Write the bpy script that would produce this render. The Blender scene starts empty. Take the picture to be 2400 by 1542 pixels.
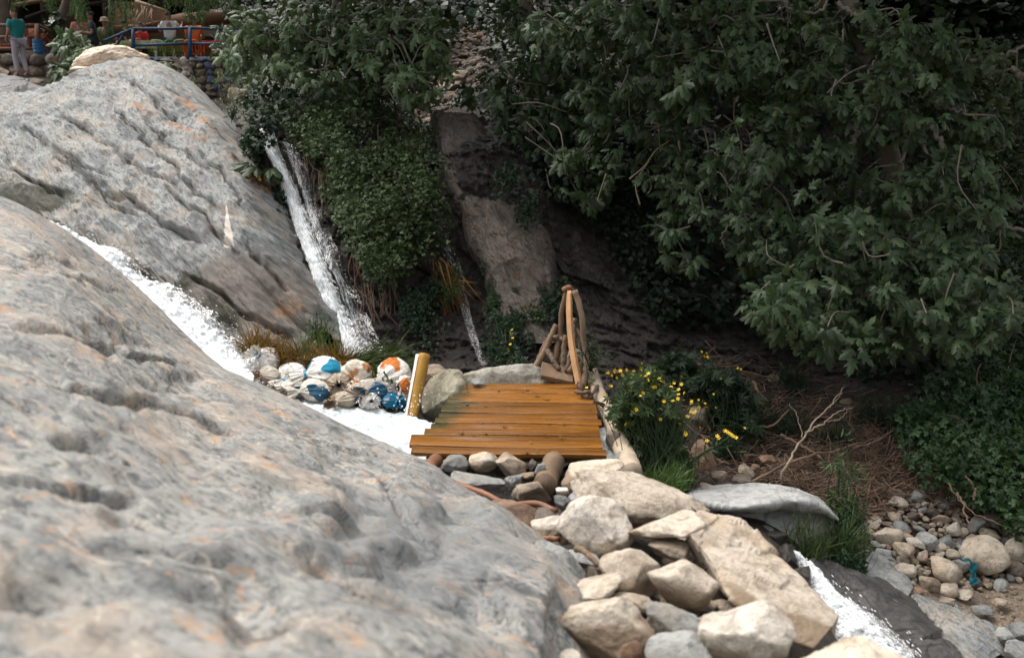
import bpy, bmesh, math, random
import numpy as np
from mathutils import Vector, Matrix

# ------------------------------------------------------------------ camera, sky, sun, exposure
F = 2333.3                      # focal length in photo pixels (35 mm on a 36 mm wide sensor)
PITCH = math.radians(16.05)
CZ = 3.04                       # camera height above the footbridge deck
CP, SP = math.cos(PITCH), math.sin(PITCH)
SC = bpy.context.scene
COL = SC.collection
cd = bpy.data.cameras.new('camera'); cam = bpy.data.objects.new('camera', cd); COL.objects.link(cam)
cam.location = (0, 0, CZ); cam.rotation_euler = (math.pi/2 - PITCH, 0, 0)
cd.lens = 35; cd.sensor_width = 36; cd.clip_start = 0.05; cd.clip_end = 1500
cd.dof.use_dof = True; cd.dof.focus_distance = 11.5; cd.dof.aperture_fstop = 2.0
SC.camera = cam
SUN_EL, SUN_AZ = math.radians(60), math.radians(-48)   # azimuth clockwise from +Y
w = bpy.data.worlds.new('World'); SC.world = w; w.use_nodes = True
wn = w.node_tree; wn.nodes.clear()
sky = wn.nodes.new('ShaderNodeTexSky'); sky.sky_type = 'NISHITA'; sky.sun_disc = False
sky.sun_elevation = SUN_EL; sky.sun_rotation = SUN_AZ; sky.air_density = 1.0; sky.dust_density = 4.0
bg = wn.nodes.new('ShaderNodeBackground'); bg.inputs[1].default_value = 0.15
wo = wn.nodes.new('ShaderNodeOutputWorld')
ov = wn.nodes.new('ShaderNodeHueSaturation'); ov.inputs['Saturation'].default_value = .16   # thin white overcast over the blue
wn.links.new(sky.outputs[0], ov.inputs['Color']); wn.links.new(ov.outputs[0], bg.inputs[0]); wn.links.new(bg.outputs[0], wo.inputs[0])
sl = bpy.data.lights.new('sun', 'SUN'); sl.energy = 1.1; sl.angle = math.radians(50); sl.color = (1, .93, .82)
so = bpy.data.objects.new('sun', sl); COL.objects.link(so)
sd = Vector((math.sin(SUN_AZ)*math.cos(SUN_EL), math.cos(SUN_AZ)*math.cos(SUN_EL), math.sin(SUN_EL)))
so.rotation_euler = sd.to_track_quat('Z', 'Y').to_euler(); so.location = sd*60
SC.view_settings.view_transform = 'Standard'; SC.view_settings.look = 'None'
SC.view_settings.gamma = 1; SC.view_settings.exposure = 1.12
SC.render.engine = 'CYCLES'
SC.cycles.use_denoising = True; SC.cycles.max_bounces = 6; SC.cycles.transparent_max_bounces = 24
SC.cycles.diffuse_bounces = 3

# ------------------------------------------------------------------ coordinates
def P(px, py, d):
    """point seen at photo pixel (px,py) at axial distance d"""
    px, py, d = np.asarray(px, float), np.asarray(py, float), np.asarray(d, float)
    u = (px-1200)/F; v = (771-py)/F
    return np.stack([d*u, d*(CP+v*SP), CZ+d*(v*CP-SP)], -1)
def depth_on(py, z): return (CZ-z)/(SP-((771-np.asarray(py, float))/F)*CP)
def G(px, py, z): return P(px, py, depth_on(py, z))
def M_(n, d): return n*d/F       # pixels to metres

# ------------------------------------------------------------------ numpy noise
_pr = np.random.RandomState(5)
_perm = np.concatenate([_pr.permutation(256)]*3)
_grad = _pr.normal(size=(256, 3)); _grad /= np.linalg.norm(_grad, axis=1)[:, None]
def perlin(p):
    p = np.asarray(p, float); i = np.floor(p).astype(int); f = p-i; i &= 255
    u = f*f*f*(f*(f*6-15)+10); out = 0
    for dx in (0, 1):
        for dy in (0, 1):
            for dz in (0, 1):
                h = _perm[_perm[_perm[i[..., 0]+dx]+i[..., 1]+dy]+i[..., 2]+dz] & 255
                g = _grad[h]; df = f-np.array([dx, dy, dz])
                wgt = (u[..., 0] if dx else 1-u[..., 0])*(u[..., 1] if dy else 1-u[..., 1])*(u[..., 2] if dz else 1-u[..., 2])
                out = out+wgt*(g*df).sum(-1)
    return out
def fbm(p, scale=1., octv=4, seed=0, rough=.5, ridged=False):
    p = np.asarray(p, float)*scale+seed*17.31; a, s, o = 1., 0., 0
    for k in range(octv):
        n = perlin(p*2**k+k*3.7)
        if ridged: n = .5-np.abs(n)*2
        o = o+a*n; s += a; a *= rough
    return o/s

def facets(p, scale, seed=0, tilt=.6):
    """broken-rock planes: every Voronoi cell gets its own offset and slant (about -1..1)"""
    q = np.asarray(p, float)*scale+seed*7.77; sh = q.shape[:-1]; q = q.reshape(-1, 3); i0 = np.floor(q).astype(int); best = np.full(len(q), 9.); out = np.zeros(len(q))
    for dx in (-1, 0, 1):
        for dy in (-1, 0, 1):
            for dz in (-1, 0, 1):
                c = i0+np.array([dx, dy, dz]); h = _perm[_perm[_perm[c[:, 0] & 255]+(c[:, 1] & 255)]+(c[:, 2] & 255)] & 255
                v = q-(c+.5+.45*_grad[h]); d = (v*v).sum(1); m = d < best; best[m] = d[m]
                out[m] = (_grad[(h[m]*7+3) & 255, 0]+tilt*(v[m]*_grad[(h[m]*13+5) & 255]).sum(1))
    return out.reshape(sh)
# ------------------------------------------------------------------ object helpers
def wloc(o):
    v = Vector(o.location)
    while o.parent: o = o.parent; v = v+Vector(o.location)
    return np.array(v)
def tag(o, label=None, cat=None, group=None, kind=None):
    if label: o['label'] = label
    if cat: o['category'] = cat
    if group: o['group'] = group
    if kind: o['kind'] = kind
    return o
def thing(name, loc, label, cat, group=None):
    o = bpy.data.objects.new(name, None); COL.objects.link(o); o.location = tuple(map(float, loc)); o.empty_display_size = .1
    return tag(o, label, cat, group)
def mk(name, V, Fc, mats, parent=None, smooth=True, uv=None, vary=None, mi=None, attrs=None):
    """link ONE mesh object from world-space vertices V and faces Fc (array or list of lists)"""
    V = np.asarray(V, float).reshape(-1, 3)
    if parent is not None: base = wloc(parent)
    else: base = np.array([(V[:, 0].min()+V[:, 0].max())/2, (V[:, 1].min()+V[:, 1].max())/2, V[:, 2].min()])
    me = bpy.data.meshes.new(name)
    if isinstance(Fc, np.ndarray):
        n, k = Fc.shape; flat = Fc.ravel(); tot = np.full(n, k)
    else:
        n = len(Fc); tot = np.array([len(f) for f in Fc]); flat = np.array([i for f in Fc for i in f])
    me.vertices.add(len(V)); me.vertices.foreach_set('co', (V-base).ravel().astype(np.float32))
    me.loops.add(len(flat)); me.loops.foreach_set('vertex_index', flat.astype(np.int32))
    me.polygons.add(n); st = np.concatenate([[0], np.cumsum(tot)[:-1]])
    me.polygons.foreach_set('loop_start', st.astype(np.int32)); me.polygons.foreach_set('loop_total', tot.astype(np.int32))
    for m in (mats if isinstance(mats, (list, tuple)) else [mats]): me.materials.append(m)
    if mi is not None: me.polygons.foreach_set('material_index', np.asarray(mi, np.int32))
    me.update(calc_edges=True)
    me.polygons.foreach_set('use_smooth', np.full(n, bool(smooth)))
    if uv is not None:
        l = me.uv_layers.new(name='UVMap'); l.data.foreach_set('uv', np.asarray(uv, np.float32)[flat].ravel())
    if vary is not None:
        a = me.attributes.new('vary', 'FLOAT', 'POINT'); a.data.foreach_set('value', np.asarray(vary, np.float32))
    for k, val in (attrs or {}).items():
        a = me.attributes.new(k, 'FLOAT', 'POINT'); a.data.foreach_set('value', np.asarray(val, np.float32))
    me.validate()
    o = bpy.data.objects.new(name, me); COL.objects.link(o)
    if parent is not None: o.parent = parent
    else: o.location = tuple(base)
    return o
class MB:
    """collects shapes for one mesh"""
    def __init__(s): s.V = []; s.F = []; s.n = 0
    def add(s, V, Fc):
        V = np.asarray(V, float).reshape(-1, 3); s.V.append(V); s.F += [[int(i)+s.n for i in f] for f in Fc]; s.n += len(V); return s
    def box(s, c, size, R=None, bev=0):
        hx, hy, hz = np.array(size)/2; b = bev
        if b:
            bm = bmesh.new(); bmesh.ops.create_cube(bm, size=1)
            for v in bm.verts: v.co = (v.co.x*2*hx, v.co.y*2*hy, v.co.z*2*hz)
            bmesh.ops.bevel(bm, geom=bm.edges[:], offset=b, segments=2, affect='EDGES', profile=.6)
            bm.verts.index_update()
            V = np.array([v.co[:] for v in bm.verts]); Fc = [[v.index for v in f.verts] for f in bm.faces]; bm.free()
        else:
            V = np.array([[x, y, z] for x in (-hx, hx) for y in (-hy, hy) for z in (-hz, hz)])
            Fc = [[0, 1, 3, 2], [4, 6, 7, 5], [0, 4, 5, 1], [2, 3, 7, 6], [0, 2, 6, 4], [1, 5, 7, 3]]
        if R is not None: V = V@np.array(R).T
        return s.add(V+np.array(c), Fc)
    def tube(s, pts, rad, n=8, cap=True, jit=0, seed=0):
        V, Fc = tube_arr(pts, rad, n, jit, seed)
        if cap:
            m = len(pts); Fc = Fc+[list(range(n))[::-1], [(m-1)*n+i for i in range(n)]]
        return s.add(V, Fc)
    def lathe(s, prof, c, n=20):
        V = []; Fc = []
        for r, z in prof:
            for i in range(n):
                a = 2*math.pi*i/n; V.append((r*math.cos(a), r*math.sin(a), z))
        for j in range(len(prof)-1):
            for i in range(n): Fc.append([j*n+i, j*n+(i+1) % n, (j+1)*n+(i+1) % n, (j+1)*n+i])
        Fc.append(list(range(n))[::-1]); Fc.append([(len(prof)-1)*n+i for i in range(n)])
        return s.add(np.array(V)+np.array(c), Fc)
    def build(s, name, mat, parent=None, smooth=False, **k): return mk(name, np.concatenate(s.V), s.F, mat, parent, smooth, **k)
def tube_arr(pts, rad, n=8, jit=0, seed=0):
    pts = np.asarray(pts, float); m = len(pts); rad = np.broadcast_to(np.asarray(rad, float), (m,))
    t = np.gradient(pts, axis=0); t /= np.linalg.norm(t, axis=1)[:, None]+1e-9
    up = np.array([0, 0, 1.]) if abs(t[0, 2]) < .9 else np.array([1., 0, 0])
    V = []; a = np.arange(n)*2*math.pi/n; rs = np.random.RandomState(seed)
    b = np.cross(t[0], up); b /= np.linalg.norm(b)
    for i in range(m):
        b = b-t[i]*b.dot(t[i]); b /= np.linalg.norm(b)+1e-9; c = np.cross(t[i], b)
        r = rad[i]*(1+jit*rs.normal(size=n)) if jit else rad[i]
        V.append(pts[i]+(np.cos(a)*r)[:, None]*b+(np.sin(a)*r)[:, None]*c)
    Fc = [[j*n+i, j*n+(i+1) % n, (j+1)*n+(i+1) % n, (j+1)*n+i] for j in range(m-1) for i in range(n)]
    return np.concatenate(V), Fc
def crom(pts, n):
    """smooth curve through pts, n samples by chord length"""
    pts = np.asarray(pts, float)
    if len(pts) == 2: return pts[0]+(pts[1]-pts[0])*np.linspace(0, 1, n)[:, None]
    s = np.concatenate([[0], np.cumsum(np.linalg.norm(np.diff(pts, axis=0), axis=1)+1e-6)]); s /= s[-1]
    m = np.gradient(pts, s, axis=0); q = np.linspace(0, 1, n)
    i = np.clip(np.searchsorted(s, q, 'right')-1, 0, len(pts)-2)
    h = (s[i+1]-s[i]); t = ((q-s[i])/h)[:, None]; h = h[:, None]
    return ((2*t**3-3*t**2+1)*pts[i]+(t**3-2*t**2+t)*h*m[i]+(-2*t**3+3*t**2)*pts[i+1]+(t**3-t**2)*h*m[i+1])
def loft(rows, nu, nv):
    """surface through rows of world points -> grid (nv,nu,3)"""
    R = np.stack([crom(r, nu) for r in rows])
    return np.stack([crom(R[:, j], nv) for j in range(nu)], 1) if len(rows) > 1 else R
def gridF(nv, nu, flip=False):
    i = np.arange(nv*nu).reshape(nv, nu)
    f = np.stack([i[:-1, :-1], i[:-1, 1:], i[1:, 1:], i[1:, :-1]], -1).reshape(-1, 4)
    return f[:, ::-1] if flip else f
def gridN(g):
    a = np.gradient(g, axis=1); b = np.gradient(g, axis=0); n = np.cross(a, b)
    n /= np.linalg.norm(n, axis=-1)[..., None]+1e-9
    if n[g.shape[0]//2, g.shape[1]//2].dot(g[g.shape[0]//2, g.shape[1]//2]-np.array([0, 0, CZ])) > 0: n = -n
    return n
def gridUV(nv, nu):
    v, u = np.meshgrid(np.linspace(0, 1, nv), np.linspace(0, 1, nu), indexing='ij'); return np.stack([u, v], -1).reshape(-1, 2)
def PR(row): return P([p[0] for p in row], [p[1] for p in row], [p[2] for p in row])

# ------------------------------------------------------------------ material helper
class NB:
    def __init__(s, name):
        s.m = bpy.data.materials.new(name); s.m.use_nodes = True; s.t = s.m.node_tree; s.t.nodes.clear()
        s.out = s.t.nodes.new('ShaderNodeOutputMaterial'); s.tc = s.t.nodes.new('ShaderNodeTexCoord'); s.P = None
    def n(s, typ, **k):
        x = s.t.nodes.new('ShaderNode'+typ)
        for a, b in k.items(): setattr(x, a, b)
        return x
    def set(s, sock, val):
        if isinstance(val, bpy.types.NodeSocket): s.t.links.new(val, sock)
        else: sock.default_value = val if not isinstance(val, tuple) or len(val) != 3 or sock.type == 'VECTOR' else (*val, 1)
    def obj(s, rnd=False):
        if not rnd: return s.tc.outputs['Object']
        oi = s.n('ObjectInfo'); a = s.n('VectorMath', operation='MULTIPLY_ADD')
        s.set(a.inputs[0], oi.outputs['Random']); a.inputs[1].default_value = (31, 17, 53); s.set(a.inputs[2], s.tc.outputs['Object']); return a.outputs[0]
    def rand(s): return s.n('ObjectInfo').outputs['Random']
    def attr(s, nm): return s.n('Attribute', attribute_name=nm).outputs['Fac']
    def map(s, vec, scale=(1, 1, 1), rot=(0, 0, 0), loc=(0, 0, 0)):
        if any(rot):
            r = s.n('Mapping'); s.set(r.inputs[0], vec); r.inputs[2].default_value = tuple(math.radians(a) for a in rot); vec = r.outputs[0]
        x = s.n('Mapping'); s.set(x.inputs[0], vec); x.inputs[1].default_value = loc; x.inputs[3].default_value = scale; return x.outputs[0]
    def noise(s, vec, scale, detail=5, rough=.55, dist=0):
        x = s.n('TexNoise'); s.set(x.inputs['Vector'], vec); x.inputs['Scale'].default_value = scale; x.inputs['Detail'].default_value = detail
        x.inputs['Roughness'].default_value = rough; x.inputs['Distortion'].default_value = dist; return x.outputs[0]
    def vor(s, vec, scale, feature='F1', out=0, rnd=1):
        x = s.n('TexVoronoi', feature=feature); s.set(x.inputs['Vector'], vec); x.inputs['Scale'].default_value = scale
        x.inputs['Randomness'].default_value = rnd; return x.outputs[out]
    def ramp(s, fac, stops, interp='LINEAR'):
        x = s.n('ValToRGB'); s.set(x.inputs[0], fac); e = x.color_ramp; e.interpolation = interp
        while len(e.elements) < len(stops): e.elements.new(.5)
        for q, (p, c) in zip(e.elements, stops):
            q.position = p; q.color = (*c, 1) if isinstance(c, tuple) else (c, c, c, 1)
        return x.outputs[0]
    def mix(s, fac, a, b, mode='MIX'):
        x = s.n('MixRGB', blend_type=mode); s.set(x.inputs[0], fac); s.set(x.inputs[1], a); s.set(x.inputs[2], b); return x.outputs[0]
    def math(s, op, a, b=0., clamp=False):
        x = s.n('Math', operation=op, use_clamp=clamp); s.set(x.inputs[0], a); s.set(x.inputs[1], b); return x.outputs[0]
    def bump(s, h, strength=.4, dist=.02, prev=None):
        x = s.n('Bump'); x.inputs['Strength'].default_value = strength; x.inputs['Distance'].default_value = dist
        s.set(x.inputs['Height'], h)
        if prev is not None: s.set(x.inputs['Normal'], prev)
        return x.outputs[0]
    def bsdf(s, color, rough=.8, normal=None, **k):
        b = s.n('BsdfPrincipled'); s.set(b.inputs['Base Color'], color); s.set(b.inputs['Roughness'], rough)
        if normal is not None: s.set(b.inputs['Normal'], normal)
        for a, v in k.items(): s.set(b.inputs[a.replace('_', ' ')], v)
        s.P = b; return b.outputs[0]
    def done(s, sh): s.t.links.new(sh, s.out.inputs[0]); return s.m
def flat(name, col, rough=.7, var=.15, scale=30, **k):
    b = NB(name); v = b.noise(b.obj(), scale, 4)
    c = b.mix(b.ramp(v, [(.3, 0.), (.7, 1.)]), tuple(x*(1-var) for x in col), tuple(min(1, x*(1+var)) for x in col))
    return b.done(b.bsdf(c, rough, b.bump(v, .15, .01), **k))
# ------------------------------------------------------------------ materials
def rock_mat(name, light, mid, dark, stain, rot=(0, 0, 0), stretch=(1, 1, 4), sc=1.0, stain_amt=.5, rough=.82, bump=.5, rnd=False, crack=.6, vein=None, attr=None, lines=.6, tan=None):
    """layered rock: stretched foliation, blotches, stains, cracks"""
    b = NB(name); o = b.obj(rnd)
    m = b.map(o, stretch, rot)
    big = b.noise(o, .55*sc, 3, .5)
    fol = b.noise(m, 1.7*sc, 10, .72, .25)
    fine = b.noise(m, 9*sc, 7, .7, .3)
    c = b.ramp(fol, [(.36, dark), (.46, mid), (.56, light)])
    c = b.mix(b.ramp(big, [(.38, 0.), (.66, .45)]), c, mid)
    c = b.mix(b.ramp(fine, [(.40, .8), (.49, 0.)]), c, dark)
    if tan is not None: c = b.mix(b.ramp(b.noise(b.map(o, (.7, 1, 1.8), rot), 1.15*sc, 7, .65, .3), [(.50, 0.), (.60, .65)]), c, tan)
    ln_ = b.noise(b.map(o, (stretch[0]*.8, stretch[1], stretch[2]*2.1), rot), 1.9*sc, 6, .65, .4)
    c = b.mix(b.ramp(ln_, [(.455, 0.), (.48, lines), (.505, 0.)]), c, tuple(q*.8 for q in dark))
    gash = b.noise(b.map(o, tuple(q*.7 for q in stretch), rot), 3.1*sc, 5, .65, .5)
    c = b.mix(b.ramp(gash, [(.30, .9), (.37, 0.)]), c, tuple(q*.6 for q in dark))
    c = b.mix(b.ramp(b.noise(o, 1.1*sc, 5, .6), [(.54, 0.), (.66, .5)]), c, tuple(np.array(mid)*(.72, .76, .80)))
    st = b.noise(b.map(o, (.7, 1.2, 2.4), rot), 3.2*sc, 7, .7, .4)
    sm = b.ramp(st, [(.59, 0.), (.61, stain_amt)])
    c = b.mix(sm, c, stain)
    if vein is not None:
        vn = b.noise(m, .9*sc, 4, .5, 1.2)
        c = b.mix(b.ramp(vn, [(.492, 0.), (.5, .75), (.508, 0.)]), c, vein)
    if attr is not None:
        for nm, col, amt in attr:
            a = b.math('MULTIPLY', b.math('ADD', b.attr(nm), b.math('MULTIPLY', b.math('SUBTRACT', fine, .5), 2.2)), 1.)
            a = b.math('MULTIPLY', b.ramp(a, [(.35, 0.), (.62, 1.)]), amt); c = b.mix(a, c, col)
    if rnd:
        c = b.mix(.55, c, b.mix(b.rand(), (.75, .72, .68), (1.25, 1.22, 1.15)), 'MULTIPLY')
    vo = b.vor(b.map(o, stretch, rot), 1.6*sc, 'DISTANCE_TO_EDGE')
    ck = b.ramp(vo, [(0., 0.), (.05, 1.)])
    h = b.math('ADD', b.math('MULTIPLY', fol, 1.), b.math('MULTIPLY', fine, .45))
    h = b.math('ADD', h, b.math('MULTIPLY', ck, .22*crack)); h = b.math('ADD', h, b.math('MULTIPLY', b.ramp(gash, [(.30, 0.), (.38, 1.)]), .5))
    nrm = b.bump(h, bump, .06)
    nrm = b.bump(b.noise(o, 60*sc, 3, .7), .25, .004, nrm)
    return b.done(b.bsdf(c, rough, nrm))

M = {}
M['bedrock'] = rock_mat('grey_bedrock', (.365, .352, .325), (.285, .282, .268), (.09, .095, .095), (.46, .28, .16), rot=(0, -20, 25), stretch=(.9, 1.3, 1.9), sc=2.1, stain_amt=.62, bump=.75, lines=.5, tan=(.43, .355, .285), vein=(.6, .52, .42), attr=[('blue', (.17, .18, .183), .6), ('pit', (.075, .075, .072), .8)])
M['boulder'] = rock_mat('layered_grey_rock', (.34, .345, .33), (.25, .26, .255), (.085, .088, .088), (.36, .22, .12), rot=(0, -40, 0), stretch=(.32, .9, 2.3), sc=1.9, stain_amt=.40, bump=.75, lines=.7, crack=.25, tan=(.37, .315, .26),
                        attr=[('brown', (.14, .105, .08), .65), ('rust', (.36, .19, .09), .7), ('pit', (.065, .05, .038), .9), ('moss', (.035, .036, .018), .85), ('white', (.75, .66, .58), .95)])
M['slab'] = rock_mat('brown_slab_rock', (.25, .20, .165), (.165, .135, .115), (.045, .037, .032), (.2, .1, .05), rot=(0, -50, 0), stretch=(.8, 1, 2.4), sc=2.0, stain_amt=.5, bump=.9)
M['grey_slab'] = rock_mat('smooth_grey_rock', (.44, .435, .415), (.38, .38, .37), (.24, .24, .235), (.4, .36, .3), sc=.45, stain_amt=.15, bump=.12, crack=.2)
M['cream'] = rock_mat('cream_rock', (.78, .66, .54), (.66, .52, .40), (.30, .22, .15), (.5, .34, .2), rot=(0, 15, 0), stretch=(1, 1, 2.5), sc=1.5, stain_amt=.4, bump=.6, crack=.4)
def stone_mat(name, light, mid, dark, sc=1.6, speck=.35, foot=None):
    b = NB(name); o = b.obj(True)
    n1 = b.noise(o, 3.2*sc, 6, .6, .4); n2 = b.noise(o, 22*sc, 5, .7); n3 = b.noise(o, 90*sc, 2, .6)
    c = b.ramp(n1, [(.3, dark), (.48, mid), (.66, light)])
    c = b.mix(b.ramp(n2, [(.36, speck), (.5, 0.)]), c, tuple(x*.35 for x in mid))
    c = b.mix(b.ramp(n3, [(.3, .35), (.45, 0.)]), c, (.05, .045, .04))
    c = b.mix(b.ramp(b.noise(o, 1.4*sc, 4, .5), [(.55, 0.), (.7, .5)]), c, tuple(np.array(mid)*(.9, .74, .55)))
    c = b.mix(.5, c, b.mix(b.rand(), (.72, .71, .70), (1.22, 1.2, 1.16)), 'MULTIPLY')
    if foot is not None: c = b.mix(b.math('MULTIPLY', b.ramp(b.math('ADD', b.attr('dirt_shade'), b.math('MULTIPLY', b.math('SUBTRACT', n1, .5), .7)), [(.42, 0.), (.58, 1.)]), .85), c, foot)
    c = b.mix(b.ramp(b.noise(o, 6*sc, 8, .75, .8), [(.40, .6), (.5, 0.)]), c, tuple(np.array(dark)*.6))
    h = b.math('ADD', b.math('MULTIPLY', n1, .8), b.math('MULTIPLY', n2, .7))
    return b.done(b.bsdf(c, .85, b.bump(n3, .3, .003, b.bump(h, .8, .03))))
M['stone_beige'] = stone_mat('pale_beige_stone', (.64, .555, .46), (.54, .46, .37), (.34, .27, .195), foot=(.20, .135, .08))
M['stone_white'] = stone_mat('whitish_stone', (.68, .625, .55), (.59, .53, .455), (.40, .34, .275), foot=(.22, .16, .10))
M['stone_grey'] = stone_mat('blue_grey_stone', (.37, .37, .355), (.28, .285, .275), (.15, .152, .15), speck=.25)
M['stone_tan'] = stone_mat('tan_stone', (.45, .37, .28), (.32, .255, .19), (.15, .115, .085))
M['stone_dark'] = stone_mat('dark_brown_stone', (.20, .165, .135), (.14, .11, .09), (.06, .05, .04))
M['stone_rust'] = stone_mat('rusty_stone', (.36, .22, .14), (.24, .15, .10), (.11, .07, .05))
M['granite'] = stone_mat('speckled_granite', (.60, .565, .49), (.49, .465, .40), (.30, .29, .22), sc=1.2, speck=.55)
M['mossgranite'] = stone_mat('mossy_granite', (.40, .37, .28), (.30, .275, .20), (.15, .145, .09), sc=1.2, speck=.5)
def wet_mat(name, a, c2, rough=.3, sc=1., stretch=(1, 1, .5), rot=(0, 0, 0), bump=.9):
    b = NB(name); o = b.map(b.obj(), stretch, rot)
    n1 = b.noise(o, 2.2*sc, 8, .65, .4); n2 = b.noise(o, 11*sc, 6, .7)
    c = b.mix(b.ramp(n1, [(.35, 0.), (.65, 1.)]), a, c2)
    h = b.math('ADD', n1, b.math('MULTIPLY', n2, .5))
    h = b.math('ADD', h, b.math('MULTIPLY', b.ramp(b.vor(o, 3*sc, 'DISTANCE_TO_EDGE'), [(0., 0.), (.08, 1.)]), .2))
    return b.done(b.bsdf(c, b.ramp(n2, [(.35, rough*.7), (.7, min(1, rough*1.6))]), b.bump(h, bump, .08)))
M['wet'] = wet_mat('wet_black_rock', (.022, .019, .016), (.075, .062, .052), .36)
# terrain: wet cliff / dark earth / gravel, chosen by real ground zones
b = NB('cliff_and_ground'); o = b.obj()
n1 = b.noise(b.map(o, (.6, 1, 1.8), (0, -60, 0)), 1.9, 10, .7, .6); n2 = b.noise(o, 12, 6, .7); n3 = b.noise(o, 45, 4, .7)
rockc = b.ramp(n1, [(.34, (.011, .0095, .008)), (.48, (.052, .043, .037)), (.66, (.12, .098, .083))])
rockc = b.mix(b.ramp(n2, [(.38, .8), (.49, 0.)]), rockc, (.008, .007, .006)); rockc = b.mix(b.ramp(n3, [(.56, 0.), (.66, .55)]), rockc, (.085, .070, .060))
rockc = b.mix(b.ramp(b.noise(o, 3, 5, .6), [(.58, 0.), (.68, .6)]), rockc, (.045, .030, .02))
soil = b.ramp(n2, [(.3, (.012, .008, .005)), (.5, (.036, .024, .016)), (.72, (.085, .058, .038))])
soil = b.mix(b.ramp(n3, [(.55, 0.), (.68, .6)]), soil, (.22, .17, .13))
grav = b.ramp(n2, [(.3, (.20, .14, .10)), (.5, (.32, .245, .18)), (.7, (.46, .37, .29))])
grav = b.mix(b.ramp(n3, [(.36, .7), (.5, 0.)]), grav, (.13, .095, .07))
sm = b.ramp(b.math('ADD', b.attr('soil'), b.math('MULTIPLY', b.math('SUBTRACT', n2, .5), .8)), [(.4, 0.), (.6, 1.)])
gm = b.ramp(b.math('ADD', b.attr('gravel'), b.math('MULTIPLY', b.math('SUBTRACT', n2, .5), .8)), [(.4, 0.), (.6, 1.)])
c = b.mix(gm, b.mix(sm, rockc, soil), grav)
chip = b.ramp(b.vor(b.map(o, (.7, 1, 1.6), (0, -60, 0)), 9, 'DISTANCE_TO_EDGE'), [(0., 0.), (.12, 1.)])
h = b.math('ADD', n1, b.math('MULTIPLY', n2, .8)); h = b.math('ADD', h, b.math('MULTIPLY', n3, .25)); h = b.math('ADD', h, b.math('MULTIPLY', chip, .10))
rg = b.math('ADD', b.math('MULTIPLY', b.math('MAXIMUM', sm, gm), .5), b.ramp(n3, [(.35, .18), (.6, .6)]), True)
M['terrain'] = b.done(b.bsdf(c, rg, b.bump(h, .95, .1)))
M['skyblock'] = flat('unseen_sky_blocker', (.035, .045, .022), .95, .5, .8)
M['earth'] = flat('packed_earth', (.16, .115, .08), .95, .35, 8)
# water
def water_mat(name, lo, hi, sx, sy, uramp=None, frame=(.9, .93, .95), detail=6, dark=None):
    b = NB(name); uv = b.tc.outputs['UV']
    n = b.noise(b.map(uv, (sx, sy, 1)), 1, detail, .7, .6); n2 = b.noise(b.map(uv, (sx*4, sy*3.2, 1)), 1, 4, .7)
    k = b.math('ADD', b.math('MULTIPLY', n, .65), b.math('MULTIPLY', n2, .35))
    if uramp is not None:
        sp = b.n('SeparateXYZ'); b.set(sp.inputs[0], uv)
        k = b.math('ADD', k, b.math('SUBTRACT', b.ramp(sp.outputs[0], uramp), .5))
    a = b.ramp(k, [(lo-.05, 0.), ((lo+hi)/2, .45), (hi+.07, 1.)])
    white = b.bsdf(b.mix(b.ramp(n2, [(.35, 0.), (.55, 1.)]), (.80, .82, .83), frame), .7, b.bump(k, .25, .015), Specular_IOR_Level=.2)
    tr = b.n('BsdfTransparent'); gl = b.n('BsdfGlossy'); gl.inputs['Roughness'].default_value = .12
    b.set(gl.inputs['Normal'], b.bump(k, .8, .04)); fr = b.n('Fresnel'); fr.inputs[0].default_value = 1.33
    thin = b.n('MixShader'); b.set(thin.inputs[0], b.math('MULTIPLY', fr.outputs[0], .45)); b.set(thin.inputs[1], tr.outputs[0]); b.set(thin.inputs[2], gl.outputs[0])
    mx = b.n('MixShader'); b.set(mx.inputs[0], a); b.set(mx.inputs[1], thin.outputs[0]); b.set(mx.inputs[2], white)
    return b.done(mx.outputs[0])
M['fall'] = water_mat('falling_water', .43, .55, 16, 34, [(0., .25), (.10, .56), (.55, .58), (.80, .50), (.93, .42), (1., .15)])
M['veil'] = water_mat('lacy_falling_veil', .52, .62, 15, 20, [(0., .35), (.2, .52), (.6, .48), (1., .2)])
M['trickle'] = water_mat('thin_falling_water', .54, .66, 16, 30, [(0., .2), (.3, .50), (.6, .46), (1., .2)])
M['chute'] = water_mat('rushing_white_water', .42, .54, 22, 44, [(0., .80), (.55, .70), (.75, .54), (.93, .40), (1., .15)])
M['lower'] = water_mat('lower_white_water', .50, .60, 16, 40, [(0., .5), (.2, .62), (.6, .60), (.85, .46), (1., .2)])
b = NB('pool_foam'); o = b.obj(); n = b.noise(o, 5, 8, .7, .5); n2 = b.noise(o, 30, 5, .7)
c = b.ramp(b.math('ADD', b.math('MULTIPLY', n, .6), b.math('MULTIPLY', n2, .4)), [(.36, (.30, .36, .38)), (.46, (.60, .65, .67)), (.58, (.82, .84, .85))])
M['foam'] = b.done(b.bsdf(c, .6, b.bump(b.math('ADD', n, b.math('MULTIPLY', n2, .5)), .5, .05)))
M['drop'] = flat('white_spray', (.9, .92, .94), .3, .03)
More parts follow.
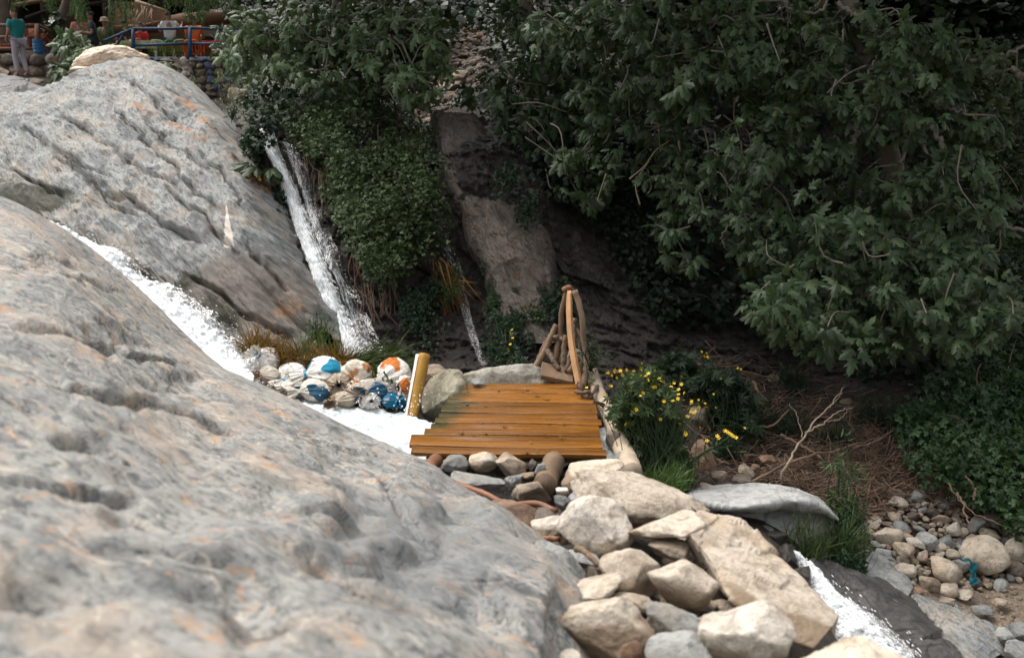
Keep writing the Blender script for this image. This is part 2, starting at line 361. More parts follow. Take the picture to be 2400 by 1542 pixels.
# wood
def wood_mat(name, a, c2, rough=.6, grain=(2, 30, 30), rnd=True, ridges=False, algae=None, wet=None):
    b = NB(name); o = b.obj(rnd); m = b.map(o, grain)
    n = b.noise(m, 1, 6, .6, .6); n2 = b.noise(b.map(o, tuple(g*.25 for g in grain)), 1, 3)
    c = b.mix(b.ramp(n, [(.3, 0.), (.7, 1.)]), a, c2)
    c = b.mix(b.ramp(n2, [(.4, 0.), (.65, .45)]), c, tuple(x*.45 for x in a))
    h = b.math('MULTIPLY', n, .5)
    if rnd: c = b.mix(.5, c, b.mix(b.rand(), (.7, .7, .7), (1.25, 1.2, 1.15)), 'MULTIPLY')
    if ridges:
        wv = b.n('TexWave', wave_type='BANDS', bands_direction='X'); b.set(wv.inputs[0], b.tc.outputs['Object']); wv.inputs['Scale'].default_value = 13; wv.inputs['Distortion'].default_value = .4
        wv.inputs['Detail'].default_value = 1
        h = b.math('ADD', h, b.math('MULTIPLY', wv.outputs[1], .12))
        c = b.mix(b.math('MULTIPLY', b.ramp(wv.outputs[1], [(.0, 1.), (.45, 0.)]), .13), c, (.16, .06, .015))
        c = b.mix(b.math('MULTIPLY', b.ramp(b.math('ADD', b.attr('algae'), b.math('SUBTRACT', n2, .5)), [(.45, 0.), (.8, 1.)]), .85), c, (.035, .04, .012))
    rr = b.ramp(b.noise(b.map(o, (1.2, 9, 9)), 1, 3), [(.38, .06), (.6, .38)]) if ridges else b.ramp(n, [(.3, rough*.8), (.7, rough*1.2)])
    return b.done(b.bsdf(c, rr, b.bump(h, .25, .01)))
M['deck'] = wood_mat('orange_varnished_plank', (.12, .046, .008), (.37, .150, .023), .30, (.8, 13, 13), ridges=True)
M['plank'] = wood_mat('fresh_sawn_wood', (.50, .25, .10), (.66, .38, .18), .5, (30, 30, 2), rnd=False)
M['bark'] = wood_mat('brown_bark', (.075, .045, .03), (.19, .12, .08), .8, (14, 14, 4))
M['log'] = wood_mat('weathered_pale_log', (.42, .32, .23), (.60, .49, .37), .8, (24, 24, 3), rnd=False)
M['darklog'] = wood_mat('old_brown_log', (.13, .082, .048), (.26, .175, .105), .7, (24, 24, 3))
M['redlog'] = wood_mat('reddish_log', (.15, .06, .03), (.27, .12, .06), .6, (20, 20, 3))
M['branch'] = wood_mat('grey_branch_bark', (.12, .098, .082), (.24, .20, .165), .8, (18, 18, 6), rnd=False)
M['twig'] = flat('dead_brown_twig', (.175, .115, .077), .9, .5, 6)
M['drybranch'] = flat('dry_tan_branch', (.30, .23, .165), .9, .3, 8)
M['trunk'] = wood_mat('furrowed_trunk_bark', (.045, .032, .022), (.12, .085, .06), .9, (9, 9, 1.5), rnd=False)
M['post_yellow'] = wood_mat('ochre_post_face', (.30, .15, .022), (.50, .275, .04), .85, (24, 24, 3), rnd=False)
M['post_lit'] = flat('lit_post_edge', (.85, .83, .80), .5, .08)  # side light put into the colour of the post's left edge
# foliage
def leaf_mat(name, dark, light, tip=None, rough=.42, trans=.15, spec=.5):
    b = NB(name); v = b.attr('vary'); n = b.noise(b.obj(), 2.2, 3, .5)
    k = b.math('ADD', b.math('MULTIPLY', v, .7), b.math('MULTIPLY', n, .3))
    st = [(.15, dark), (.8, light)]
    if tip: st = [(.15, dark), (.78, light), (.97, tip)]
    c = b.ramp(k, st)
    s = b.bsdf(c, rough, b.bump(b.noise(b.obj(), 60, 2), .12, .004), Specular_IOR_Level=spec)
    t = b.n('BsdfTranslucent'); b.set(t.inputs[0], b.mix(.5, c, (.10, .16, .02)))
    mx = b.n('MixShader'); mx.inputs[0].default_value = trans; b.set(mx.inputs[1], s); b.set(mx.inputs[2], t.outputs[0])
    return b.done(mx.outputs[0])
M['fig'] = leaf_mat('fig_leaf', (.006, .016, .005), (.056, .092, .036), (.11, .155, .045), .48, .18, .34)
M['figpale'] = leaf_mat('sunlit_fig_leaf', (.022, .046, .015), (.095, .140, .056), (.15, .19, .06), .48, .12, .4)  # paler copy of the fig leaf, bright light put into its colour
M['bramble'] = leaf_mat('bramble_leaf', (.012, .028, .009), (.066, .104, .034), (.14, .17, .05), .5, .12, .3)
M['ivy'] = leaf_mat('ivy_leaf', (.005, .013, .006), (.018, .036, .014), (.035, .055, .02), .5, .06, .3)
M['hedge'] = leaf_mat('hedge_leaf', (.012, .034, .011), (.045, .090, .028), (.10, .14, .04), .5, .12, .35)
M['weed'] = leaf_mat('weed_leaf', (.020, .040, .012), (.052, .090, .026), (.10, .14, .04), .5, .18, .35)
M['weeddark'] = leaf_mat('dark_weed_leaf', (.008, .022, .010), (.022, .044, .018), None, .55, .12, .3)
M['willow'] = leaf_mat('willow_leaf', (.045, .085, .03), (.12, .19, .06), (.2, .26, .09), .5, .25, .35)
M['grass'] = leaf_mat('green_grass', (.022, .042, .010), (.06, .095, .022), (.15, .14, .04), .55, .2, .3)
M['drygrass'] = leaf_mat('orange_dry_grass', (.10, .045, .010), (.24, .12, .025), (.32, .20, .06), .6, .2, .2)
M['greengrass'] = leaf_mat('lush_grass', (.018, .046, .008), (.06, .115, .018), (.16, .18, .04), .5, .25, .3)
M['canopy'] = leaf_mat('canopy_leaf', (.02, .05, .015), (.05, .10, .03), None, .5, .1, .4)
M['petal'] = flat('yellow_petal', (.85, .55, .02), .5, .1)
M['orange_petal'] = flat('orange_petal', (.8, .22, .02), .5, .1)
M['white_petal'] = flat('white_petal', (.75, .7, .66), .5, .05)
# cloth, plastic, paint, people
M['sack'] = flat('woven_plastic_sack', (.80, .76, .69), .6, .1, 60)
def sack_mat(name, patch=None, lo=.52, seed=0, base=(.88, .85, .80), stain=.25):
    b = NB(name); o = b.map(b.obj(), (1, 1, 1), (0, 0, 0), (seed*3.1, seed*1.7, seed))
    n = b.noise(o, 3.3, 2, .4); d = b.noise(o, 14, 5, .7); wv = b.noise(o, 300, 1)
    c = b.mix(b.math('MULTIPLY', b.ramp(d, [(.42, 0.), (.62, 1.)]), stain), base, (.33, .24, .15))
    if patch: c = b.mix(b.ramp(n, [(lo, 0.), (lo+.02, 1.)]), c, patch)
    return b.done(b.bsdf(c, .75, b.bump(b.noise(b.map(o, (1, 1, 3)), 16, 5, .65, 1.5), .9, .03), Specular_IOR_Level=.3))
BLUE, ORG, NAVY = (.01, .25, .42), (.60, .18, .035), (.03, .10, .17)
M['bluetie'] = flat('blue_plastic_strip', BLUE, .4, .2)
M['teal'] = flat('teal_cotton', (.012, .20, .21), .85, .12); M['lilac'] = flat('lilac_grey_cotton', (.36, .33, .38), .9, .08)
M['white'] = flat('white_cotton', (.66, .65, .68), .85, .05); M['denim'] = flat('blue_denim', (.03, .10, .16), .9, .15)
M['black'] = flat('black_cotton', (.02, .02, .022), .85, .2); M['navy'] = flat('dark_navy_knit', (.02, .035, .05), .85, .2)
M['pink'] = flat('dusty_pink_cotton', (.40, .17, .14), .85, .1); M['khaki'] = flat('khaki_cotton', (.30, .24, .17), .9, .1)
M['greencloth'] = flat('green_cotton', (.06, .13, .05), .9, .15); M['red'] = flat('red_cloth', (.45, .02, .02), .8, .15)
M['orangecloth'] = flat('orange_cloth', (.65, .14, .02), .8, .12); M['skin'] = flat('tanned_skin', (.33, .17, .11), .55, .06)
M['skinpale'] = flat('fair_skin', (.50, .28, .20), .55, .06); M['hair'] = flat('black_hair', (.008, .007, .006), .9, .2, 30)
M['brownhair'] = flat('light_brown_hair', (.20, .10, .05), .5, .2); M['shoe'] = flat('brown_shoe', (.09, .05, .03), .6, .1)
M['eye'] = flat('eye', (.02, .015, .012), .2, .05); M['lip'] = flat('lip', (.30, .11, .09), .5, .05)
M['bluepaint'] = flat('blue_rail_paint', (.012, .06, .145), .45, .25, 12); M['bluebarrel'] = flat('blue_barrel_plastic', (.01, .10, .25), .4, .15)
M['greenplastic'] = flat('green_chair_plastic', (.13, .27, .06), .35, .05); M['orangeplastic'] = flat('orange_chair_plastic', (.75, .13, .012), .35, .05)
M['whiteplastic'] = flat('white_plastic', (.7, .7, .66), .4, .05); M['rustwood'] = flat('red_brown_rail_wood', (.14, .055, .03), .7, .3, 10)
b = NB('patterned_orange_fabric'); vv = b.vor(b.obj(), 7, 'F1'); M['pattern'] = b.done(b.bsdf(b.ramp(vv, [(.25, (.40, .09, .02)), (.4, (.02, .015, .012)), (.55, (.34, .08, .02))], 'CONSTANT'), .8))
b = NB('floral_tablecloth'); vv = b.vor(b.obj(), 14, 'F1', 1); M['floral'] = b.done(b.bsdf(b.mix(.3, (.26, .20, .07), vv), .7))
M['mud'] = flat('ochre_mud_plaster', (.11, .065, .03), .95, .3, 4); M['concrete'] = flat('pale_grey_render', (.34, .32, .30), .9, .12, 5)
b = NB('woven_reed_panel'); o = b.obj(); br = b.n('TexBrick'); b.set(br.inputs[0], b.map(o, (1, 1, 1), (90, 0, 0))); br.inputs['Scale'].default_value = 4.5
br.inputs['Color1'].default_value = (.20, .11, .062, 1); br.inputs['Color2'].default_value = (.13, .07, .037, 1); br.inputs['Mortar'].default_value = (.05, .025, .012, 1)
M['reed'] = b.done(b.bsdf(b.mix(b.ramp(b.noise(b.map(o, (3, 3, 40)), 2, 5), [(.3, 0.), (.7, .6)]), br.outputs[0], (.36, .22, .13)), .9, b.bump(b.noise(b.map(o, (3, 3, 60)), 2, 4), .5, .02)))
M['darkwood'] = flat('smoke_dark_wood', (.03, .018, .012), .9, .3, 6)
M['mudbeam'] = flat('mud_covered_beam', (.10, .055, .03), .95, .25, 6)
M['scrap'] = flat('teal_cloth_scrap', (.01, .14, .18), .8, .2)
# ------------------------------------------------------------------ terrain: cliff, bank, gravel in one sheet
TC = np.array([
 (-900,-800,45),(300,-800,42),(1200,-800,30),(2000,-800,22),(3300,-800,20),
 (-900,-100,40),(0,-100,40),(400,-60,38),(800,-60,25),(1100,-60,23),(1500,-60,17.5),(2000,-60,16),(2600,-60,15.5),(3300,-60,15),
 (-900,200,27),(0,200,26.5),(300,215,27),(400,235,26.5),(500,245,26),(545,240,24.5),(590,250,15.6),(470,300,20),(560,305,13.4),(620,310,12.15),(690,325,12.2),(800,250,13.2),(900,150,15),(1000,250,16),(1080,150,18.5),(1080,60,20.5),(1060,262,14.8),(1060,300,13.3),(1300,250,14),(1500,250,14.5),(1900,250,15),(2400,250,14.5),
 (560,380,13.3),(600,450,12.7),(650,550,12.1),(780,550,11.5),(950,550,12),(1150,550,12.1),(1300,550,12.2),(1500,560,12.8),(1900,600,13.4),(2400,600,12.6),(3300,600,12.5),
 (600,760,11.6),(720,700,11.3),(830,830,10.7),(950,820,10.7),(1120,850,10.5),(1280,800,11),(1450,820,10.9),(1560,800,11.5),(1900,830,11.9),(2400,850,11),(3300,850,11),
 (700,920,10.2),(980,980,9.5),(1200,930,9.6),(1450,900,10.2),(1650,950,10),(2000,1000,10),(2400,1000,9.9),
 (600,1150,8.8),(1000,1110,8.1),(1250,1120,7.85),(1480,1130,8.2),(1700,1150,8.7),(2000,1150,8.95),(2100,1150,8.95),(2400,1230,8.85),(3300,1230,9),
 (2060,1260,8.5),(2250,1385,8.15),(2400,1365,8.2),(2200,1250,8.55),
 (1130,1200,6.9),(1390,1240,6.1),(1300,1300,5.7),(1500,1350,5.35),(1400,1480,4.6),(1700,1480,4.65),(1820,1480,5.3),(1760,1250,7.2),(1810,1310,6.9),(1860,1370,6.9),
 (1930,1440,7.1),(2100,1450,7.2),(2250,1480,7.5),(2400,1470,7.6),(-900,500,14),(0,450,13.6),(300,500,12.6),(0,650,11.6),(-900,900,11),(0,1000,9.2),(0,1500,7.2),(1000,1450,6.4),
 (-900,1700,6.6),(700,1700,6.2),(1400,1700,4.6),(2000,1700,6.4),(2400,1700,6.6),(3300,1700,6.6)], float)
def tps_fit(c):
    x = c[:, :2]/1000; n = len(x); r2 = ((x[:, None]-x[None])**2).sum(-1)
    K = .5*r2*np.log(r2+1e-12)+np.eye(n)*2e-4; Pm = np.c_[np.ones(n), x]
    A = np.block([[K, Pm], [Pm.T, np.zeros((3, 3))]]); return np.linalg.solve(A, np.r_[np.log(c[:, 2]), 0, 0, 0]), x
_tw, _tx = tps_fit(TC)
def dT0(px, py):
    q = np.stack([np.ravel(px), np.ravel(py)], -1)/1000; out = np.empty(len(q))
    for s in range(0, len(q), 20000):
        r2 = ((q[s:s+20000, None]-_tx[None])**2).sum(-1)
        out[s:s+20000] = .5*r2*np.log(r2+1e-12)@_tw[:len(_tx)]+_tw[len(_tx)]+q[s:s+20000]@_tw[-2:]
    return np.exp(out).reshape(np.shape(px))
TX = np.concatenate([np.arange(-1000, 500, 14), np.arange(500, 1700, 3.5), np.arange(1700, 2500, 8), np.arange(2500, 3400, 20)])
TY = np.concatenate([np.arange(-900, 0, 20), np.arange(0, 220, 6), np.arange(220, 900, 3.5), np.arange(900, 1000, 6), np.arange(1000, 1720, 9)])
gx, gy = np.meshgrid(TX, TY); D = dT0(gx, gy); B0 = P(gx, gy, D)
zone = lambda cx, cy, rx, ry, s=3.: np.clip(s*(1-np.sqrt(((gx-cx)/rx)**2+((gy-cy)/ry)**2))+.5, 0, 1)
soil = np.maximum.reduce([np.clip((gy-860-.05*(gx-1500))/60, 0, 1)*np.clip((gx-1440)/60, 0, 1), zone(1080, 170, 140, 140), np.clip((2-gy)/60, 0, 1)*.6, np.clip((560-gx)/80, 0, 1)*np.clip((330-gy)/40, 0, 1)])
gravel = np.maximum(zone(2330, 1480, 330, 130), np.clip((gx-2420)/100, 0, 1)*np.clip((gy-1300)/80, 0, 1))
rk = 1-np.clip(np.maximum(soil, gravel), 0, 1)
n1 = fbm(B0, .8, 5, 1); Bq = B0@np.array(Matrix.Rotation(math.radians(35), 3, 'Y')).T*np.array([1, 1, .35])
n2 = fbm(Bq, 2.2, 5, 2, .55, True); n3 = fbm(B0, 7, 3, 3)
n4 = fbm(Bq, 4.5, 4, 5, .6, True)
n5 = fbm(B0, 11, 3, 7, .6)
fc = facets(Bq*np.array([.6, 1, 1]), 2.0, 3)*.07+facets(Bq*np.array([.6, 1, 1]), 5.5, 4)*.06+facets(B0, 14, 5)*.025
D = D+(n5*.07+fc)*rk*np.clip(2-D/14, 0, 1)+n1*(.10+.20*rk)+(n2*.26+n4*.12)*rk*np.clip(D/11, .5, 1)*np.clip(2-D/14, 0, 1)+n3*.05
def dT(px, py):
    """true terrain distance under a pixel"""
    px, py = np.asarray(px, float), np.asarray(py, float)
    i = np.clip(np.searchsorted(TX, px)-1, 0, len(TX)-2); j = np.clip(np.searchsorted(TY, py)-1, 0, len(TY)-2)
    u = np.clip((px-TX[i])/(TX[i+1]-TX[i]), 0, 1); v = np.clip((py-TY[j])/(TY[j+1]-TY[j]), 0, 1)
    return (D[j, i]*(1-u)+D[j, i+1]*u)*(1-v)+(D[j+1, i]*(1-u)+D[j+1, i+1]*u)*v
def PT(px, py, off=0.): return P(px, py, dT(px, py)-off)
tag(mk('hillside', P(gx, gy, D).reshape(-1, 3), gridF(len(TY), len(TX)), M['terrain'], attrs={'soil': soil.ravel(), 'gravel': gravel.ravel()}), kind='structure')
gp = np.array([(-400, -400, -2.6), (400, -400, -2.6), (400, 400, -2.6), (-400, 400, -2.6)], float)
tag(mk('ground', gp, [[0, 1, 2, 3]], M['earth']), kind='structure')

# unseen slope behind the viewer, added to block low sky light
xs = np.linspace(-90, 90, 80); ts = np.linspace(0, 1, 40); hx, ht = np.meshgrid(xs, ts)
hv = np.stack([hx, -7-26*ht+hx**2*.004, -2.6+17*ht**.85], -1); hv = hv+fbm(hv, .12, 4, 77)[..., None]*np.array([0, 3., 2.])
tag(mk('hillside', hv.reshape(-1, 3), gridF(40, 80), M['skyblock']), kind='structure')
def _seam(g, s, seed):
    px, py = unproj(g); x0, y0, x1, y1, wd = s; L_ = math.hypot(x1-x0, y1-y0); px = px+fbm(g, 1.8, 4, seed+int(x0))*46; py = py+fbm(g, 2.1, 4, seed+int(y0))*40
    return ((px-x0)*(y1-y0)-(py-y0)*(x1-x0))/L_, ((px-x0)*(x1-x0)+(py-y0)*(y1-y0))/L_**2
def seam_mask(g, seams, seed):
    m = 0
    for s in seams: a, t = _seam(g, s, seed); m = np.maximum(m, np.clip(1.2-np.abs(a)/s[4], 0, 1)*np.clip(np.minimum(t, 1-t)*8, 0, 1))
    return m
def seam_side(g, seams, seed):
    m = 0
    for s in seams: a, t = _seam(g, s, seed); m = np.maximum(m, np.exp(-np.clip(a, 0, 999)/60)*(a > 0)*np.clip(np.minimum(t, 1-t)*4, 0, 1))
    return m
BS = [(40,300,270,432,5),(140,268,430,462,6),(230,225,540,520,5),(330,300,520,415,4),(180,420,500,575,6),(380,430,570,610,5),(430,640,700,800,6),(20,395,170,470,6),(300,190,430,300,5),(560,560,690,700,5),(90,330,330,520,3),(470,350,600,520,4)]
RS = [(0,760,430,868,7),(150,905,580,1015,7),(560,1175,930,1245,8),(680,1015,950,1090,6),(870,1105,1010,1270,8),(1150,1320,1215,1490,8),(180,1290,620,1365,10),(0,1120,330,1190,8),(40,600,300,700,6),(720,1330,1000,1480,9),(420,1440,700,1500,10)]
# ------------------------------------------------------------------ big rocks lofted through traced rims
def big_rock(name, rows, nu, nv, mat, amp=(.1, .05, .02), sc=(.8, 2.5, 8), seed=0, rot=(0, 30, 0), stretch=(1, 1, .4), hold=None, attrs=None, dents=(), seams=(), fac=.04, fs=(1.3, 3.4, 8), **tg):
    g = loft(rows, nu, nv); N = gridN(g)
    R = np.array(Matrix.Rotation(math.radians(rot[1]), 3, 'Y')@Matrix.Rotation(math.radians(rot[0]), 3, 'X')); q = (g@R)*np.array(stretch)
    d = fbm(g, sc[0], 3, seed)*amp[0]+fbm(q, sc[1], 5, seed+1, .55, True)*amp[1]+fbm(q, sc[2], 4, seed+2, .6)*amp[2]
    d = d+fac*(facets(q*np.array([.8, .9, .8]), fs[0], seed)*.8+facets(q, fs[1], seed+1)*.35+facets(q, fs[2], seed+2)*.12)
    if dents:
        px, py = unproj(g); wx, wy = px+fbm(g, 4, 3, seed+5)*130, py+fbm(g, 4, 3, seed+6)*90
        for cx, cy, rx, ry, a in dents: d = d-.55*a*np.exp(-((wx-cx)/rx)**2-((wy-cy)/ry)**2)
    if seams:
        sm_ = seam_mask(g, seams, seed); d = d-(.045 if seed == 3 else .075)*sm_*np.clip(1.2+2*fbm(g, 1.5, 2, seed+8), .2, 1.6)
        st_ = np.clip(seam_side(g, seams, seed), 0, 1); d = d+(.03 if seed == 3 else .05)*st_
    if hold is not None: d = d*hold(np.linspace(0, 1, nv))[:, None]
    g = g+N*d[..., None]
    at = attrs(g, d) if attrs else None
    return tag(mk(name, g.reshape(-1, 3), gridF(nv, nu), mat, attrs=at), **tg)
def unproj(g):
    """photo pixel of world points (used for laying out stains and veins on the traced rock)"""
    r = g-np.array([0, 0, CZ]); d = r[..., 1]*CP-r[..., 2]*SP; v = r[..., 1]*SP+r[..., 2]*CP
    return 1200+F*r[..., 0]/d, 771-F*v/d
# foreground bedrock
rim = [(-700,250,10.2),(-500,320,9.6),(-200,405,9.0),(0,466,8.6),(80,498,8.4),(150,545,8.2),(250,638,8.0),(330,720,7.85),(400,785,7.75),(460,833,7.65),(600,898,7.3),(700,945,7.0),(830,1010,6.6),(960,1075,6.2),(1060,1130,5.8),(1150,1185,5.4),(1240,1262,5.0),(1285,1315,4.7),(1292,1400,4.3),(1290,1480,4.0),(1285,1600,3.7),(1280,1800,3.3)]
nearl = [(-700,1100,2.2),(-600,1500,1.9),(-450,1900,1.6),(0,2000,1.5),(400,2050,1.5),(800,2050,1.65),(1280,2000,2.4)]
R0 = crom(PR(rim), 90); N0 = crom(PR(nearl), 90)
def pxd(W):
    r = W-np.array([0, 0, CZ]); d = r[:, 1]*CP-r[:, 2]*SP; a, b_ = unproj(W); return a, b_, d
ra, rb, rd = pxd(R0); na, nb_, nd = pxd(N0)
def mid(t, bulge=0.):
    d = 1/((1-t)/rd+t/nd)-bulge; s = (1/d-1/rd)/(1/nd-1/rd); return P(ra+(na-ra)*t, rb+(nb_-rb)*t, d)
out = np.array([.62, .78, 0])
def bed_at(g, d):
    px, py = unproj(g); n = fbm(g, 3, 4, 91)*260
    return {'pit': (seam_mask(g, RS, 3)*np.clip(.4+3*fbm(g, 4, 4, 49, .6), 0, .8)).ravel(), 'blue': np.clip(1.15*(1-np.sqrt(((px+n-1010)/330)**2+((py+n*.5-1290)/190)**2))+.2, 0, 1).ravel()}
rows = [R0+out*1.3+np.array([0, 0, -2.4]), R0+out*.7+np.array([0, 0, -.9]), R0+out*.28+np.array([0, 0, -.22]), R0, mid(.06, .03), mid(.16, .1), mid(.32, .12), mid(.5, .1), mid(.7, .06), mid(.86, .02), N0]
big_rock('bedrock', rows, 420, 420, M['bedrock'], amp=(.14, .08, .025), fac=.0, seams=RS, sc=(1.1, 1.6, 6), seed=3, rot=(0, 20), stretch=(.8, 1.3, 1.6),
         hold=lambda v: np.interp(v, [0, .25, .33, .45, 1], [1, .25, .25, 1, 1]), attrs=bed_at, dents=[(835,1218,70,40,.16),(640,1165,60,40,.10),(880,1330,120,55,.20),(1000,1300,80,50,.14),(560,1405,90,45,.16),(190,1045,70,25,.10),(110,1385,150,70,.22),(1125,1395,70,80,.2),(735,1340,60,35,.10),(290,800,110,28,.14),(430,905,90,30,.12),(150,620,90,22,.14),(1050,1170,50,60,.16),(960,1400,90,60,.16),(330,1230,80,20,.08),(520,1010,60,30,.08),(790,1090,70,25,.08),(600,1480,70,50,.14)], label='huge pale grey bedrock slope with orange iron stains filling the lower left foreground', cat='rock')
# left layered boulder
T = [(-500,262,15),(-200,238,14.5),(0,226,14),(95,218,14.1),(150,196,14.3),(215,166,14.6),(285,150,14.9),(340,146,15),(370,156,14.8),(405,186,14.4),(440,225,14.1),(470,262,13.8),(500,300,13.1),(540,360,12.55),(580,425,12.0),(615,490,11.7),(650,560,11.45),(680,620,11.2),(720,690,10.95),(750,745,10.75),(778,798,10.6)]
B = [(-500,420,12.1),(-200,440,12),(0,455,11.9),(60,485,11.75),(150,545,11.4),(200,568,11.3),(250,592,11.2),(350,642,11),(420,700,10.8),(500,756,10.55),(560,796,10.4),(600,812,10.3),(650,822,10.3),(700,830,10.35),(770,836,10.4)]
M1 = [(-500,345,12.7),(-200,352,12.6),(0,362,12.4),(100,392,12.1),(200,436,11.85),(300,496,11.55),(420,545,11.2),(520,590,10.95),(600,655,10.75),(650,712,10.65),(700,765,10.55),(755,802,10.5)]
t0, b0, m0 = crom(PR(T), 60), crom(PR(B), 60), crom(PR(M1), 60)
bk = np.array([.35, .94, 0])
rows = [t0+bk*2.2+np.array([.6, 0, -2.2]), t0+bk*.9+np.array([.3, 0, -.7]), t0+bk*.25+np.array([.06, 0, -.09]), t0, t0*.72+m0*.28+np.array([0, -.10, .07]), t0*.4+m0*.6+np.array([0, -.10, .10]), t0*.12+m0*.88+np.array([0, -.05, .05]), m0, m0*.5+b0*.5+np.array([0, -.02, .0]), b0, b0+np.array([.1, .1, -.7])]
def bat(g, d):
    px, py = unproj(g); n = fbm(g, 2.2, 4, 9)*90
    Z = lambda cx, cy, rx, ry: np.clip(1.2*(1-np.sqrt(((px+n-cx)/rx)**2+((py+n*.7-cy)/ry)**2))+.25, 0, 1)
    ln = lambda x0, y0, x1, y1, wd: np.clip(1.1-np.abs((px+n*.35-x0)*(y1-y0)-(py-y0)*(x1-x0))/math.hypot(x1-x0, y1-y0)/wd-np.clip(np.abs((px-(x0+x1)/2)*(x1-x0)+(py-(y0+y1)/2)*(y1-y0))/math.hypot(x1-x0, y1-y0)**2-.5, 0, 9)*6, 0, 1)
    br = np.maximum(Z(560, 690, 190, 110), Z(640, 720, 130, 110)); ru = np.maximum.reduce([ln(325, 250, 480, 330, 12), ln(440, 230, 610, 450, 15), ln(400, 210, 480, 290, 9), ln(640, 620, 770, 790, 26), Z(700, 730, 60, 70)*.7])
    mo = np.maximum(np.clip((unproj(g)[1]-np.interp(px, [0, 150, 350, 560], [400, 500, 600, 750]))/60, 0, 1)*np.clip((600-px)/80, 0, 1)*.75, Z(480, 740, 120, 50)*.8)
    wv = np.clip(1.25-np.abs(px-534-(py-540)*.06)/np.clip((py-480)*.18, 3, 22), 0, 1)*np.clip((py-470)/20, 0, 1)*np.clip((588-py)/14, 0, 1)
    ru = ru*np.clip(.55+3.2*fbm(g, 2.6, 5, 44, .6), 0, 1)
    pit = np.maximum.reduce([ln(440, 232, 520, 330, 7), ln(505, 300, 600, 440, 9), ln(640, 640, 760, 780, 8)*.8, ln(395, 205, 450, 250, 6), ln(60, 470, 160, 540, 14)*.8])*np.clip(.4+3.5*fbm(g, 5, 4, 47, .6), 0, 1)
    mo = np.maximum(mo, np.maximum(Z(70, 462, 130, 40), Z(430, 655, 60, 30)*.8))
    pit = np.maximum(pit, seam_mask(g, BS, 11)*np.clip(.5+3*fbm(g, 4, 4, 49, .6), 0, .85))
    return {'pit': pit.ravel(), 'brown': br.ravel(), 'rust': ru.ravel(), 'moss': mo.ravel(), 'white': wv.ravel()}
big_rock('boulder', rows, 420, 330, M['boulder'], amp=(.12, .13, .035), fac=.0, seams=BS, sc=(.8, 1.9, 8), seed=11, rot=(0, 40), stretch=(.35, .9, 2.4), attrs=bat,
         hold=lambda v: np.interp(v, [0, .2, .3, .45, 1], [.5, .12, .12, .9, 1]), label='huge layered grey boulder with rusty seams between stream and waterfall', cat='boulder')
# brown slab right of the bramble
L = [(1018,275,13.2),(1030,340,12.8),(1040,420,12.45),(1085,500,12.1),(1110,570,11.8),(1140,630,11.6),(1160,700,11.35),(1170,800,11.0)]
Rr = [(1120,272,13.4),(1160,350,13.0),(1200,420,12.7),(1245,490,12.45),(1285,540,12.25),(1298,600,12.05),(1300,690,11.75),(1310,800,11.2)]
l, r = crom(PR(L), 50), crom(PR(Rr), 50)
rows = [l+np.array([-.05, .8, -.3]), l, l*.88+r*.12+np.array([0, -.20, .06]), l*.6+r*.4+np.array([0, -.24, .07]), l*.3+r*.7+np.array([0, -.24, .07]), l*.1+r*.9+np.array([0, -.18, .05]), r, r+np.array([.15, .8, -.3])]
big_rock('rock_slab', rows, 260, 130, M['slab'], amp=(.06, .05, .025), fac=.06, fs=(.8, 2.4, 6), sc=(1.2, 2.2, 6), seed=21, stretch=(1, 1, .7), label='bare brown rock slab rising between the bramble bush and the dark ivy', cat='rock')
# dark wet rock by the lower stream and its paler neighbours
def hump(name, top, bot, lift, mat, seed, amp=(.06, .05, .02), nu=120, back=.7, drop=.8, **tg):
    t, b_ = crom(PR(top), 40), crom(PR(bot), 40)
    rows = [t+np.array([.1, back, -drop]), t+np.array([.03, back*.3, -.08]), t, t*.6+b_*.4+np.array([0, 0, lift]), t*.2+b_*.8+np.array([0, -.02, lift*.7]), b_, b_+np.array([-.05, -.05, -drop])]
    return big_rock(name, rows, nu, 90, mat, amp=amp, sc=(2, 3, 9), seed=seed, **tg)
M['wetgrey'] = wet_mat('wet_dark_grey_rock', (.035, .033, .03), (.11, .105, .098), .4, 1.3, rot=(0, 40, 0))
hump('boulder', [(1905,1318,7.5),(1985,1345,7.7),(2060,1372,7.7),(2120,1410,7.55),(2190,1465,7.3),(2280,1540,7.0),(2330,1640,6.8)], [(1890,1345,7.25),(1950,1395,7.15),(2040,1455,7.0),(2130,1525,6.8),(2200,1640,6.5)], .08, M['wetgrey'], 31, label='long wet black rock beside the lower stream at the right', cat='rock')
hump('boulder', [(2000,1300,8.1),(2040,1292,8.2),(2090,1320,8.15),(2125,1365,8.0),(2135,1392,7.9)], [(1990,1345,7.75),(2040,1372,7.7),(2090,1390,7.65),(2125,1405,7.6)], .06, M['stone_grey'], 33, amp=(.04, .03, .01), label='smooth blue grey rock above the wet black rock, below the weeds', cat='rock')
hump('boulder', [(2140,1405,7.75),(2200,1418,7.8),(2270,1440,7.75),(2330,1475,7.6),(2345,1540,7.3)], [(2135,1425,7.5),(2180,1470,7.25),(2250,1530,7.0),(2300,1580,6.9)], .05, M['boulder'], 35, amp=(.04, .04, .015), label='pale grey layered rock at the lower right beside the gravel', cat='rock')
hump('boulder', [(-120,182,18.5),(0,178,18.5),(45,184,18.4),(80,200,18.2),(108,222,18)], [(-120,260,17),(0,260,17),(60,250,17.2),(108,240,17.5)], .15, M['wetgrey'], 37, label='low wet grey rock at the left edge below the standing man', cat='rock')
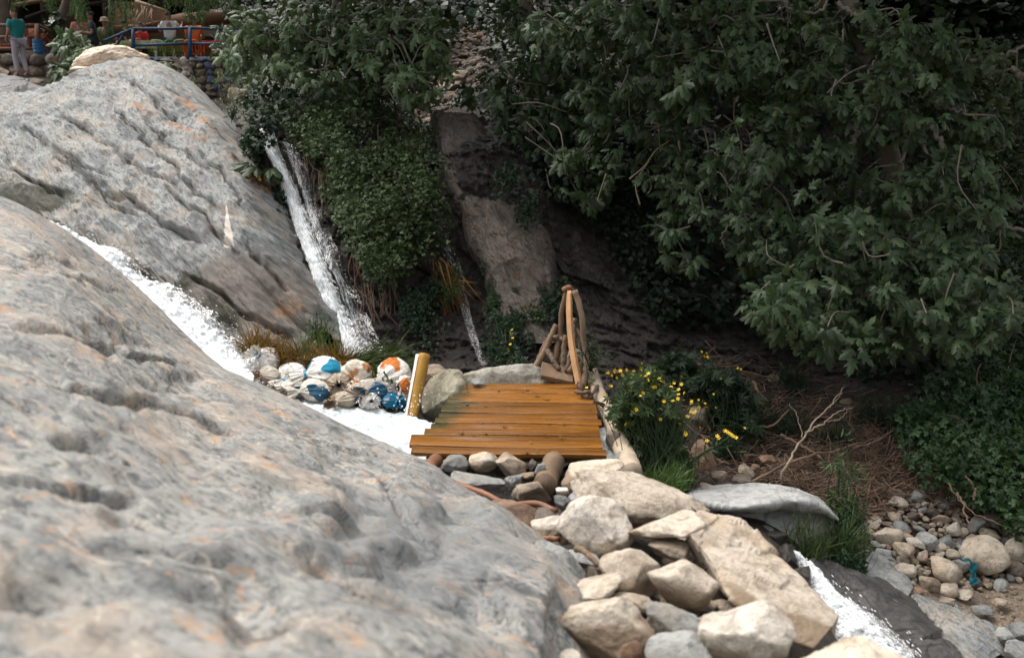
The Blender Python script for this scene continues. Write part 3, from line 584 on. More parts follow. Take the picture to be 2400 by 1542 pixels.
# pale grey overhanging boulder on the bank
pg = crom(PR([(1600,1165,7.9),(1640,1146,8.1),(1700,1138,8.25),(1780,1134,8.3),(1850,1142,8.25),(1910,1165,8.15),(1950,1195,8.0),(1968,1215,7.9)]), 60)
pe = crom(PR([(1598,1172,7.7),(1660,1184,7.5),(1720,1190,7.4),(1790,1184,7.4),(1850,1174,7.5),(1900,1180,7.58),(1945,1200,7.7),(1966,1220,7.8)]), 60)
pi = crom(PR([(1610,1180,7.9),(1670,1200,7.75),(1720,1216,7.65),(1790,1220,7.65),(1850,1222,7.7),(1900,1226,7.75),(1940,1230,7.8),(1964,1232,7.85)]), 60)
pb = crom(PR([(1620,1200,8.0),(1680,1225,7.8),(1730,1240,7.7),(1800,1248,7.65),(1850,1250,7.65),(1900,1248,7.7),(1935,1240,7.8),(1960,1236,7.85)]), 60)
big_rock('boulder', [pg+np.array([0, .6, -.6]), pg+np.array([0, .12, -.06]), pg, pg*.5+pe*.5+np.array([0, 0, .02]), pe*.94+pg*.06+np.array([0, 0, .004]), pe, pe*.8+pi*.2, pi+np.array([0, .14, 0]), pb+np.array([0, .1, 0]), pb+np.array([0, 0, -.5])], 180, 110, M['grey_slab'], fac=.03, fs=(2, 5, 12), amp=(.03, .015, .005), sc=(2, 3, 9), seed=41, label='smooth pale grey boulder with dark undercut face below the twig heap', cat='boulder')

# ------------------------------------------------------------------ water
def sheet(name, L, Rr, nu, nv, mat, amp=.03, seed=0, extra=None):
    l, r = crom(L, 60), crom(Rr, 60); g = loft([l, l*.67+r*.33+(extra if extra is not None else 0), l*.33+r*.67+(extra if extra is not None else 0), r], nv, nu).transpose(1, 0, 2)
    N = gridN(g); d = fbm(g*np.array([1, 1, .5]), 5, 4, seed)*amp+fbm(g, 18, 3, seed+1)*amp*.4
    return tag(mk(name, (g+N*d[..., None]).reshape(-1, 3), gridF(nv, nu), mat, uv=gridUV(nv, nu)), kind='structure')
def dS(px, py): px, py = np.asarray(px, float), np.asarray(py, float); return np.mean([dT(px+a, py+b_) for a in (-16, 0, 16) for b_ in (-18, 0, 18)], 0)
def toff(pts, off): q = crom(np.array(pts, float), 24); return P(q[:, 0], q[:, 1], dS(q[:, 0], q[:, 1])-off)
FL = [toff([(598,300),(632,370),(655,430),(685,520),(715,600),(745,680),(772,760),(796,836)], .11), toff([(640,305),(670,380),(702,450),(738,540),(778,640),(814,730),(838,790),(858,838)], .11)]
VL = [toff([(655,330),(690,400),(712,470),(735,540),(775,640),(808,730),(832,790),(850,838)], .09), toff([(690,340),(720,400),(748,480),(780,560),(822,650),(858,730),(885,790),(908,838)], .09)]
sheet('waterfall', *VL, 60, 260, M['veil'], .04, 61, np.array([0, -.03, .01]))
sheet('waterfall', *FL, 70, 260, M['fall'], .05, 51, np.array([0, -.05, .02]))
TRL = [toff([(1008,500),(1032,570),(1055,640),(1075,710),(1100,790),(1128,856)], .11), toff([(1050,505),(1068,570),(1085,640),(1098,710),(1118,790),(1140,856)], .11)]
sheet('waterfall', *TRL, 40, 160, M['trickle'], .03, 53, np.array([0, -.03, .01]))
up = PR([(140,532,11.2),(165,548,11.1),(205,566,11.0),(290,596,10.85),(330,640,10.75),(400,672,10.6),(455,702,10.5),(505,742,10.35),(545,788,10.2),(578,830,10.0),(600,880,9.75)])
lo = PR([(60,545,9.6),(120,600,9.5),(170,650,9.4),(240,720,9.3),(300,790,9.2),(360,850,9.1),(420,900,9.0),(470,930,8.95),(520,950,8.9),(560,960,8.9),(590,960,8.9)])
sheet('stream', lo, up, 120, 300, M['chute'], .12, 55, np.array([0, 0, .10]))
pu = G([545,600,650,700,780,860,940,1000,1060,1150,1260,1380,1440,1470], [840,880,912,932,944,956,966,985,992,1000,1000,1000,1000,1000], -.2)
pl = G([440,520,600,680,760,850,930,1000,1080,1160,1260,1360,1440,1500], [960,980,1000,1020,1040,1065,1085,1095,1095,1094,1092,1090,1092,1096], -.26)
sheet('pool', pl, pu, 160, 260, M['foam'], .10, 57, np.array([0, 0, .05]))
ll = PR([(1850,1300,7.25),(1880,1340,7.2),(1905,1400,7.0),(1940,1470,6.85),(1985,1545,6.7),(2040,1640,6.5)])
lr = PR([(1880,1312,7.3),(1945,1368,7.15),(2010,1418,7.0),(2080,1470,6.85),(2150,1530,6.65),(2230,1640,6.4)])
sheet('stream', ll, lr, 90, 160, M['lower'], .07, 59, np.array([0, 0, .06]))
# spray
ico = bmesh.new(); bmesh.ops.create_icosphere(ico, subdivisions=1, radius=1); IV = np.array([v.co[:] for v in ico.verts]); IF = np.array([[v.index for v in f.verts] for f in ico.faces]); ico.free()
rs = np.random.RandomState(8); sp = MB(); Vs = []; Fs = []; k = 0
def drops(n, cx, cy, rx, ry, d, dr, s0, s1):
    global k
    q = rs.normal(size=(n, 2)); pts = P(cx+q[:, 0]*rx, cy+q[:, 1]*ry, d+rs.normal(size=n)*dr)
    for p in pts:
        s = rs.uniform(s0, s1)**1.0*np.array([1, 1, rs.uniform(.8, 1.6)]); Vs.append(p+IV*s); Fs.append(IF+k); k += len(IV)
for a in [(60,600,850,30,22,9.6,.2,.002,.008),(90,880,920,60,25,9.2,.2,.002,.008),(60,965,945,22,30,8.9,.15,.002,.009),(40,700,915,40,15,9.4,.2,.002,.008),(170,840,815,26,22,10.4,.12,.001,.004),(40,560,800,30,30,9.9,.2,.002,.007)]: drops(*a)
def along(n, pl, pr, off, jit, s0, s1, u0, u1, mean=(.3, .2)):
    global k
    l, r = crom(np.array(pl, float), 60), crom(np.array(pr, float), 60); i = rs.randint(0, 59, n); u = np.clip(rs.normal(mean[0], mean[1], n), u0, u1)
    q = l[i]*(1-u)[:, None]+r[i]*u[:, None]; fl = nrm_(np.gradient((l+r)/2, axis=0))[i]
    for p, f in zip(q, fl):
        s = rs.uniform(s0, s1); a = np.array([rs.normal()*jit, -abs(rs.normal()*jit)-off, rs.normal()*jit]); W = IV*s; W = W+np.outer(W@f, f)*rs.uniform(.5, 5); Vs.append(p+a+W); Fs.append(IF+k); k += len(IV)
nrm_ = lambda v: v/(np.linalg.norm(v, axis=-1, keepdims=True)+1e-9)
along(420, FL[0], FL[1], .02, .015, .0015, .0035, 0, 1, (.45, .28)); along(600, VL[0], VL[1], .01, .012, .001, .0026, 0, 1, (.5, .28)); along(200, TRL[0], TRL[1], .0, .012, .001, .0028, 0, 1, (.5, .22))
along(420, up, lo, -.1, .05, .0015, .005, 0, .8, (.12, .12)); along(260, lr, ll, -.05, .03, .0015, .0045, 0, .9, (.2, .2))
tag(mk('water_spray', np.concatenate(Vs), np.concatenate(Fs), M['drop']), label='white water droplets splashing over the sandbags and stream edge', kind='stuff', cat='spray')
# ------------------------------------------------------------------ stones
def ico_arr(sub):
    bm = bmesh.new(); bmesh.ops.create_icosphere(bm, subdivisions=sub, radius=1)
    V = np.array([v.co[:] for v in bm.verts]); Fc = np.array([[v.index for v in f.verts] for f in bm.faces]); bm.free(); return V, Fc
ICO = {s: ico_arr(s) for s in (2, 3, 4, 5)}
def rock_arr(seed, ang=.5, sub=4, rough=1.):
    V, Fc = ICO[sub]; V = V.copy(); r = np.random.RandomState(seed)
    V = V*(1+.28*fbm(V, .9, 2, seed))[:, None]
    for k in range(int(6+10*ang)):
        n = r.normal(size=3); n /= np.linalg.norm(n); o = r.uniform(.56, .86)-.10*ang
        s = V@n; ex = np.maximum(0, s-o); V = V-(ex*(.86+.13*ang))[:, None]*n
    V = V*(1+rough*(.13*fbm(V, 2.0, 3, seed+1)+.07*fbm(V, 5, 3, seed+2, .55, True)+.025*fbm(V, 16, 2, seed+3)))[:, None]
    V = V+V*(facets(V, 1.6, seed % 50)*.035+facets(V, 4, seed % 37)*.016)[:, None]
    lo, hi = V.min(0), V.max(0); return (V-(lo+hi)/2)/((hi-lo)/2), Fc
def stone(px, py, w, h, d, mat, label=None, seed=None, ang=.5, roll=0, depth=None, group=None, name='stone', sub=4, cat='stone', dirt_shade=None, rough=1.):
    seed = seed if seed is not None else int(px*7+py*13) % 9973
    V, Fc = rock_arr(seed, ang, sub, rough); r = np.random.RandomState(seed)
    sx = M_(w, d)/2; sy = (depth or r.uniform(.8, 1.0))*sx; hh = M_(h, d)/2
    sz = max(math.sqrt(max(hh*hh-(sy*.42)**2, (.62*hh)**2)), .4*hh)/.93
    Rm = np.array((Matrix.Rotation(math.radians(roll), 3, 'Y')@Matrix.Rotation(r.uniform(-.3, .3), 3, 'X')))
    W = (V*np.array([sx, sy, sz]))@Rm.T
    at = None
    if dirt_shade is not None: at = {'dirt_shade': np.clip(dirt_shade-W[:, 2]/sz*.55-V[:, 1]*.25, 0, 1)}  # brown dirt plus shade put into the colour of low, near sides
    o = mk(name, W+P(px, py, d), Fc, M[mat], attrs=at); return tag(o, label, cat, group)
GA = 'stones piled below the footbridge'
for a in [
 (1069,1086,64,46,7.45,'stone_grey','rounded grey stone under the left half of the bridge edge, right of the reddish log',.4,0),
 (1134,1083,70,54,7.4,'stone_white','pale rounded stone with a brown foot touching the front edge of the bridge',.35,0),
 (1198,1092,82,56,7.35,'stone_tan','tan angular stone sloping down to the right under the bridge',.8,18),
 (1117,1131,142,58,6.95,'stone_grey','long flat faceted grey green stone above the fallen stick',.9,4),
 (1247,1153,92,72,6.65,'stone_tan','angular brown stone with a pale facet, left of the dark log end',.95,10),
 (1266,1103,27,36,7.1,'stone_grey','narrow upright grey stone left of the dark log end',.6,0),
 (1246,1090,24,22,7.4,'stone_dark','small dark brown stone tucked under the bridge edge',.6,0),
 (1203,1128,44,34,7.0,'stone_grey','small grey stone between the flat grey one and the angular brown one',.7,0),
 (1233,1115,40,22,7.05,'stone_tan','small tan stone wedged above the angular brown one',.6,0),
 (1388,1106,155,64,7.1,'stone_beige','long beige stone lying under the right corner of the bridge',.3,-14),
 (1413,1143,172,66,6.75,'stone_grey','blue grey slab slanting right, below the long beige stone',.9,-17),
 (1515,1140,60,34,7.2,'stone_grey','blue grey stone at the foot of the yellow flowers',.8,8),
 (1538,1158,56,36,7.0,'stone_grey','flat blue grey stone just below the green grass tuft',.8,5),
 (1592,1165,46,26,7.1,'stone_beige','small cream stone left of the smooth pale grey boulder',.4,0),
 (1193,1210,136,84,6.1,'stone_rust','pinkish brown streaked stone below the fallen stick',.6,8),
 (1281,1236,76,50,5.9,'stone_white','white stone left of the big heart shaped stone',.6,0),
 (1279,1205,54,24,6.1,'stone_dark','thin dark grey stone under the end of the stick',.6,0),
 (1320,1182,44,44,6.3,'stone_grey','small pale grey stone at the end of the stick',.6,0),
 (1318,1154,32,30,6.5,'stone_white','small pale stone right under the dark log end',.6,0),
 (1172,1248,60,40,5.9,'stone_grey','grey blue stone at the edge of the bedrock slope',.7,0),
 (1310,1335,140,116,5.0,'stone_grey','angular grey stone with orange streaks beside the bedrock',.9,12),
 (1480,1345,150,112,4.95,'stone_beige','squarish beige stone under the arched stone',.4,0),
 (1597,1372,170,124,4.8,'stone_beige','round cream stone left of the long leaning block',.3,10),
 (1570,1287,104,50,5.3,'stone_tan','small oval tan stone in the hollow under the arched stone',.3,8),
 (1380,1388,172,76,4.75,'stone_beige','flat two toned beige stone resting on the large mossy stone',.5,-16),
 (1478,1412,88,56,4.7,'stone_beige','small cream stone behind the large mossy stone',.3,16),
 (1574,1464,136,84,4.4,'stone_grey','grey wedge stone between the mossy stone and the white one',.9,14),
 (1590,1535,160,84,4.05,'stone_grey','grey beige stone cut by the bottom edge of the photo',.4,0),
 (1480,1525,52,50,4.1,'stone_rust','small orange brown stone at the bottom, under the mossy stone',.5,0),
 (1308,1440,40,34,4.45,'stone_rust','little reddish stone between bedrock and mossy stone',.5,0),
 (1275,1525,60,50,4.1,'stone_grey','small grey stone wedged at the bottom end of the bedrock',.5,0),
 (1330,1545,70,40,4.0,'stone_white','small whitish stone at the bottom under the mossy stone',.5,0),
 (1370,1310,90,40,5.3,'stone_grey','dark bluish stone behind the angular grey stone',.8,14),
 (1445,1320,60,36,5.25,'stone_dark','shadowed stone below the heart shaped stone',.5,0),
 (1000,1108,40,26,7.3,'stone_dark','dark wedge of stone beside the foam at the reddish log',.9,25),
 ]:
    stone(*a[:6], label=a[6], ang=a[7], roll=a[8], group=GA, dirt_shade=.45 if a[5] in ('stone_beige', 'stone_white') else None)
stone(1395,1240,184,168,5.55,'stone_white','big heart shaped whitish stone with grey lichen patches on top',seed=77,ang=.35,dirt_shade=.3,group=GA,sub=5)
stone(1500,1180,330,120,5.9,'stone_beige','large cream ridge stone peaking above the heart shaped stone',seed=412,ang=.6,roll=8,depth=.5,group=GA,sub=5,dirt_shade=.2)
stone(1460,1150,150,80,6.2,'stone_beige','cream stone forming the hump at the back of the ridge stone',seed=15,ang=.5,roll=-22,group=GA,dirt_shade=.2)
stone(1412,1472,250,170,4.3,'stone_beige','large rounded beige stone with moss on its flat top',seed=91,ang=.45,group=GA,sub=5,dirt_shade=.62)
stone(1742,1490,226,196,4.15,'stone_white','large egg shaped white stone below the long leaning block',seed=133,ang=.3,roll=14,group=GA,sub=5,dirt_shade=.3)
stone(1560,1236,190,74,5.42,'stone_beige','arched beige stone bridging the hollow',seed=66,ang=.5,roll=-10,group=GA,dirt_shade=.5)
stone(2010,1610,330,190,3.6,'stone_beige','out of focus pale boulder at the bottom right',seed=3,ang=.35,roll=4,group=GA,sub=5)
pm = [(1250,1230),(1330,1180),(1480,1200),(1600,1260),(1720,1400),(1850,1560),(1300,1560),(1260,1420)]; rq = np.random.RandomState(91)
VC = []; FC = []; kc_ = 0
for i in range(110):
    while True:
        x, y = rq.uniform(1240, 1850), rq.uniform(1180, 1560)
        c_ = False; n_ = len(pm)
        for j in range(n_):
            (x0, y0), (x1, y1) = pm[j], pm[(j+1) % n_]
            if (y0 > y) != (y1 > y) and x < (x1-x0)*(y-y0)/(y1-y0)+x0: c_ = not c_
        if c_: break
    V, Fc = rock_arr(int(rq.randint(60)), .7, 3); d_ = float(dT0(x, y))-.04; V = V*np.array([M_(rq.uniform(30, 75), d_)/2, M_(rq.uniform(30, 60), d_)/2, M_(rq.uniform(24, 52), d_)/2])+P(x, y, d_); VC.append(V); FC.append(Fc+kc_); kc_ += len(V)
tag(mk('rubble', np.concatenate(VC), np.concatenate(FC), M['stone_tan']), label='small rubble filling the gaps between the big piled stones', cat='rubble', kind='stuff')
# the long leaning block
def lin(row, n):
    r_ = PR(row); t = np.linspace(0, len(row)-1, n); i = np.minimum(t.astype(int), len(row)-2); f = (t-i)[:, None]; return r_[i]*(1-f)+r_[i+1]*f
r1 = lin([(1645,1199,5.62),(1737,1204,5.6),(1850,1320,5.25),(1967,1442,4.88)], 160); r2 = lin([(1610,1214,5.45),(1700,1270,5.22),(1815,1362,4.98),(1963,1447,4.78)], 160)
r3 = lin([(1604,1235,5.34),(1668,1312,5.05),(1775,1396,4.78),(1958,1460,4.68)], 160); r4 = lin([(1612,1262,5.32),(1702,1396,4.86),(1805,1484,4.62),(1905,1522,4.56)], 160)
rws = [r4+np.array([.12, .5, -.05]), r1+np.array([.05, .14, -.22]), r1, r2, r3, r4, r4+np.array([.03, .2, -.12])]; tt_ = np.linspace(0, len(rws)-1, 110); ii = np.minimum(tt_.astype(int), len(rws)-2); ff = (tt_-ii)[:, None, None]
rws = np.stack(rws); kg = rws[ii]*(1-ff)+rws[ii+1]*ff
for _ in range(5): kg[1:-1] = (kg[:-2]+2*kg[1:-1]+kg[2:])/4; kg[:, 1:-1] = (kg[:, :-2]+2*kg[:, 1:-1]+kg[:, 2:])/4
Nk = gridN(kg); dk = fbm(kg, 3, 4, 70)*.035+fbm(kg, 10, 4, 71)*.018+fbm(kg, 35, 3, 72)*.005+facets(kg, 5, 73)*.012; kg = kg+Nk*dk[..., None]
vk = np.linspace(0, 1, 110)[:, None]*np.ones(160); uk = np.linspace(0, 1, 160)[None]*np.ones((110, 1))
dirt_shade = np.clip((vk-.62)*7, 0, 1)*np.clip((uk-.3)*3+.2, 0, 1)  # dirt and shade tone painted along the low end face
big = mk('stone', np.concatenate([kg.reshape(-1, 3), [kg[:, 0].mean(0)], [kg[:, -1].mean(0)]]), [list(map(int, f)) for f in gridF(110, 160)]+[[i*160, (i+1)*160, 110*160] for i in range(109)]+[[(i+1)*160+159, i*160+159, 110*160+1] for i in range(109)], M['stone_beige'], attrs={'dirt_shade': np.r_[dirt_shade.ravel(), 0, 1]})
tag(big, 'long beige block leaning down to the right over the stone pile, the largest there', 'stone', GA)
# granite at the back of the bridge
stone(1180,915,262,150,9.5,'granite','big speckled granite boulder behind the far edge of the bridge',seed=52,ang=.25,depth=.6,name='boulder',cat='boulder',sub=5)
stone(1046,938,140,126,9.3,'mossgranite','mossy flank of granite leaning left beside the foam pool',seed=58,ang=.35,roll=-32,name='boulder',cat='boulder',sub=5)
stone(1017,885,82,66,9.55,'stone_tan','small brown boulder right of the yellow post',seed=45,ang=.5,name='boulder',cat='boulder')
stone(1120,896,34,18,9.15,'stone_grey','flat grey pebble on the granite by the first plank')
stone(1352,850,46,80,9.4,'granite','pale stone standing behind the stick railing',ang=.4)
for a in [(1432,985,34,50,8.6,'granite','pale stone between planks and fallen log, upper one'),(1440,1030,40,46,8.2,'stone_tan','mossy brown stone between planks and fallen log, lower one'),(1452,1075,36,36,7.9,'stone_grey','wet grey stone at the near right corner of the bridge')]:
    stone(*a[:6], label=a[6], ang=.4)
# stones on the dark bank
for a in [(1647,1067,62,76,8.75,'stone_rust','reddish brown rock behind the sprawling flower stem',.6),(1640,974,50,66,9.7,'stone_tan','grey brown upright rock between the two flower plants',.5),
 (1811,894,52,28,11.2,'stone_tan','brown rock lying in the dark under the fig tree',.6),(1750,1105,42,36,8.9,'stone_tan','rounded tan rock above the pale grey boulder',.5),(1799,1079,42,30,9.2,'stone_rust','reddish rock at the foot of the bare dry branch',.6),
 (1685,1118,42,26,8.7,'stone_tan','flat brown rock at the left end of the pale boulder',.6),(1735,1125,46,28,8.6,'stone_dark','dark rock just behind the pale boulder crest',.6),(1615,890,40,22,10.6,'stone_dark','small flat rock behind the flower plant',.6),
 (1735,880,60,20,11.6,'stone_dark','flat dark rock left of the brown rock under the fig tree',.6),(1985,945,32,24,10.6,'stone_tan','small rock in the twigs under the fig leaves',.5),(2075,965,34,26,10.4,'stone_tan','small pale rock left of the bramble hedge',.5),(2090,985,28,20,10.3,'stone_dark','small rock beside the pale one left of the hedge',.5),
 (1610,1110,36,50,8.6,'stone_dark','dark leaning rock at the right foot of the flowers',.7),(1770,1095,22,18,9.0,'stone_rust','pebble left of the reddish rock',.5),(1655,1140,30,20,8.4,'stone_tan','tan pebble touching the pale boulder',.5),(2025,1060,24,16,9.6,'stone_tan','lone pebble on the twig heap',.5)]:
    stone(*a[:6], label=a[6], ang=a[7])
stone(1545,1190,26,18,6.4,'stone_grey','grey pebble in the grass beside the ridge stone')
for a in [(1812,1262,64,44,7.45,'wet','wet black rock at the head of the lower stream'),(1848,1302,60,54,7.25,'wet','second wet black rock beside the long leaning block'),(1790,1248,50,34,7.6,'stone_grey','blue grey rock where the lower stream appears'),(1880,1352,44,50,7.1,'wet','small wet rock edging the lower stream'),(1925,1330,60,36,7.5,'wet','wet rock under the green grass tuft'),(1985,1345,50,40,7.6,'stone_dark','dark rock between the two grass tufts')]: stone(*a[:6], label=a[6], ang=.5)
# far cream boulder behind the layered one
stone(262,152,180,96,16.9,'cream','cream weathered boulder behind the top of the layered grey boulder',seed=23,ang=.4,depth=.6,name='boulder',cat='boulder',sub=5,rough=1.5)
stone(215,172,100,50,16.5,'cream','cream broken ledge at the left foot of the cream boulder',seed=29,ang=.7,name='boulder',cat='boulder',rough=1.6)
stone(345,168,110,46,16.6,'cream','low cream shoulder at the right of the cream boulder',seed=31,ang=.5,roll=18,name='boulder',cat='boulder')
# rocks in the dark behind the waterfall lip
for a in [(585,285,60,30,13.6,'stone_dark','flat dark rock at the lip of the waterfall'),(560,225,50,40,16.5,'stone_tan','brown rock at the right foot of the blue stone wall')]: stone(*a[:6], label=a[6])

# dry stone bank at the right
GB = 'stones in the dry stone bank'; bank = []
def bstone(px, py, w, h, mat, label=None, ang=.6, roll=0, off=.07, seed=None):
    o = stone(px, py, w*1.06, h*1.08, float(dT0(px, py))-off, mat, label, ang=ang, roll=roll, group=GB, sub=3, seed=seed); bank.append((px, py, w, h, o)); return o
for a in [(2310,1310,105,100,'stone_beige','biggest boulder of the stone bank, beige and tilted',.4,25,.16),(2219,1338,86,60,'stone_beige','beige block leaning left of the teal cloth scrap',.5,32,.14),(2082,1257,66,42,'stone_beige','broad tan stone at the left end of the stone bank',.5,-6,.1),
 (2377,1288,52,60,'stone_beige','tall beige stone at the right edge of the stone bank',.5,20,.12),(2287,1229,52,36,'stone_grey','streaked grey slab above the biggest boulder',.7,-14,.1),(2120,1290,50,34,'stone_tan','tan stone under the broad tan one',.4,6,.1),(2124,1336,58,32,'stone_beige','pinkish oval stone at the foot of the stone bank',.2,8,.1),
 (2221,1379,50,32,'stone_beige','pale oval stone lying at the foot below the leaning block',.2,-4,.08),(2173,1267,46,40,'stone_grey','striped grey green stone in the middle of the bank',.8,30,.1),(2235,1239,37,34,'stone_white','round pale stone left of the streaked slab',.4,0,.1),(2152,1164,34,34,'stone_grey','dark grey stone standing on the top course',.7,20,.07),
 (2103,1176,42,29,'stone_beige','pale angular stone on the top course at the left',.7,0,.07),(2097,1153,38,21,'stone_grey','flat grey stone topping the bank at the left',.8,-8,.05),(2043,1227,42,29,'stone_beige','tan flat topped stone at the left edge by the weeds',.8,-6,.07),(2275,1183,30,23,'stone_white','whitish stone on the top course',.5,10,.06),
 (2250,1169,32,24,'stone_white','rounded whitish stone on the crest under the twigs',.4,10,.06),(2231,1172,29,25,'stone_white','pale stone with a tilted top on the crest',.6,14,.06),(2206,1180,32,25,'stone_grey','lined grey stone on the top course',.7,20,.06),(2367,1222,48,29,'stone_white','long white stone at the right end of the top course',.4,10,.07),
 (2321,1208,44,24,'stone_white','flat whitish stone beside the long white one',.6,14,.07),(2318,1253,66,36,'stone_tan','flat layered olive brown stone over the biggest boulder',.8,12,.07),(2321,1189,40,28,'stone_tan','olive stone under the hedge on the crest',.7,24,.05),(2145,1273,42,27,'stone_white','pale stone left of the striped one',.6,0,.09),
 (2175,1368,50,40,'stone_tan','brown layered stone at the foot, left of the pale oval',.8,20,.08),(2255,1322,50,34,'stone_grey','grey stone behind the teal cloth scrap',.5,6,.1),(2232,1297,30,18,'stone_beige','small flat beige stone above the grey one',.3,4,.1),(2160,1305,26,32,'stone_tan','ochre stone left of the pebbles',.6,0,.08),
 (2290,1365,34,28,'stone_dark','dark stone under the biggest boulder',.6,0,.06),(2385,1335,50,40,'stone_dark','half buried dark stone at the right frame edge',.4,0,.08),(2365,1190,28,22,'stone_rust','reddish block at the right of the crest',.9,0,.05)]:
    bstone(*a)
poly = np.array([(2030,1235),(2080,1150),(2130,1140),(2250,1155),(2330,1185),(2420,1225),(2420,1350),(2300,1385),(2150,1390),(2060,1290)], float)
def inpoly(x, y, pl):
    c = False; n = len(pl)
    for i in range(n):
        x0, y0 = pl[i]; x1, y1 = pl[(i+1) % n]
        if (y0 > y) != (y1 > y) and x < (x1-x0)*(y-y0)/(y1-y0)+x0: c = not c
    return c
PV = []; PF = []; pk = [0]; rs = np.random.RandomState(31); fill = []; cw = {'stone_tan': 'tan', 'stone_grey': 'grey', 'stone_beige': 'beige', 'stone_white': 'whitish', 'stone_dark': 'dark brown', 'stone_rust': 'rusty'}
for t in range(6000):
    x, y = rs.uniform(2025, 2425), rs.uniform(1140, 1395); wd = rs.choice([40, 34, 28, 22, 16])*rs.uniform(.9, 1.1) if t < 3000 else rs.choice([24, 18, 13]); hg = wd*rs.uniform(.6, .85)
    if not inpoly(x, y, poly): continue
    if any(((x-b_[0])/(.37*(b_[2]+wd)))**2+((y-b_[1])/(.37*(b_[3]+hg)))**2 < 1 for b_ in bank): continue
    m = rs.choice(['stone_tan', 'stone_grey', 'stone_beige', 'stone_white', 'stone_dark', 'stone_rust'], p=[.40, .20, .2, .06, .10, .04])
    if wd < 21:
        V, Fc = rock_arr(int(rs.randint(60)), .6, 3); d_ = float(dT0(x, y))-.03; V = V*np.array([M_(wd, d_)/2, M_(wd, d_)/2.2, M_(hg, d_)/2])*1.05+P(x, y, d_); PV.append(V); PF.append(Fc+pk[0]); pk[0] += len(V); bank.append((x, y, wd, hg, None)); continue
    o = bstone(x, y, wd, hg, m, ang=rs.uniform(.75, 1.1), roll=rs.uniform(-25, 25), off=.03, seed=int(rs.randint(9000))); fill.append((x, y, m, o))
    if len(fill) > 110 and t < 3000: continue
    if len(bank) > 330: break
ORD = ['leftmost', 'second', 'third', 'fourth', 'fifth', 'sixth', 'seventh', 'eighth', 'ninth', 'tenth', 'eleventh', 'twelfth', 'thirteenth', 'fourteenth', 'fifteenth', 'sixteenth', 'seventeenth', 'eighteenth', 'nineteenth', 'twentieth']
crs = ['crest course', 'upper course', 'upper middle course', 'middle course', 'lower middle course', 'lower course', 'foot course']
rowd = {}
for x, y, m, o in fill:
    top = np.interp(x, [2030, 2080, 2250, 2420], [1225, 1150, 1155, 1225]); bt = np.interp(x, [2030, 2060, 2150, 2300, 2420], [1245, 1290, 1390, 1385, 1350])
    rowd.setdefault((int(np.clip((y-top)/(bt-top+1e-6), 0, .999)*7), cw[m]), []).append((x, o))
for (ri, cn), lst in rowd.items():
    for i, (x, o) in enumerate(sorted(lst, key=lambda q: q[0])):
        o['label'] = ('only small %s stone in the %s of the bank' % (cn, crs[ri])) if len(lst) == 1 else '%s%s small %s stone in the %s of the bank' % (ORD[min(i, 19)], '' if i == 0 else ' from left', cn, crs[ri])
tag(mk('pebbles', np.concatenate(PV), np.concatenate(PF), M['stone_tan']), label='small pebbles chinking the gaps of the stone bank', cat='pebbles', kind='stuff')
# rubble slope between the trees
GC = 'rubble stones on the slope between the trees'; rub = []
poly2 = np.array([(985,110),(1010,60),(1100,45),(1170,60),(1165,140),(1130,200),(1080,245),(1000,285),(930,255),(945,220),(1000,180)], float)
for t in range(6000):
    x, y = rs.uniform(925, 1175), rs.uniform(45, 285); wd = rs.choice([18, 25, 33, 44], p=[.3, .35, .25, .1])*rs.uniform(.9, 1.1); hg = wd*rs.uniform(.6, .85)
    if not inpoly(x, y, poly2) or any(((x-b_[0])/(.45*(b_[2]+wd)))**2+((y-b_[1])/(.45*(b_[3]+hg)))**2 < 1 for b_ in rub): continue
    m = rs.choice(['stone_tan', 'stone_dark', 'stone_rust'], p=[.5, .25, .25])
    o = stone(x, y, wd*1.05, hg*1.05, float(dT0(x, y))-.12, m, 'angular brown stone in the rubble slope between the two fig trees', ang=rs.uniform(.5, .95), roll=rs.uniform(-25, 25), group=GC, sub=3, seed=int(rs.randint(9000)))
    rub.append((x, y, wd, hg, o))
    if len(rub) > 62: break
VC = []; FC = []; kc_ = 0; rq = np.random.RandomState(93); nn = 0
while nn < 420:
    x, y = rq.uniform(925, 1175), rq.uniform(40, 290)
    if not inpoly(x, y, poly2): continue
    nn += 1; V, Fc = rock_arr(int(rq.randint(60)), .8, 3); d_ = float(dT(x, y))-.05; s_ = rq.uniform(9, 26); V = V*np.array([M_(s_, d_)/2, M_(s_, d_)/2, M_(s_*rq.uniform(.6, .9), d_)/2])+P(x, y, d_); VC.append(V); FC.append(Fc+kc_); kc_ += len(V)
tag(mk('scree', np.concatenate(VC), np.concatenate(FC), M['stone_dark']), label='brown scree of small broken stones between the two fig trees', cat='scree', kind='stuff')
stone(1075,178,48,28,15.6,'stone_tan','rounded brown boulder at the foot of the rubble slope',seed=8,ang=.3,name='boulder',cat='boulder')
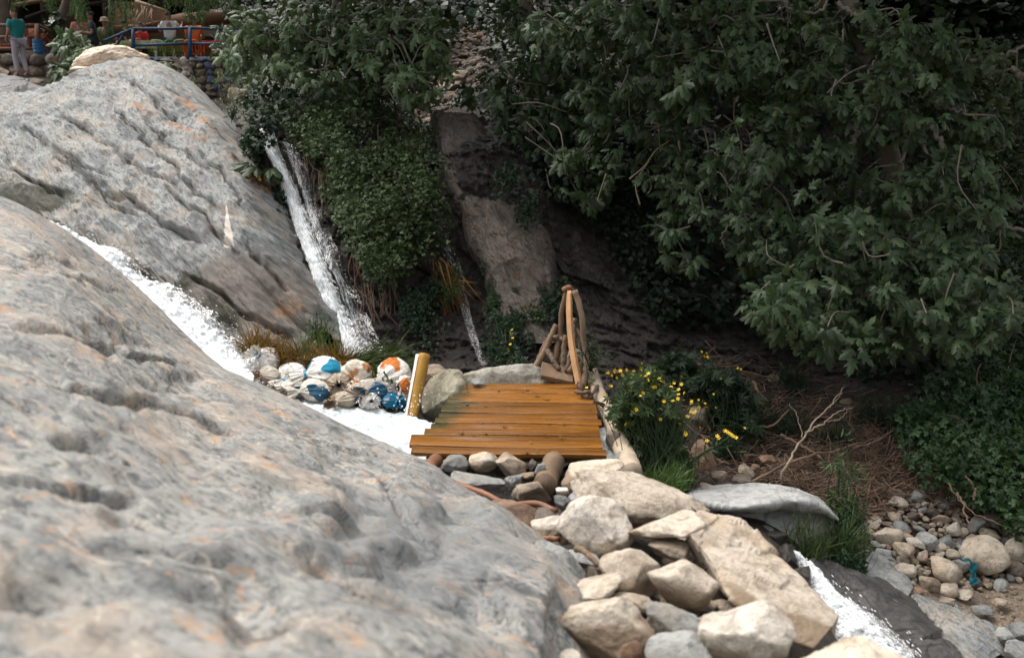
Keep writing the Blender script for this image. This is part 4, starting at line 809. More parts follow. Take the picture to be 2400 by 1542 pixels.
# loose gravel by the bank foot
Vs = []; Fs = []; k = 0; IVs, IFs = ICO[2]
for i in range(520):
    x, y = rs.uniform(2090, 2520), rs.uniform(1370, 1620)
    if y < 1395+.0*(x-2150) and x < 2200: continue
    s = abs(rs.normal(0, .012))+.006; V, Fc = rock_arr(int(rs.randint(60)), .6, 2)
    V = V*s*rs.uniform(.6, 1.1, 3); Vs.append(V+P(x, y, float(dT(x, y))-s*.4)); Fs.append(Fc+k); k += len(V)
tag(mk('gravel', np.concatenate(Vs), np.concatenate(Fs), M['stone_tan']), label='loose tan gravel scattered in front of the stone bank', cat='gravel', kind='stuff')
for a in [(2395,1480,60,50,7.4,'stone_grey','grey stone on the gravel at the right frame edge'),(2300,1428,56,30,7.75,'stone_grey','flat grey stone lying on the gravel'),(2262,1392,44,20,8.0,'stone_beige','flat pale stone below the bank foot'),(2350,1490,50,40,7.4,'stone_grey','grey stone near the lower right corner'),(2385,1530,60,50,7.1,'stone_grey','pale grey stone in the lower right corner'),
 (2190,1402,90,30,7.95,'stone_beige','low cream rock between the bank and the grey boulders'),(2345,1412,40,24,7.85,'stone_tan','tan stone on the gravel path')]: stone(*a[:6], label=a[6])
# ------------------------------------------------------------------ footbridge
base = G(1210, 985, 0)
br = thing('footbridge', base, 'small footbridge of wet orange planks crossing the foaming stream', 'footbridge')
LX = [1073,1080,1068,1048,1043,1033,1027,1018,1008,993,961,959,963]
RX = [1352,1372,1390,1391,1398,1400,1401,1410,1405,1407,1409,1411,1420]
yl0 = [899,911,922,938,948,960,973,985,998,1012,1024,1036,1046]; yr = [899,912,925,939,952,965,979,992,1006,1020,1034,1050,1070]
yE = np.linspace(899, 1058, 14); yF = np.linspace(900, 1070, 14)
d_rows = [depth_on(y, 0) for y in np.linspace(899, 1064, 14)]
nearY, farY = G(1210, 1064, 0)[1], G(1210, 899, 0)[1]; pit = (farY-nearY)/13
rs = np.random.RandomState(4)
for i in range(13):
    y1 = farY-i*pit; y0 = y1-pit+rs.uniform(.003, .009); yc = (y0+y1)/2
    pyc = 899+(i+.5)*165/13
    dd = depth_on(pyc, 0); xl = (LX[i]-1200)/F*dd; xr = (RX[i]-1200)/F*dd
    slope = -.035+rs.uniform(-.006, .006); nx = 40; xs = np.linspace(xl, xr, nx); th = .034; dz = rs.uniform(-.003, .003)
    rise = .004*(i % 2)
    V = []
    for q, x in enumerate(xs):
        sh = slope*(x-base[0])*(.6+i*.05); ww = .006*math.sin(x*3+i*2.1); cup = .004
        e0, e1 = y0+sh+ww+rs.normal()*.0012, y1+sh+ww*.6+rs.normal()*.0012
        for (yy, zz) in ((e0, -th), (e0, -.005), (e0+.007, 0), ((e0+e1)/2, cup), (e1-.007, 0), (e1, -.005), (e1, -th)): V.append((x, yy, zz+dz+rise))
    Fc = [[j*7+k, j*7+(k+1) % 7, (j+1)*7+(k+1) % 7, (j+1)*7+k] for j in range(nx-1) for k in range(7)]
    Fc += [[0, 6, 5, 4, 3, 2, 1], [(nx-1)*7+k for k in range(7)]]
    V = np.array(V); V[:, 2] += .004*np.sin(V[:, 0]*4+i)
    t = (V[:, 0]-xl)/(xr-xl); al = np.clip((.30-t)/.3*1.1, 0, 1)*np.interp(i, [0, 2, 4, 8, 10, 12], [.6, 1, 1, .9, .4, .1])
    lab = 'plank stained dark green at its left end' if 1 <= i <= 7 else None
    o = mk('plank', V, Fc, M['deck'], br, smooth=False, attrs={'algae': al})
    if lab: o['label'] = lab
def log(name, a, b_, r, mat, parent=None, n=14, wob=.004, seed=0, taper=1., knots=0):
    a, b_ = np.array(a), np.array(b_); m = 26; t = np.linspace(0, 1, m); pts = a+(b_-a)*t[:, None]
    rr = np.random.RandomState(seed); pts = pts+np.cumsum(rr.normal(size=(m, 3)), 0)*wob/5
    rad = r*(1+(taper-1)*t)*(1+.05*np.array([perlin(np.array([x*1.5, seed, .3])) for x in t]))
    return MB().tube(pts, rad, n, True, .03, seed).build(name, mat, parent, smooth=True)
for (px, py, qx, qy) in ((1298,1075,1278,1150),):
    log('beam', P(1300, 1078, 7.75), P(1276, 1136, 6.95), .085, M['darklog'], br, seed=3)
log('beam', P(1032, 1066, 7.9), P(1003, 1100, 7.35), .055, M['redlog'], br, seed=4)
log('beam', G(1000, 1062, -.09), G(1418, 1074, -.09), .045, M['darklog'], br, seed=5)
log('beam', G(1085, 902, -.09), G(1390, 902, -.09), .05, M['darklog'], br, seed=6)
# stick railing at the far right corner
rl = thing('stick_railing', P(1350, 895, 9.05), 'rough railing of a sawn plank and crooked sticks at the far bridge corner', 'railing')
a0, a1 = P(1357, 896, 8.95), P(1334, 684, 9.25)
pl_pts = np.array([a0+(a1-a0)*t+np.array([-.045*math.sin(t*math.pi)*-1*0-.03*math.sin(t*3.1), 0, 0]) for t in np.linspace(0, 1, 14)])
V = []
for q, p in enumerate(pl_pts):
    t = q/13; wx = .034*(1-.15*t) if t < .93 else .022
    for dx, dy in ((-wx, -.055), (wx*.35, -.06), (wx, -.02), (wx, .055), (-wx*.6, .055)): V.append(p+np.array([dx, dy, 0]))
Fc = [[j*5+k, j*5+(k+1) % 5, (j+1)*5+(k+1) % 5, (j+1)*5+k] for j in range(13) for k in range(5)]+[[4, 3, 2, 1, 0], [65+k for k in range(5)]]
mk('handrail', np.array(V), Fc, M['plank'], rl, smooth=False)
def stick(name, row, r0, r1, mat, parent=None, seed=0, n=9, jit=.035, m=26, wob=.006):
    rr = np.random.RandomState(seed); cp = PR(row); cp[1:-1] += rr.normal(size=cp[1:-1].shape)*wob*2; pts = crom(cp, m); pts = pts+np.stack([np.array([perlin(np.array([t*.45, seed*1.3+j, .5])) for t in range(m)]) for j in range(3)], 1)*.012
    return MB().tube(pts, np.linspace(r0, r1, m), n, True, jit, seed).build(name, mat, parent, smooth=True)
M['palebark'] = wood_mat('pale_flaking_bark', (.16, .10, .065), (.42, .30, .21), .8, (9, 9, 6), rnd=False)
for i, (row, r0, r1, m) in enumerate([
 ([(1367,905,9.2),(1371,850,9.25),(1369,796,9.3),(1363,744,9.3),(1352,700,9.35),(1346,680,9.35)], .026, .03, 'palebark'),
 ([(1359,827,9.4),(1356,790,9.4),(1351,756,9.4),(1349,746,9.4)], .026, .022, 'palebark'),
 ([(1300,850,9.5),(1312,780,9.5),(1322,725,9.45),(1330,676,9.4)], .032, .024, 'darklog'),
 ([(1320,866,9.4),(1324,820,9.4),(1325,785,9.4)], .028, .022, 'darklog'),
 ([(1328,872,9.3),(1340,800,9.35),(1346,760,9.4)], .024, .02, 'bark'),
 ([(1252,865,9.5),(1274,832,9.5),(1284,806,9.5),(1300,775,9.5),(1305,762,9.5)], .034, .028, 'darklog'),
 ([(1256,862,9.6),(1278,808,9.6),(1294,786,9.6)], .03, .034, 'bark'),
 ([(1283,822,9.4),(1297,848,9.35),(1310,866,9.3)], .026, .024, 'darklog'),
 ([(1300,788,9.45),(1310,793,9.45),(1319,797,9.45)], .024, .02, 'palebark'),
 ([(1322,680,9.4),(1332,672,9.38),(1342,680,9.4)], .03, .02, 'redlog'),
 ([(1336,872,9.1),(1346,850,9.1),(1358,838,9.1)], .03, .024, 'darklog'),
 ([(1354,890,8.95),(1360,908,8.9),(1372,924,8.85),(1388,930,8.8)], .028, .02, 'bark'),
 ([(1350,918,8.85),(1366,922,8.82),(1384,918,8.8)], .02, .016, 'bark')]):
    stick('stick', row, r0, r1, M[m], rl, seed=i+10)
MB().box(P(1305, 876, 9.3), (.30, .22, .05), Matrix.Rotation(.22, 3, 'Y')@Matrix.Rotation(.3, 3, 'X'), .006).build('board', M['darklog'], rl)
# pale weathered log along the right side
fl = thing('fallen_log', P(1440, 1000, 8.4), 'pale weathered log lying along the right side of the bridge', 'log')
pts = crom(PR([(1386,872,9.5),(1400,915,9.2),(1422,960,8.85),(1443,1010,8.45),(1462,1060,8.05),(1482,1108,7.65)]), 60)
MB().tube(pts, np.linspace(.06, .085, 60), 16, True, .05, 4).build('trunk', M['log'], fl, smooth=True)
for i, row in enumerate([[(1400,905,9.1),(1385,925,8.95),(1372,918,8.95)], [(1415,950,8.8),(1398,942,8.7),(1390,940,8.7)], [(1420,955,8.75),(1455,985,8.6),(1490,1020,8.5)], [(1418,962,8.7),(1450,1000,8.5),(1475,1045,8.4)]]): stick('twig', row, .02 if i < 2 else .008, .008 if i < 2 else .003, M['bark'], fl, seed=60+i)
tag(stick('fallen_stick', [(1020,1112,7.0),(1080,1133,6.8),(1140,1156,6.6),(1200,1180,6.4),(1250,1188,6.25),(1305,1195,6.1)], .022, .018, M['redlog'], seed=9), 'long reddish brown stick lying across the stones below the bridge', 'stick')
tag(stick('fallen_stick', [(1218,1253,5.75),(1260,1258,5.7),(1310,1262,5.6)], .02, .016, M['redlog'], seed=19), 'short rusty stick lying at the edge of the bedrock slope', 'stick')
tag(stick('fallen_stick', [(1352,1285,5.2),(1375,1305,5.1),(1402,1322,5.05)], .018, .014, M['darklog'], seed=29), 'short tan stick wedged under the heart shaped stone', 'stick')
# yellow post
yp = thing('wooden_post', P(955, 975, 9.0), 'leaning ochre wooden post with a bright lit edge between sandbags and bridge', 'post')
ax0, ax1 = P(956, 985, 9.0), P(986, 832, 9.25); dv = ax1-ax0
def pbox(name, x0, x1, y0, y1, mat, top=0.):
    V = []
    for t in np.linspace(0, 1, 12):
        for dx, dy in ((x0, y0), (x1, y0), (x1, y1), (x0, y1)): V.append(ax0+dv*t+np.array([dx*(.75+.25*t), dy, 0])+np.array([0, 0, top*(dx-x0)/(x1-x0+1e-9)*(t > .99)]))
    Fc = [[j*4+k, j*4+(k+1) % 4, (j+1)*4+(k+1) % 4, (j+1)*4+k] for j in range(11) for k in range(4)]+[[3, 2, 1, 0], [44, 45, 46, 47]]
    mk(name, V, Fc, mat, yp, smooth=False)
pt = np.array([ax0+dv*t+np.array([.036, 0, 0]) for t in np.linspace(0, 1, 14)]); MB().tube(pt, np.linspace(.048, .056, 14), 16, True, .03, 2).build('post_body', M['post_yellow'], yp, smooth=True); pbox('lit_edge', -.046, -.0185, -.045, .03, M['post_lit'])
# ------------------------------------------------------------------ sandbags
def sandbag(px, py, w, h, d, mat, label, tie=None, seed=0, tiemat='bluetie'):
    r = np.random.RandomState(seed); W_, H_ = M_(w, d)*1.15, M_(h, d)*1.1; c = P(px, py, d)
    t = np.array(tie, float); t /= np.linalg.norm(t); e1 = np.cross(t, [0, 0, 1.]); e1 /= np.linalg.norm(e1); e2 = np.cross(t, e1)
    root = thing('sandbag', c-np.array([0, 0, H_*.45]), label, 'sandbag', 'sandbags damming the pool')
    ns, nf = 70, 90; S = np.linspace(0, 1, ns); ph = np.linspace(0, 2*math.pi, nf, endpoint=False)
    prof = np.interp(S, [0, .02, .07, .15, .28, .42, .54, .62, .67, .70, .74, .82, .92, 1.], [.0, .30, .60, .86, 1.0, .98, .80, .48, .22, .17, .22, .40, .52, .60])
    ple = np.interp(S, [0, .2, .4, .62, .7, .8, 1.], [.0, .04, .10, .26, .25, .35, .5]); q1, q2 = r.uniform(0, 6, 2)
    fold = (np.abs(np.sin(ph*4.5+q1+.8*np.sin(ph*2+q2)))-.6)*.7+.35*np.sin(ph*14+q2*3)
    Rr = prof[:, None]*(1+ple[:, None]*fold[None]); Lx = (W_ if abs(t[0]) > .4 else H_)*1.25
    V = t*((S-.33)*Lx)[:, None, None]+e1*(np.cos(ph)[None]*Rr*W_*.5)[..., None]+e2*(np.sin(ph)[None]*Rr*H_*.5)[..., None]
    V[..., 2] -= (np.clip(S-.66, 0, 1)**1.2*H_*.55)[:, None]
    q = V/np.array([W_, W_, H_])*2; n = fbm(q, 1.4, 3, seed)*.16+fbm(q, 4, 3, seed+1, .5, True)*.05; V = V*(1+n*np.interp(S, [0, .6, .7], [1, 1, .3])[:, None])[..., None]
    V[..., 2] = np.maximum(V[..., 2], -H_*.45); V = V+c; k = 48
    def ring(g):
        m = g.shape[0]; i = np.arange(m*nf).reshape(m, nf); j = np.roll(i, -1, 1); return np.stack([i[:-1], j[:-1], j[1:], i[1:]], -1).reshape(-1, 4)
    mk('sack', V[:k+1].reshape(-1, 3), ring(V[:k+1]), M[mat], root); mk('tied_neck', V[k:].reshape(-1, 3), ring(V[k:]), M[mat], root)
    if tiemat: cc = V[49].mean(0); MB().tube((V[49][::3]-cc)*1.15+cc, .011, 6, False).build('tie', M[tiemat], root, smooth=True)
    return root
SK = {k: None for k in range(1)}
M['sk_plain'] = sack_mat('white_sack', None, stain=.15); M['sk_blue'] = sack_mat('blue_printed_sack', BLUE, .55, 3, stain=.25); M['sk_cream'] = sack_mat('stained_cream_sack', (.45, .22, .10), .60, 5, (.80, .72, .62), .45)
M['sk_org'] = sack_mat('orange_printed_sack', ORG, .54, 9, stain=.2); M['sk_navy'] = sack_mat('navy_printed_sack', NAVY, .55, 11, (.72, .68, .60), .4); M['sk_mud'] = sack_mat('muddy_sack', (.24, .16, .10), .5, 13, (.50, .43, .34), .6)
M['sk_grey'] = sack_mat('wet_grey_sack', NAVY, .6, 15, (.42, .39, .36), .4); M['sk_deepblue'] = sack_mat('deep_blue_sack', (.01, .15, .28), .35, 17, (.4, .42, .42), .3)
for a in [(623,848,58,62,9.75,'sk_plain','white sandbag with an upright tied neck, leftmost by the rushing stream',(-0.45,-0.55,0.75),1,'bluetie'),
 (686,880,66,54,9.65,'sk_plain','grubby white sandbag with a blue tie, second from the stream',(-0.45,-0.85,-0.1),2,'bluetie'),
 (764,874,92,66,9.6,'sk_blue','white sandbag printed bright blue, tied at its left side',(-0.9,-0.4,0.05),3,'bluetie'),
 (836,878,70,64,9.55,'sk_cream','creamy stained sandbag with creases radiating from its centre',(0.15,-0.95,-0.15),4,None),
 (925,878,82,70,9.45,'sk_org','white and orange sandbag against the yellow post',(-0.85,-0.45,-0.25),5,None),
 (742,914,78,46,9.4,'sk_navy','sandbag with a faded navy print, below the bright blue one',(-0.9,-0.45,0.1),6,None),
 (793,902,50,50,9.4,'sk_mud','muddy sandbag squeezed between the navy print and cream ones',(0.2,-0.9,0.3),7,None),
 (836,922,64,44,9.3,'sk_mud','brown stained sandbag at the water under the creamy one',(0.55,-0.8,0.15),8,None),
 (886,914,66,50,9.3,'sk_grey','wet grey sandbag at the water below the grass',(-0.7,-0.65,0.2),9,None),
 (946,910,40,58,9.3,'sk_org','narrow orange sandbag wedged beside the post',(-0.3,-0.9,0.4),10,None),
 (919,938,42,32,9.15,'sk_deepblue','deep blue sandbag at the waterline left of the post',(0.6,-0.75,0.2),11,None),
 (694,908,60,36,9.45,'sk_navy','half sunk grey sandbag below the blue tied one',(-0.8,-0.55,0.2),12,None),
 (806,936,54,34,9.2,'sk_mud','pale brown sandbag sinking into the foam',(-0.5,-0.85,0.15),13,None),
 (630,880,50,40,9.6,'sk_cream','torn brown sandbag in the spray under the leftmost one',(-0.5,-0.8,0.35),14,None),
 (866,940,46,34,9.15,'sk_plain','small pale sandbag touching the foam',(0.4,-0.85,0.35),15,None),
 (720,856,60,40,9.9,'sk_plain','dull white sandbag behind the row, under the dry grass',(0.2,-0.7,0.7),16,None)]:
    sandbag(*a[:7], tie=a[7], seed=a[8], tiemat=a[9])
# ------------------------------------------------------------------ foliage
def tri_sym(out, midr, fold=.22, droop=.22):
    """leaf template: right outline points (x,y) between base and tip plus midrib points; returns verts, tris"""
    V = []; idx = {}
    def vid(x, y):
        k = (round(x, 4), round(y, 4))
        if k not in idx: idx[k] = len(V); V.append((x, y, -fold*abs(x)-droop*y*y))
        return idx[k]
    Fc = []
    for a, b_, c in out:
        for s in (1, -1):
            f = [vid(s*a[0], a[1]), vid(s*b_[0], b_[1]), vid(s*c[0], c[1])]; Fc.append(f if s > 0 else f[::-1])
    return np.array(V, float), np.array(Fc)
m0, m1, m2, tp = (0, 0), (0, .28), (0, .56), (0, 1.)
FIG = tri_sym([(m0, (.16, -.04), (.36, .12)), (m0, (.36, .12), (.19, .24)), (m0, (.19, .24), m1), (m1, (.19, .24), (.40, .54)), (m1, (.40, .54), (.15, .50)), (m1, (.15, .50), m2), (m2, (.15, .50), (.19, .76)), (m2, (.19, .76), tp)], None, .38, .42)
SIMPLE = tri_sym([(m0, (.30, .35), m1), (m1, (.30, .35), (.22, .7)), (m1, (.22, .7), tp)], None, .3, .25)
lf = SIMPLE
def multi(ts):
    V = []; Fc = []; k = 0
    for (v, f), ang, s, off in ts:
        c, q = math.cos(ang), math.sin(ang); R = np.array([[c, q, 0], [-q, c, 0], [0, 0, 1]]); V.append((v*s)@R+np.array(off)); Fc.append(f+k); k += len(v)
    return np.concatenate(V), np.concatenate(Fc)
TINY = tri_sym([(m0, (.34, .45), tp)], None, .3, .2)
TREF = multi([(lf, 0, .62, (0, .38, -.05)), (TINY, 1.15, .6, (0, .3, 0)), (TINY, -1.15, .6, (0, .3, 0))])
IVY = tri_sym([(m0, (.42, .10), (.34, .42)), (m0, (.34, .42), tp)], None, .2, .2)
LANCE = tri_sym([(m0, (.09, .4), tp)], None, .3, .25)
CUT = multi([(tri_sym([(m0, (.13, .5), tp)], None, .2, .3), a, s, (0, 0, 0)) for a, s in ((0, 1), (.6, .85), (-.6, .85), (1.25, .6), (-1.25, .6))])
BLADE = (np.array([(-.02, 0, 0), (.02, 0, 0), (-.017, .35, -.02), (.017, .35, -.02), (-.012, .7, -.13), (.012, .7, -.13), (0, 1., -.38)]), np.array([(0, 1, 3), (0, 3, 2), (2, 3, 5), (2, 5, 4), (4, 5, 6)]))
FLOWER = (np.concatenate([[(0, 0, .1)]]+[[(math.cos(a-.45)*.75, math.sin(a-.45)*.75, .22), (math.cos(a)*1, math.sin(a)*1, .4), (math.cos(a+.45)*.75, math.sin(a+.45)*.75, .22)] for a in np.arange(5)*2*math.pi/5]), np.array([t for i in range(5) for t in ((0, 1+3*i, 2+3*i), (0, 2+3*i, 3+3*i))]))
def nrm(v): return v/(np.linalg.norm(v, axis=-1, keepdims=True)+1e-9)
def inst(tpl, pos, y, z, s):
    tv, tf = tpl; pos = np.asarray(pos); y = nrm(y); x = nrm(np.cross(y, z)); z = np.cross(x, y)
    s = np.broadcast_to(np.asarray(s, float), (len(pos),))[:, None, None]
    V = pos[:, None]+s*(tv[None, :, 0:1]*x[:, None]+tv[None, :, 1:2]*y[:, None]+tv[None, :, 2:3]*z[:, None])
    Fc = tf[None]+(np.arange(len(pos))*len(tv))[:, None, None]
    return V.reshape(-1, 3), Fc.reshape(-1, tf.shape[1])
def leaves(name, tpl, pos, y, z, s, mat, parent=None, seed=0, clump=None, **tg):
    V, Fc = inst(tpl, pos, y, z, s); rr = np.random.RandomState(seed)
    v = rr.uniform(0, 1, len(pos)) if clump is None else np.clip(rr.uniform(0, .6, len(pos))+.4*clump, 0, 1)
    return tag(mk(name, V, Fc, mat, parent, smooth=False, vary=np.repeat(v, len(tpl[0]))), **tg)
TOCAM = np.array([-.05, -1, .1])
def blob_pts(centers, radii, per, seed, face=.75, shell=(.55, 1.05)):
    """leaf spots through the outer part of many small clumps, thinner on the side away from the open air"""
    r = np.random.RandomState(seed); n = np.asarray(per)*np.ones(len(centers), int)
    c = np.repeat(centers, n, 0); R = np.repeat(radii, n); q = nrm(r.normal(size=(len(c), 3)))
    keep = q@nrm(np.array([0, -.8, .6])) > -face*r.uniform(.0, 1, len(c)); c, R, q = c[keep], R[keep], q[keep]
    return c+q*(R*r.uniform(*shell, len(c)))[:, None]*np.array([1, 1, .85]), q
def poly_pts(poly, n, seed):
    r = np.random.RandomState(seed); pl = np.array(poly, float); lo, hi = pl.min(0), pl.max(0); o = []
    while len(o) < n:
        x, y = r.uniform(lo, hi)
        if inpoly(x, y, pl): o.append((x, y))
    return np.array(o)
def bush_leaves(name, poly, nblob, rad, per, size, tpl, mat, off, seed, parent=None, droop=.25, dens=None, **tg):
    q = poly_pts(poly, nblob, seed); r = np.random.RandomState(seed+1)
    if dens is not None: q = q[[r.uniform() < dens(x, y) for x, y in q]]
    d = dT0(q[:, 0], q[:, 1])-r.uniform(off[0], off[1], len(q)); C = P(q[:, 0], q[:, 1], d); R = r.uniform(rad[0], rad[1], len(q))
    pos, nd = blob_pts(C, R, per, seed+2); k = len(pos)
    z = nrm(nd*.5+np.array([0, -.35, .75])+r.normal(size=(k, 3))*.42); y = nrm(nd+r.normal(size=(k, 3))*.7+np.array([0, -.2, -droop]))
    cl = np.clip(fbm(pos, 1.6, 3, seed)*1.2+.5, 0, 1)
    return leaves(name, tpl, pos, y, z, size*r.uniform(.7, 1.25, k), M[mat], parent, seed, clump=cl, **tg), C
def branches(paths, name, mat, parent, n=6):
    mb = MB()
    for row, r0, r1 in paths:
        m = max(6, 5*len(row)); pts = crom(np.asarray(row), m); mb.tube(pts, np.linspace(r0, r1, m), n, False, .05, len(paths))
    return mb.build(name, mat, parent, smooth=True)
def stems(C, root, r, seed, sway=.1, k=7):
    rr = np.random.RandomState(seed); out = []
    for c in C:
        a = np.array(root); mid_ = (a+c)/2+rr.normal(size=3)*sway+np.array([0, 0, .08]); out.append(([a, mid_, c], r, r*.35))
    return out

# --- bramble bush hanging over the cliff in the middle
pb = [(560,190),(640,160),(760,170),(900,210),(1000,290),(1025,400),(1030,520),(1000,585),(945,605),(905,650),(865,640),(840,560),(800,440),(750,360),(650,300),(580,265)]
root = PT(930, 330); bb = thing('bramble_bush', root, 'dense green bramble bush hanging over the cliff between waterfall and brown slab', 'bush')
_, C = bush_leaves('foliage', pb, 300, (.10, .30), 95, .056, TREF, 'bramble', (.08, .8), 101, bb, dens=lambda x, y: .25+.75*(math.sin(x*.031+y*.011)*math.sin(y*.027-x*.008) > -.25))
branches(stems(C[::9], root, .018, 3, .2), 'stems', M['bark'], bb)
bush_leaves('sprays', pb, 170, (.05, .13), 20, .052, TREF, 'bramble', (.55, 1.05), 103, bb)
# dry hanging stems under the bramble
rs = np.random.RandomState(12); dry = []
for x, y in [(835,560),(850,620),(870,640),(890,650),(760,400),(705,330),(715,340),(845,590),(905,660),(925,690),(745,420),(860,690)]:
    for k in range(5):
        x0, y0 = x+rs.normal()*9, y+rs.normal()*14; L_ = rs.uniform(50, 120)
        pr = [(x0, y0), (x0+rs.normal()*8, y0+L_*.5), (x0+rs.normal()*14+10, y0+L_)]; dry.append((np.array([PT(a, b_, .12+.02*i) for i, (a, b_) in enumerate(pr)]), .006, .003))
branches(dry, 'dry_stems', M['twig'], bb, 4)
# long dangling runner left of the bramble
branches([(np.array([PT(a, b_, .25) for a, b_ in ((757,310),(762,370),(775,430),(797,490),(803,520))]), .008, .004), (np.array([PT(a, b_, .3) for a, b_ in ((706,310),(710,345),(716,390))]), .007, .004), (np.array([PT(a, b_, .3) for a, b_ in ((720,300),(716,350),(722,385))]), .007, .004)], 'runner', M['bark'], bb, 5)

# --- fig trees
def fig_tree(label, trunk, limbs, blobs, size, seed, mat='fig', twig=.007, leafn=(6, 10), over=None, dens=1.):
    r = np.random.RandomState(seed); root = trunk[0]; t = thing('fig_tree', root, label, 'tree', 'fig trees'); cat_pts = []
    mb = MB(); nodes = []
    for row, r0, r1 in [(trunk, .14, .08)]+limbs:
        row = np.asarray(row); m = max(10, 7*len(row)); pts = crom(row, m)+r.normal(size=(m, 3))*.012; mb.tube(pts, np.linspace(r0, r1, m), 8, True, .05, seed); nodes.append(pts)
    mb.build('trunk', M['branch'], t, smooth=True); nodes = np.concatenate(nodes)
    cs = []
    for cx, cy, rx, ry, d, n in blobs:
        n = int(n*dens+.5)
        q = r.uniform(-1, 1, (n*2, 2)); q = q[(q**2).sum(1) < 1][:n]
        cs.append(P(cx+q[:, 0]*rx, cy+q[:, 1]*ry, d+r.normal(size=len(q))*.4-.25*q[:, 1]*0))
    cs = np.concatenate(cs); tw = MB(); pos = []; yy = []; zz = []
    for c in cs:
        dd = ((nodes-c)**2).sum(1); a = nodes[np.argsort(dd)[r.randint(8)]]; L_ = np.linalg.norm(a-c); lim = r.uniform(.25, .7)
        if L_ > lim: a = c+nrm((a-c)/L_+r.normal(size=3)*.45)*lim
        dr = nrm(c-a); mid_ = (a+c)/2+r.normal(size=3)*.05+np.array([0, 0, -.06 if r.uniform() < .5 else .05])
        if r.uniform() < .3: tw.tube(crom(np.array([a, mid_, c]), 7), np.linspace(twig*1.4, twig*.7, 7), 5, False)
        n = r.randint(*leafn); ph = r.uniform(0, 6.28); ax = nrm(dr*.6+np.array([0, -.35, .25])+r.normal(size=3)*.2)
        e1 = nrm(np.cross(ax, [0.1, 0, 1.])); e2 = np.cross(ax, e1)
        for i in range(n):
            a_ = ph+i*2.4; fl = .35+.65*(i/n); yv = nrm(ax*(1-fl*.9)+(e1*math.cos(a_)+e2*math.sin(a_))*fl+np.array([0, -.12, -.5])+r.normal(size=3)*.22)
            pos.append(c+yv*size*.28-ax*.02*i); yy.append(yv); zz.append(nrm(np.array([0, -.5, .6])+ax*.3+r.normal(size=3)*.42))
    pos, yy, zz = np.array(pos), np.array(yy), np.array(zz); cl = np.clip(fbm(pos, .9, 2, seed)+.5, 0, 1)
    V, Fc = inst(FIG, pos, yy, zz, size*r.uniform(.45, 1.2, len(pos))); vv_ = np.repeat(np.clip(r.uniform(0, .6, len(pos))+.4*cl, 0, 1), len(FIG[0]))
    q4 = np.array(tw.F) if tw.F else np.zeros((0, 4), int); tq = np.concatenate([q4[:, [0, 1, 2]], q4[:, [0, 2, 3]]])+len(V)
    mk('crown', np.concatenate([V]+tw.V), np.concatenate([Fc, tq]), [M[mat], M['branch']], t, smooth=False, vary=np.r_[vv_, np.zeros(tw.n)], mi=np.r_[np.zeros(len(Fc)), np.ones(len(tq))])
    if over is not None:      # upper crown, leaning out above
        q = r.normal(size=(over[2], 3)); q = q/np.linalg.norm(q, axis=1)[:, None]*r.uniform(.3, 1, len(q))[:, None]**.5; pos = np.array(over[0])+q*np.array(over[1]); k = len(pos)
        leaves('upper_crown', FIG, pos, nrm(r.normal(size=(k, 3))+np.array([0, 0, -.4])), nrm(np.array([0, -.3, 1])+r.normal(size=(k, 3))*.4), .34*r.uniform(.7, 1.2, k), M[mat], t, seed+5)
    return t
def LP(*p): return PR(p)
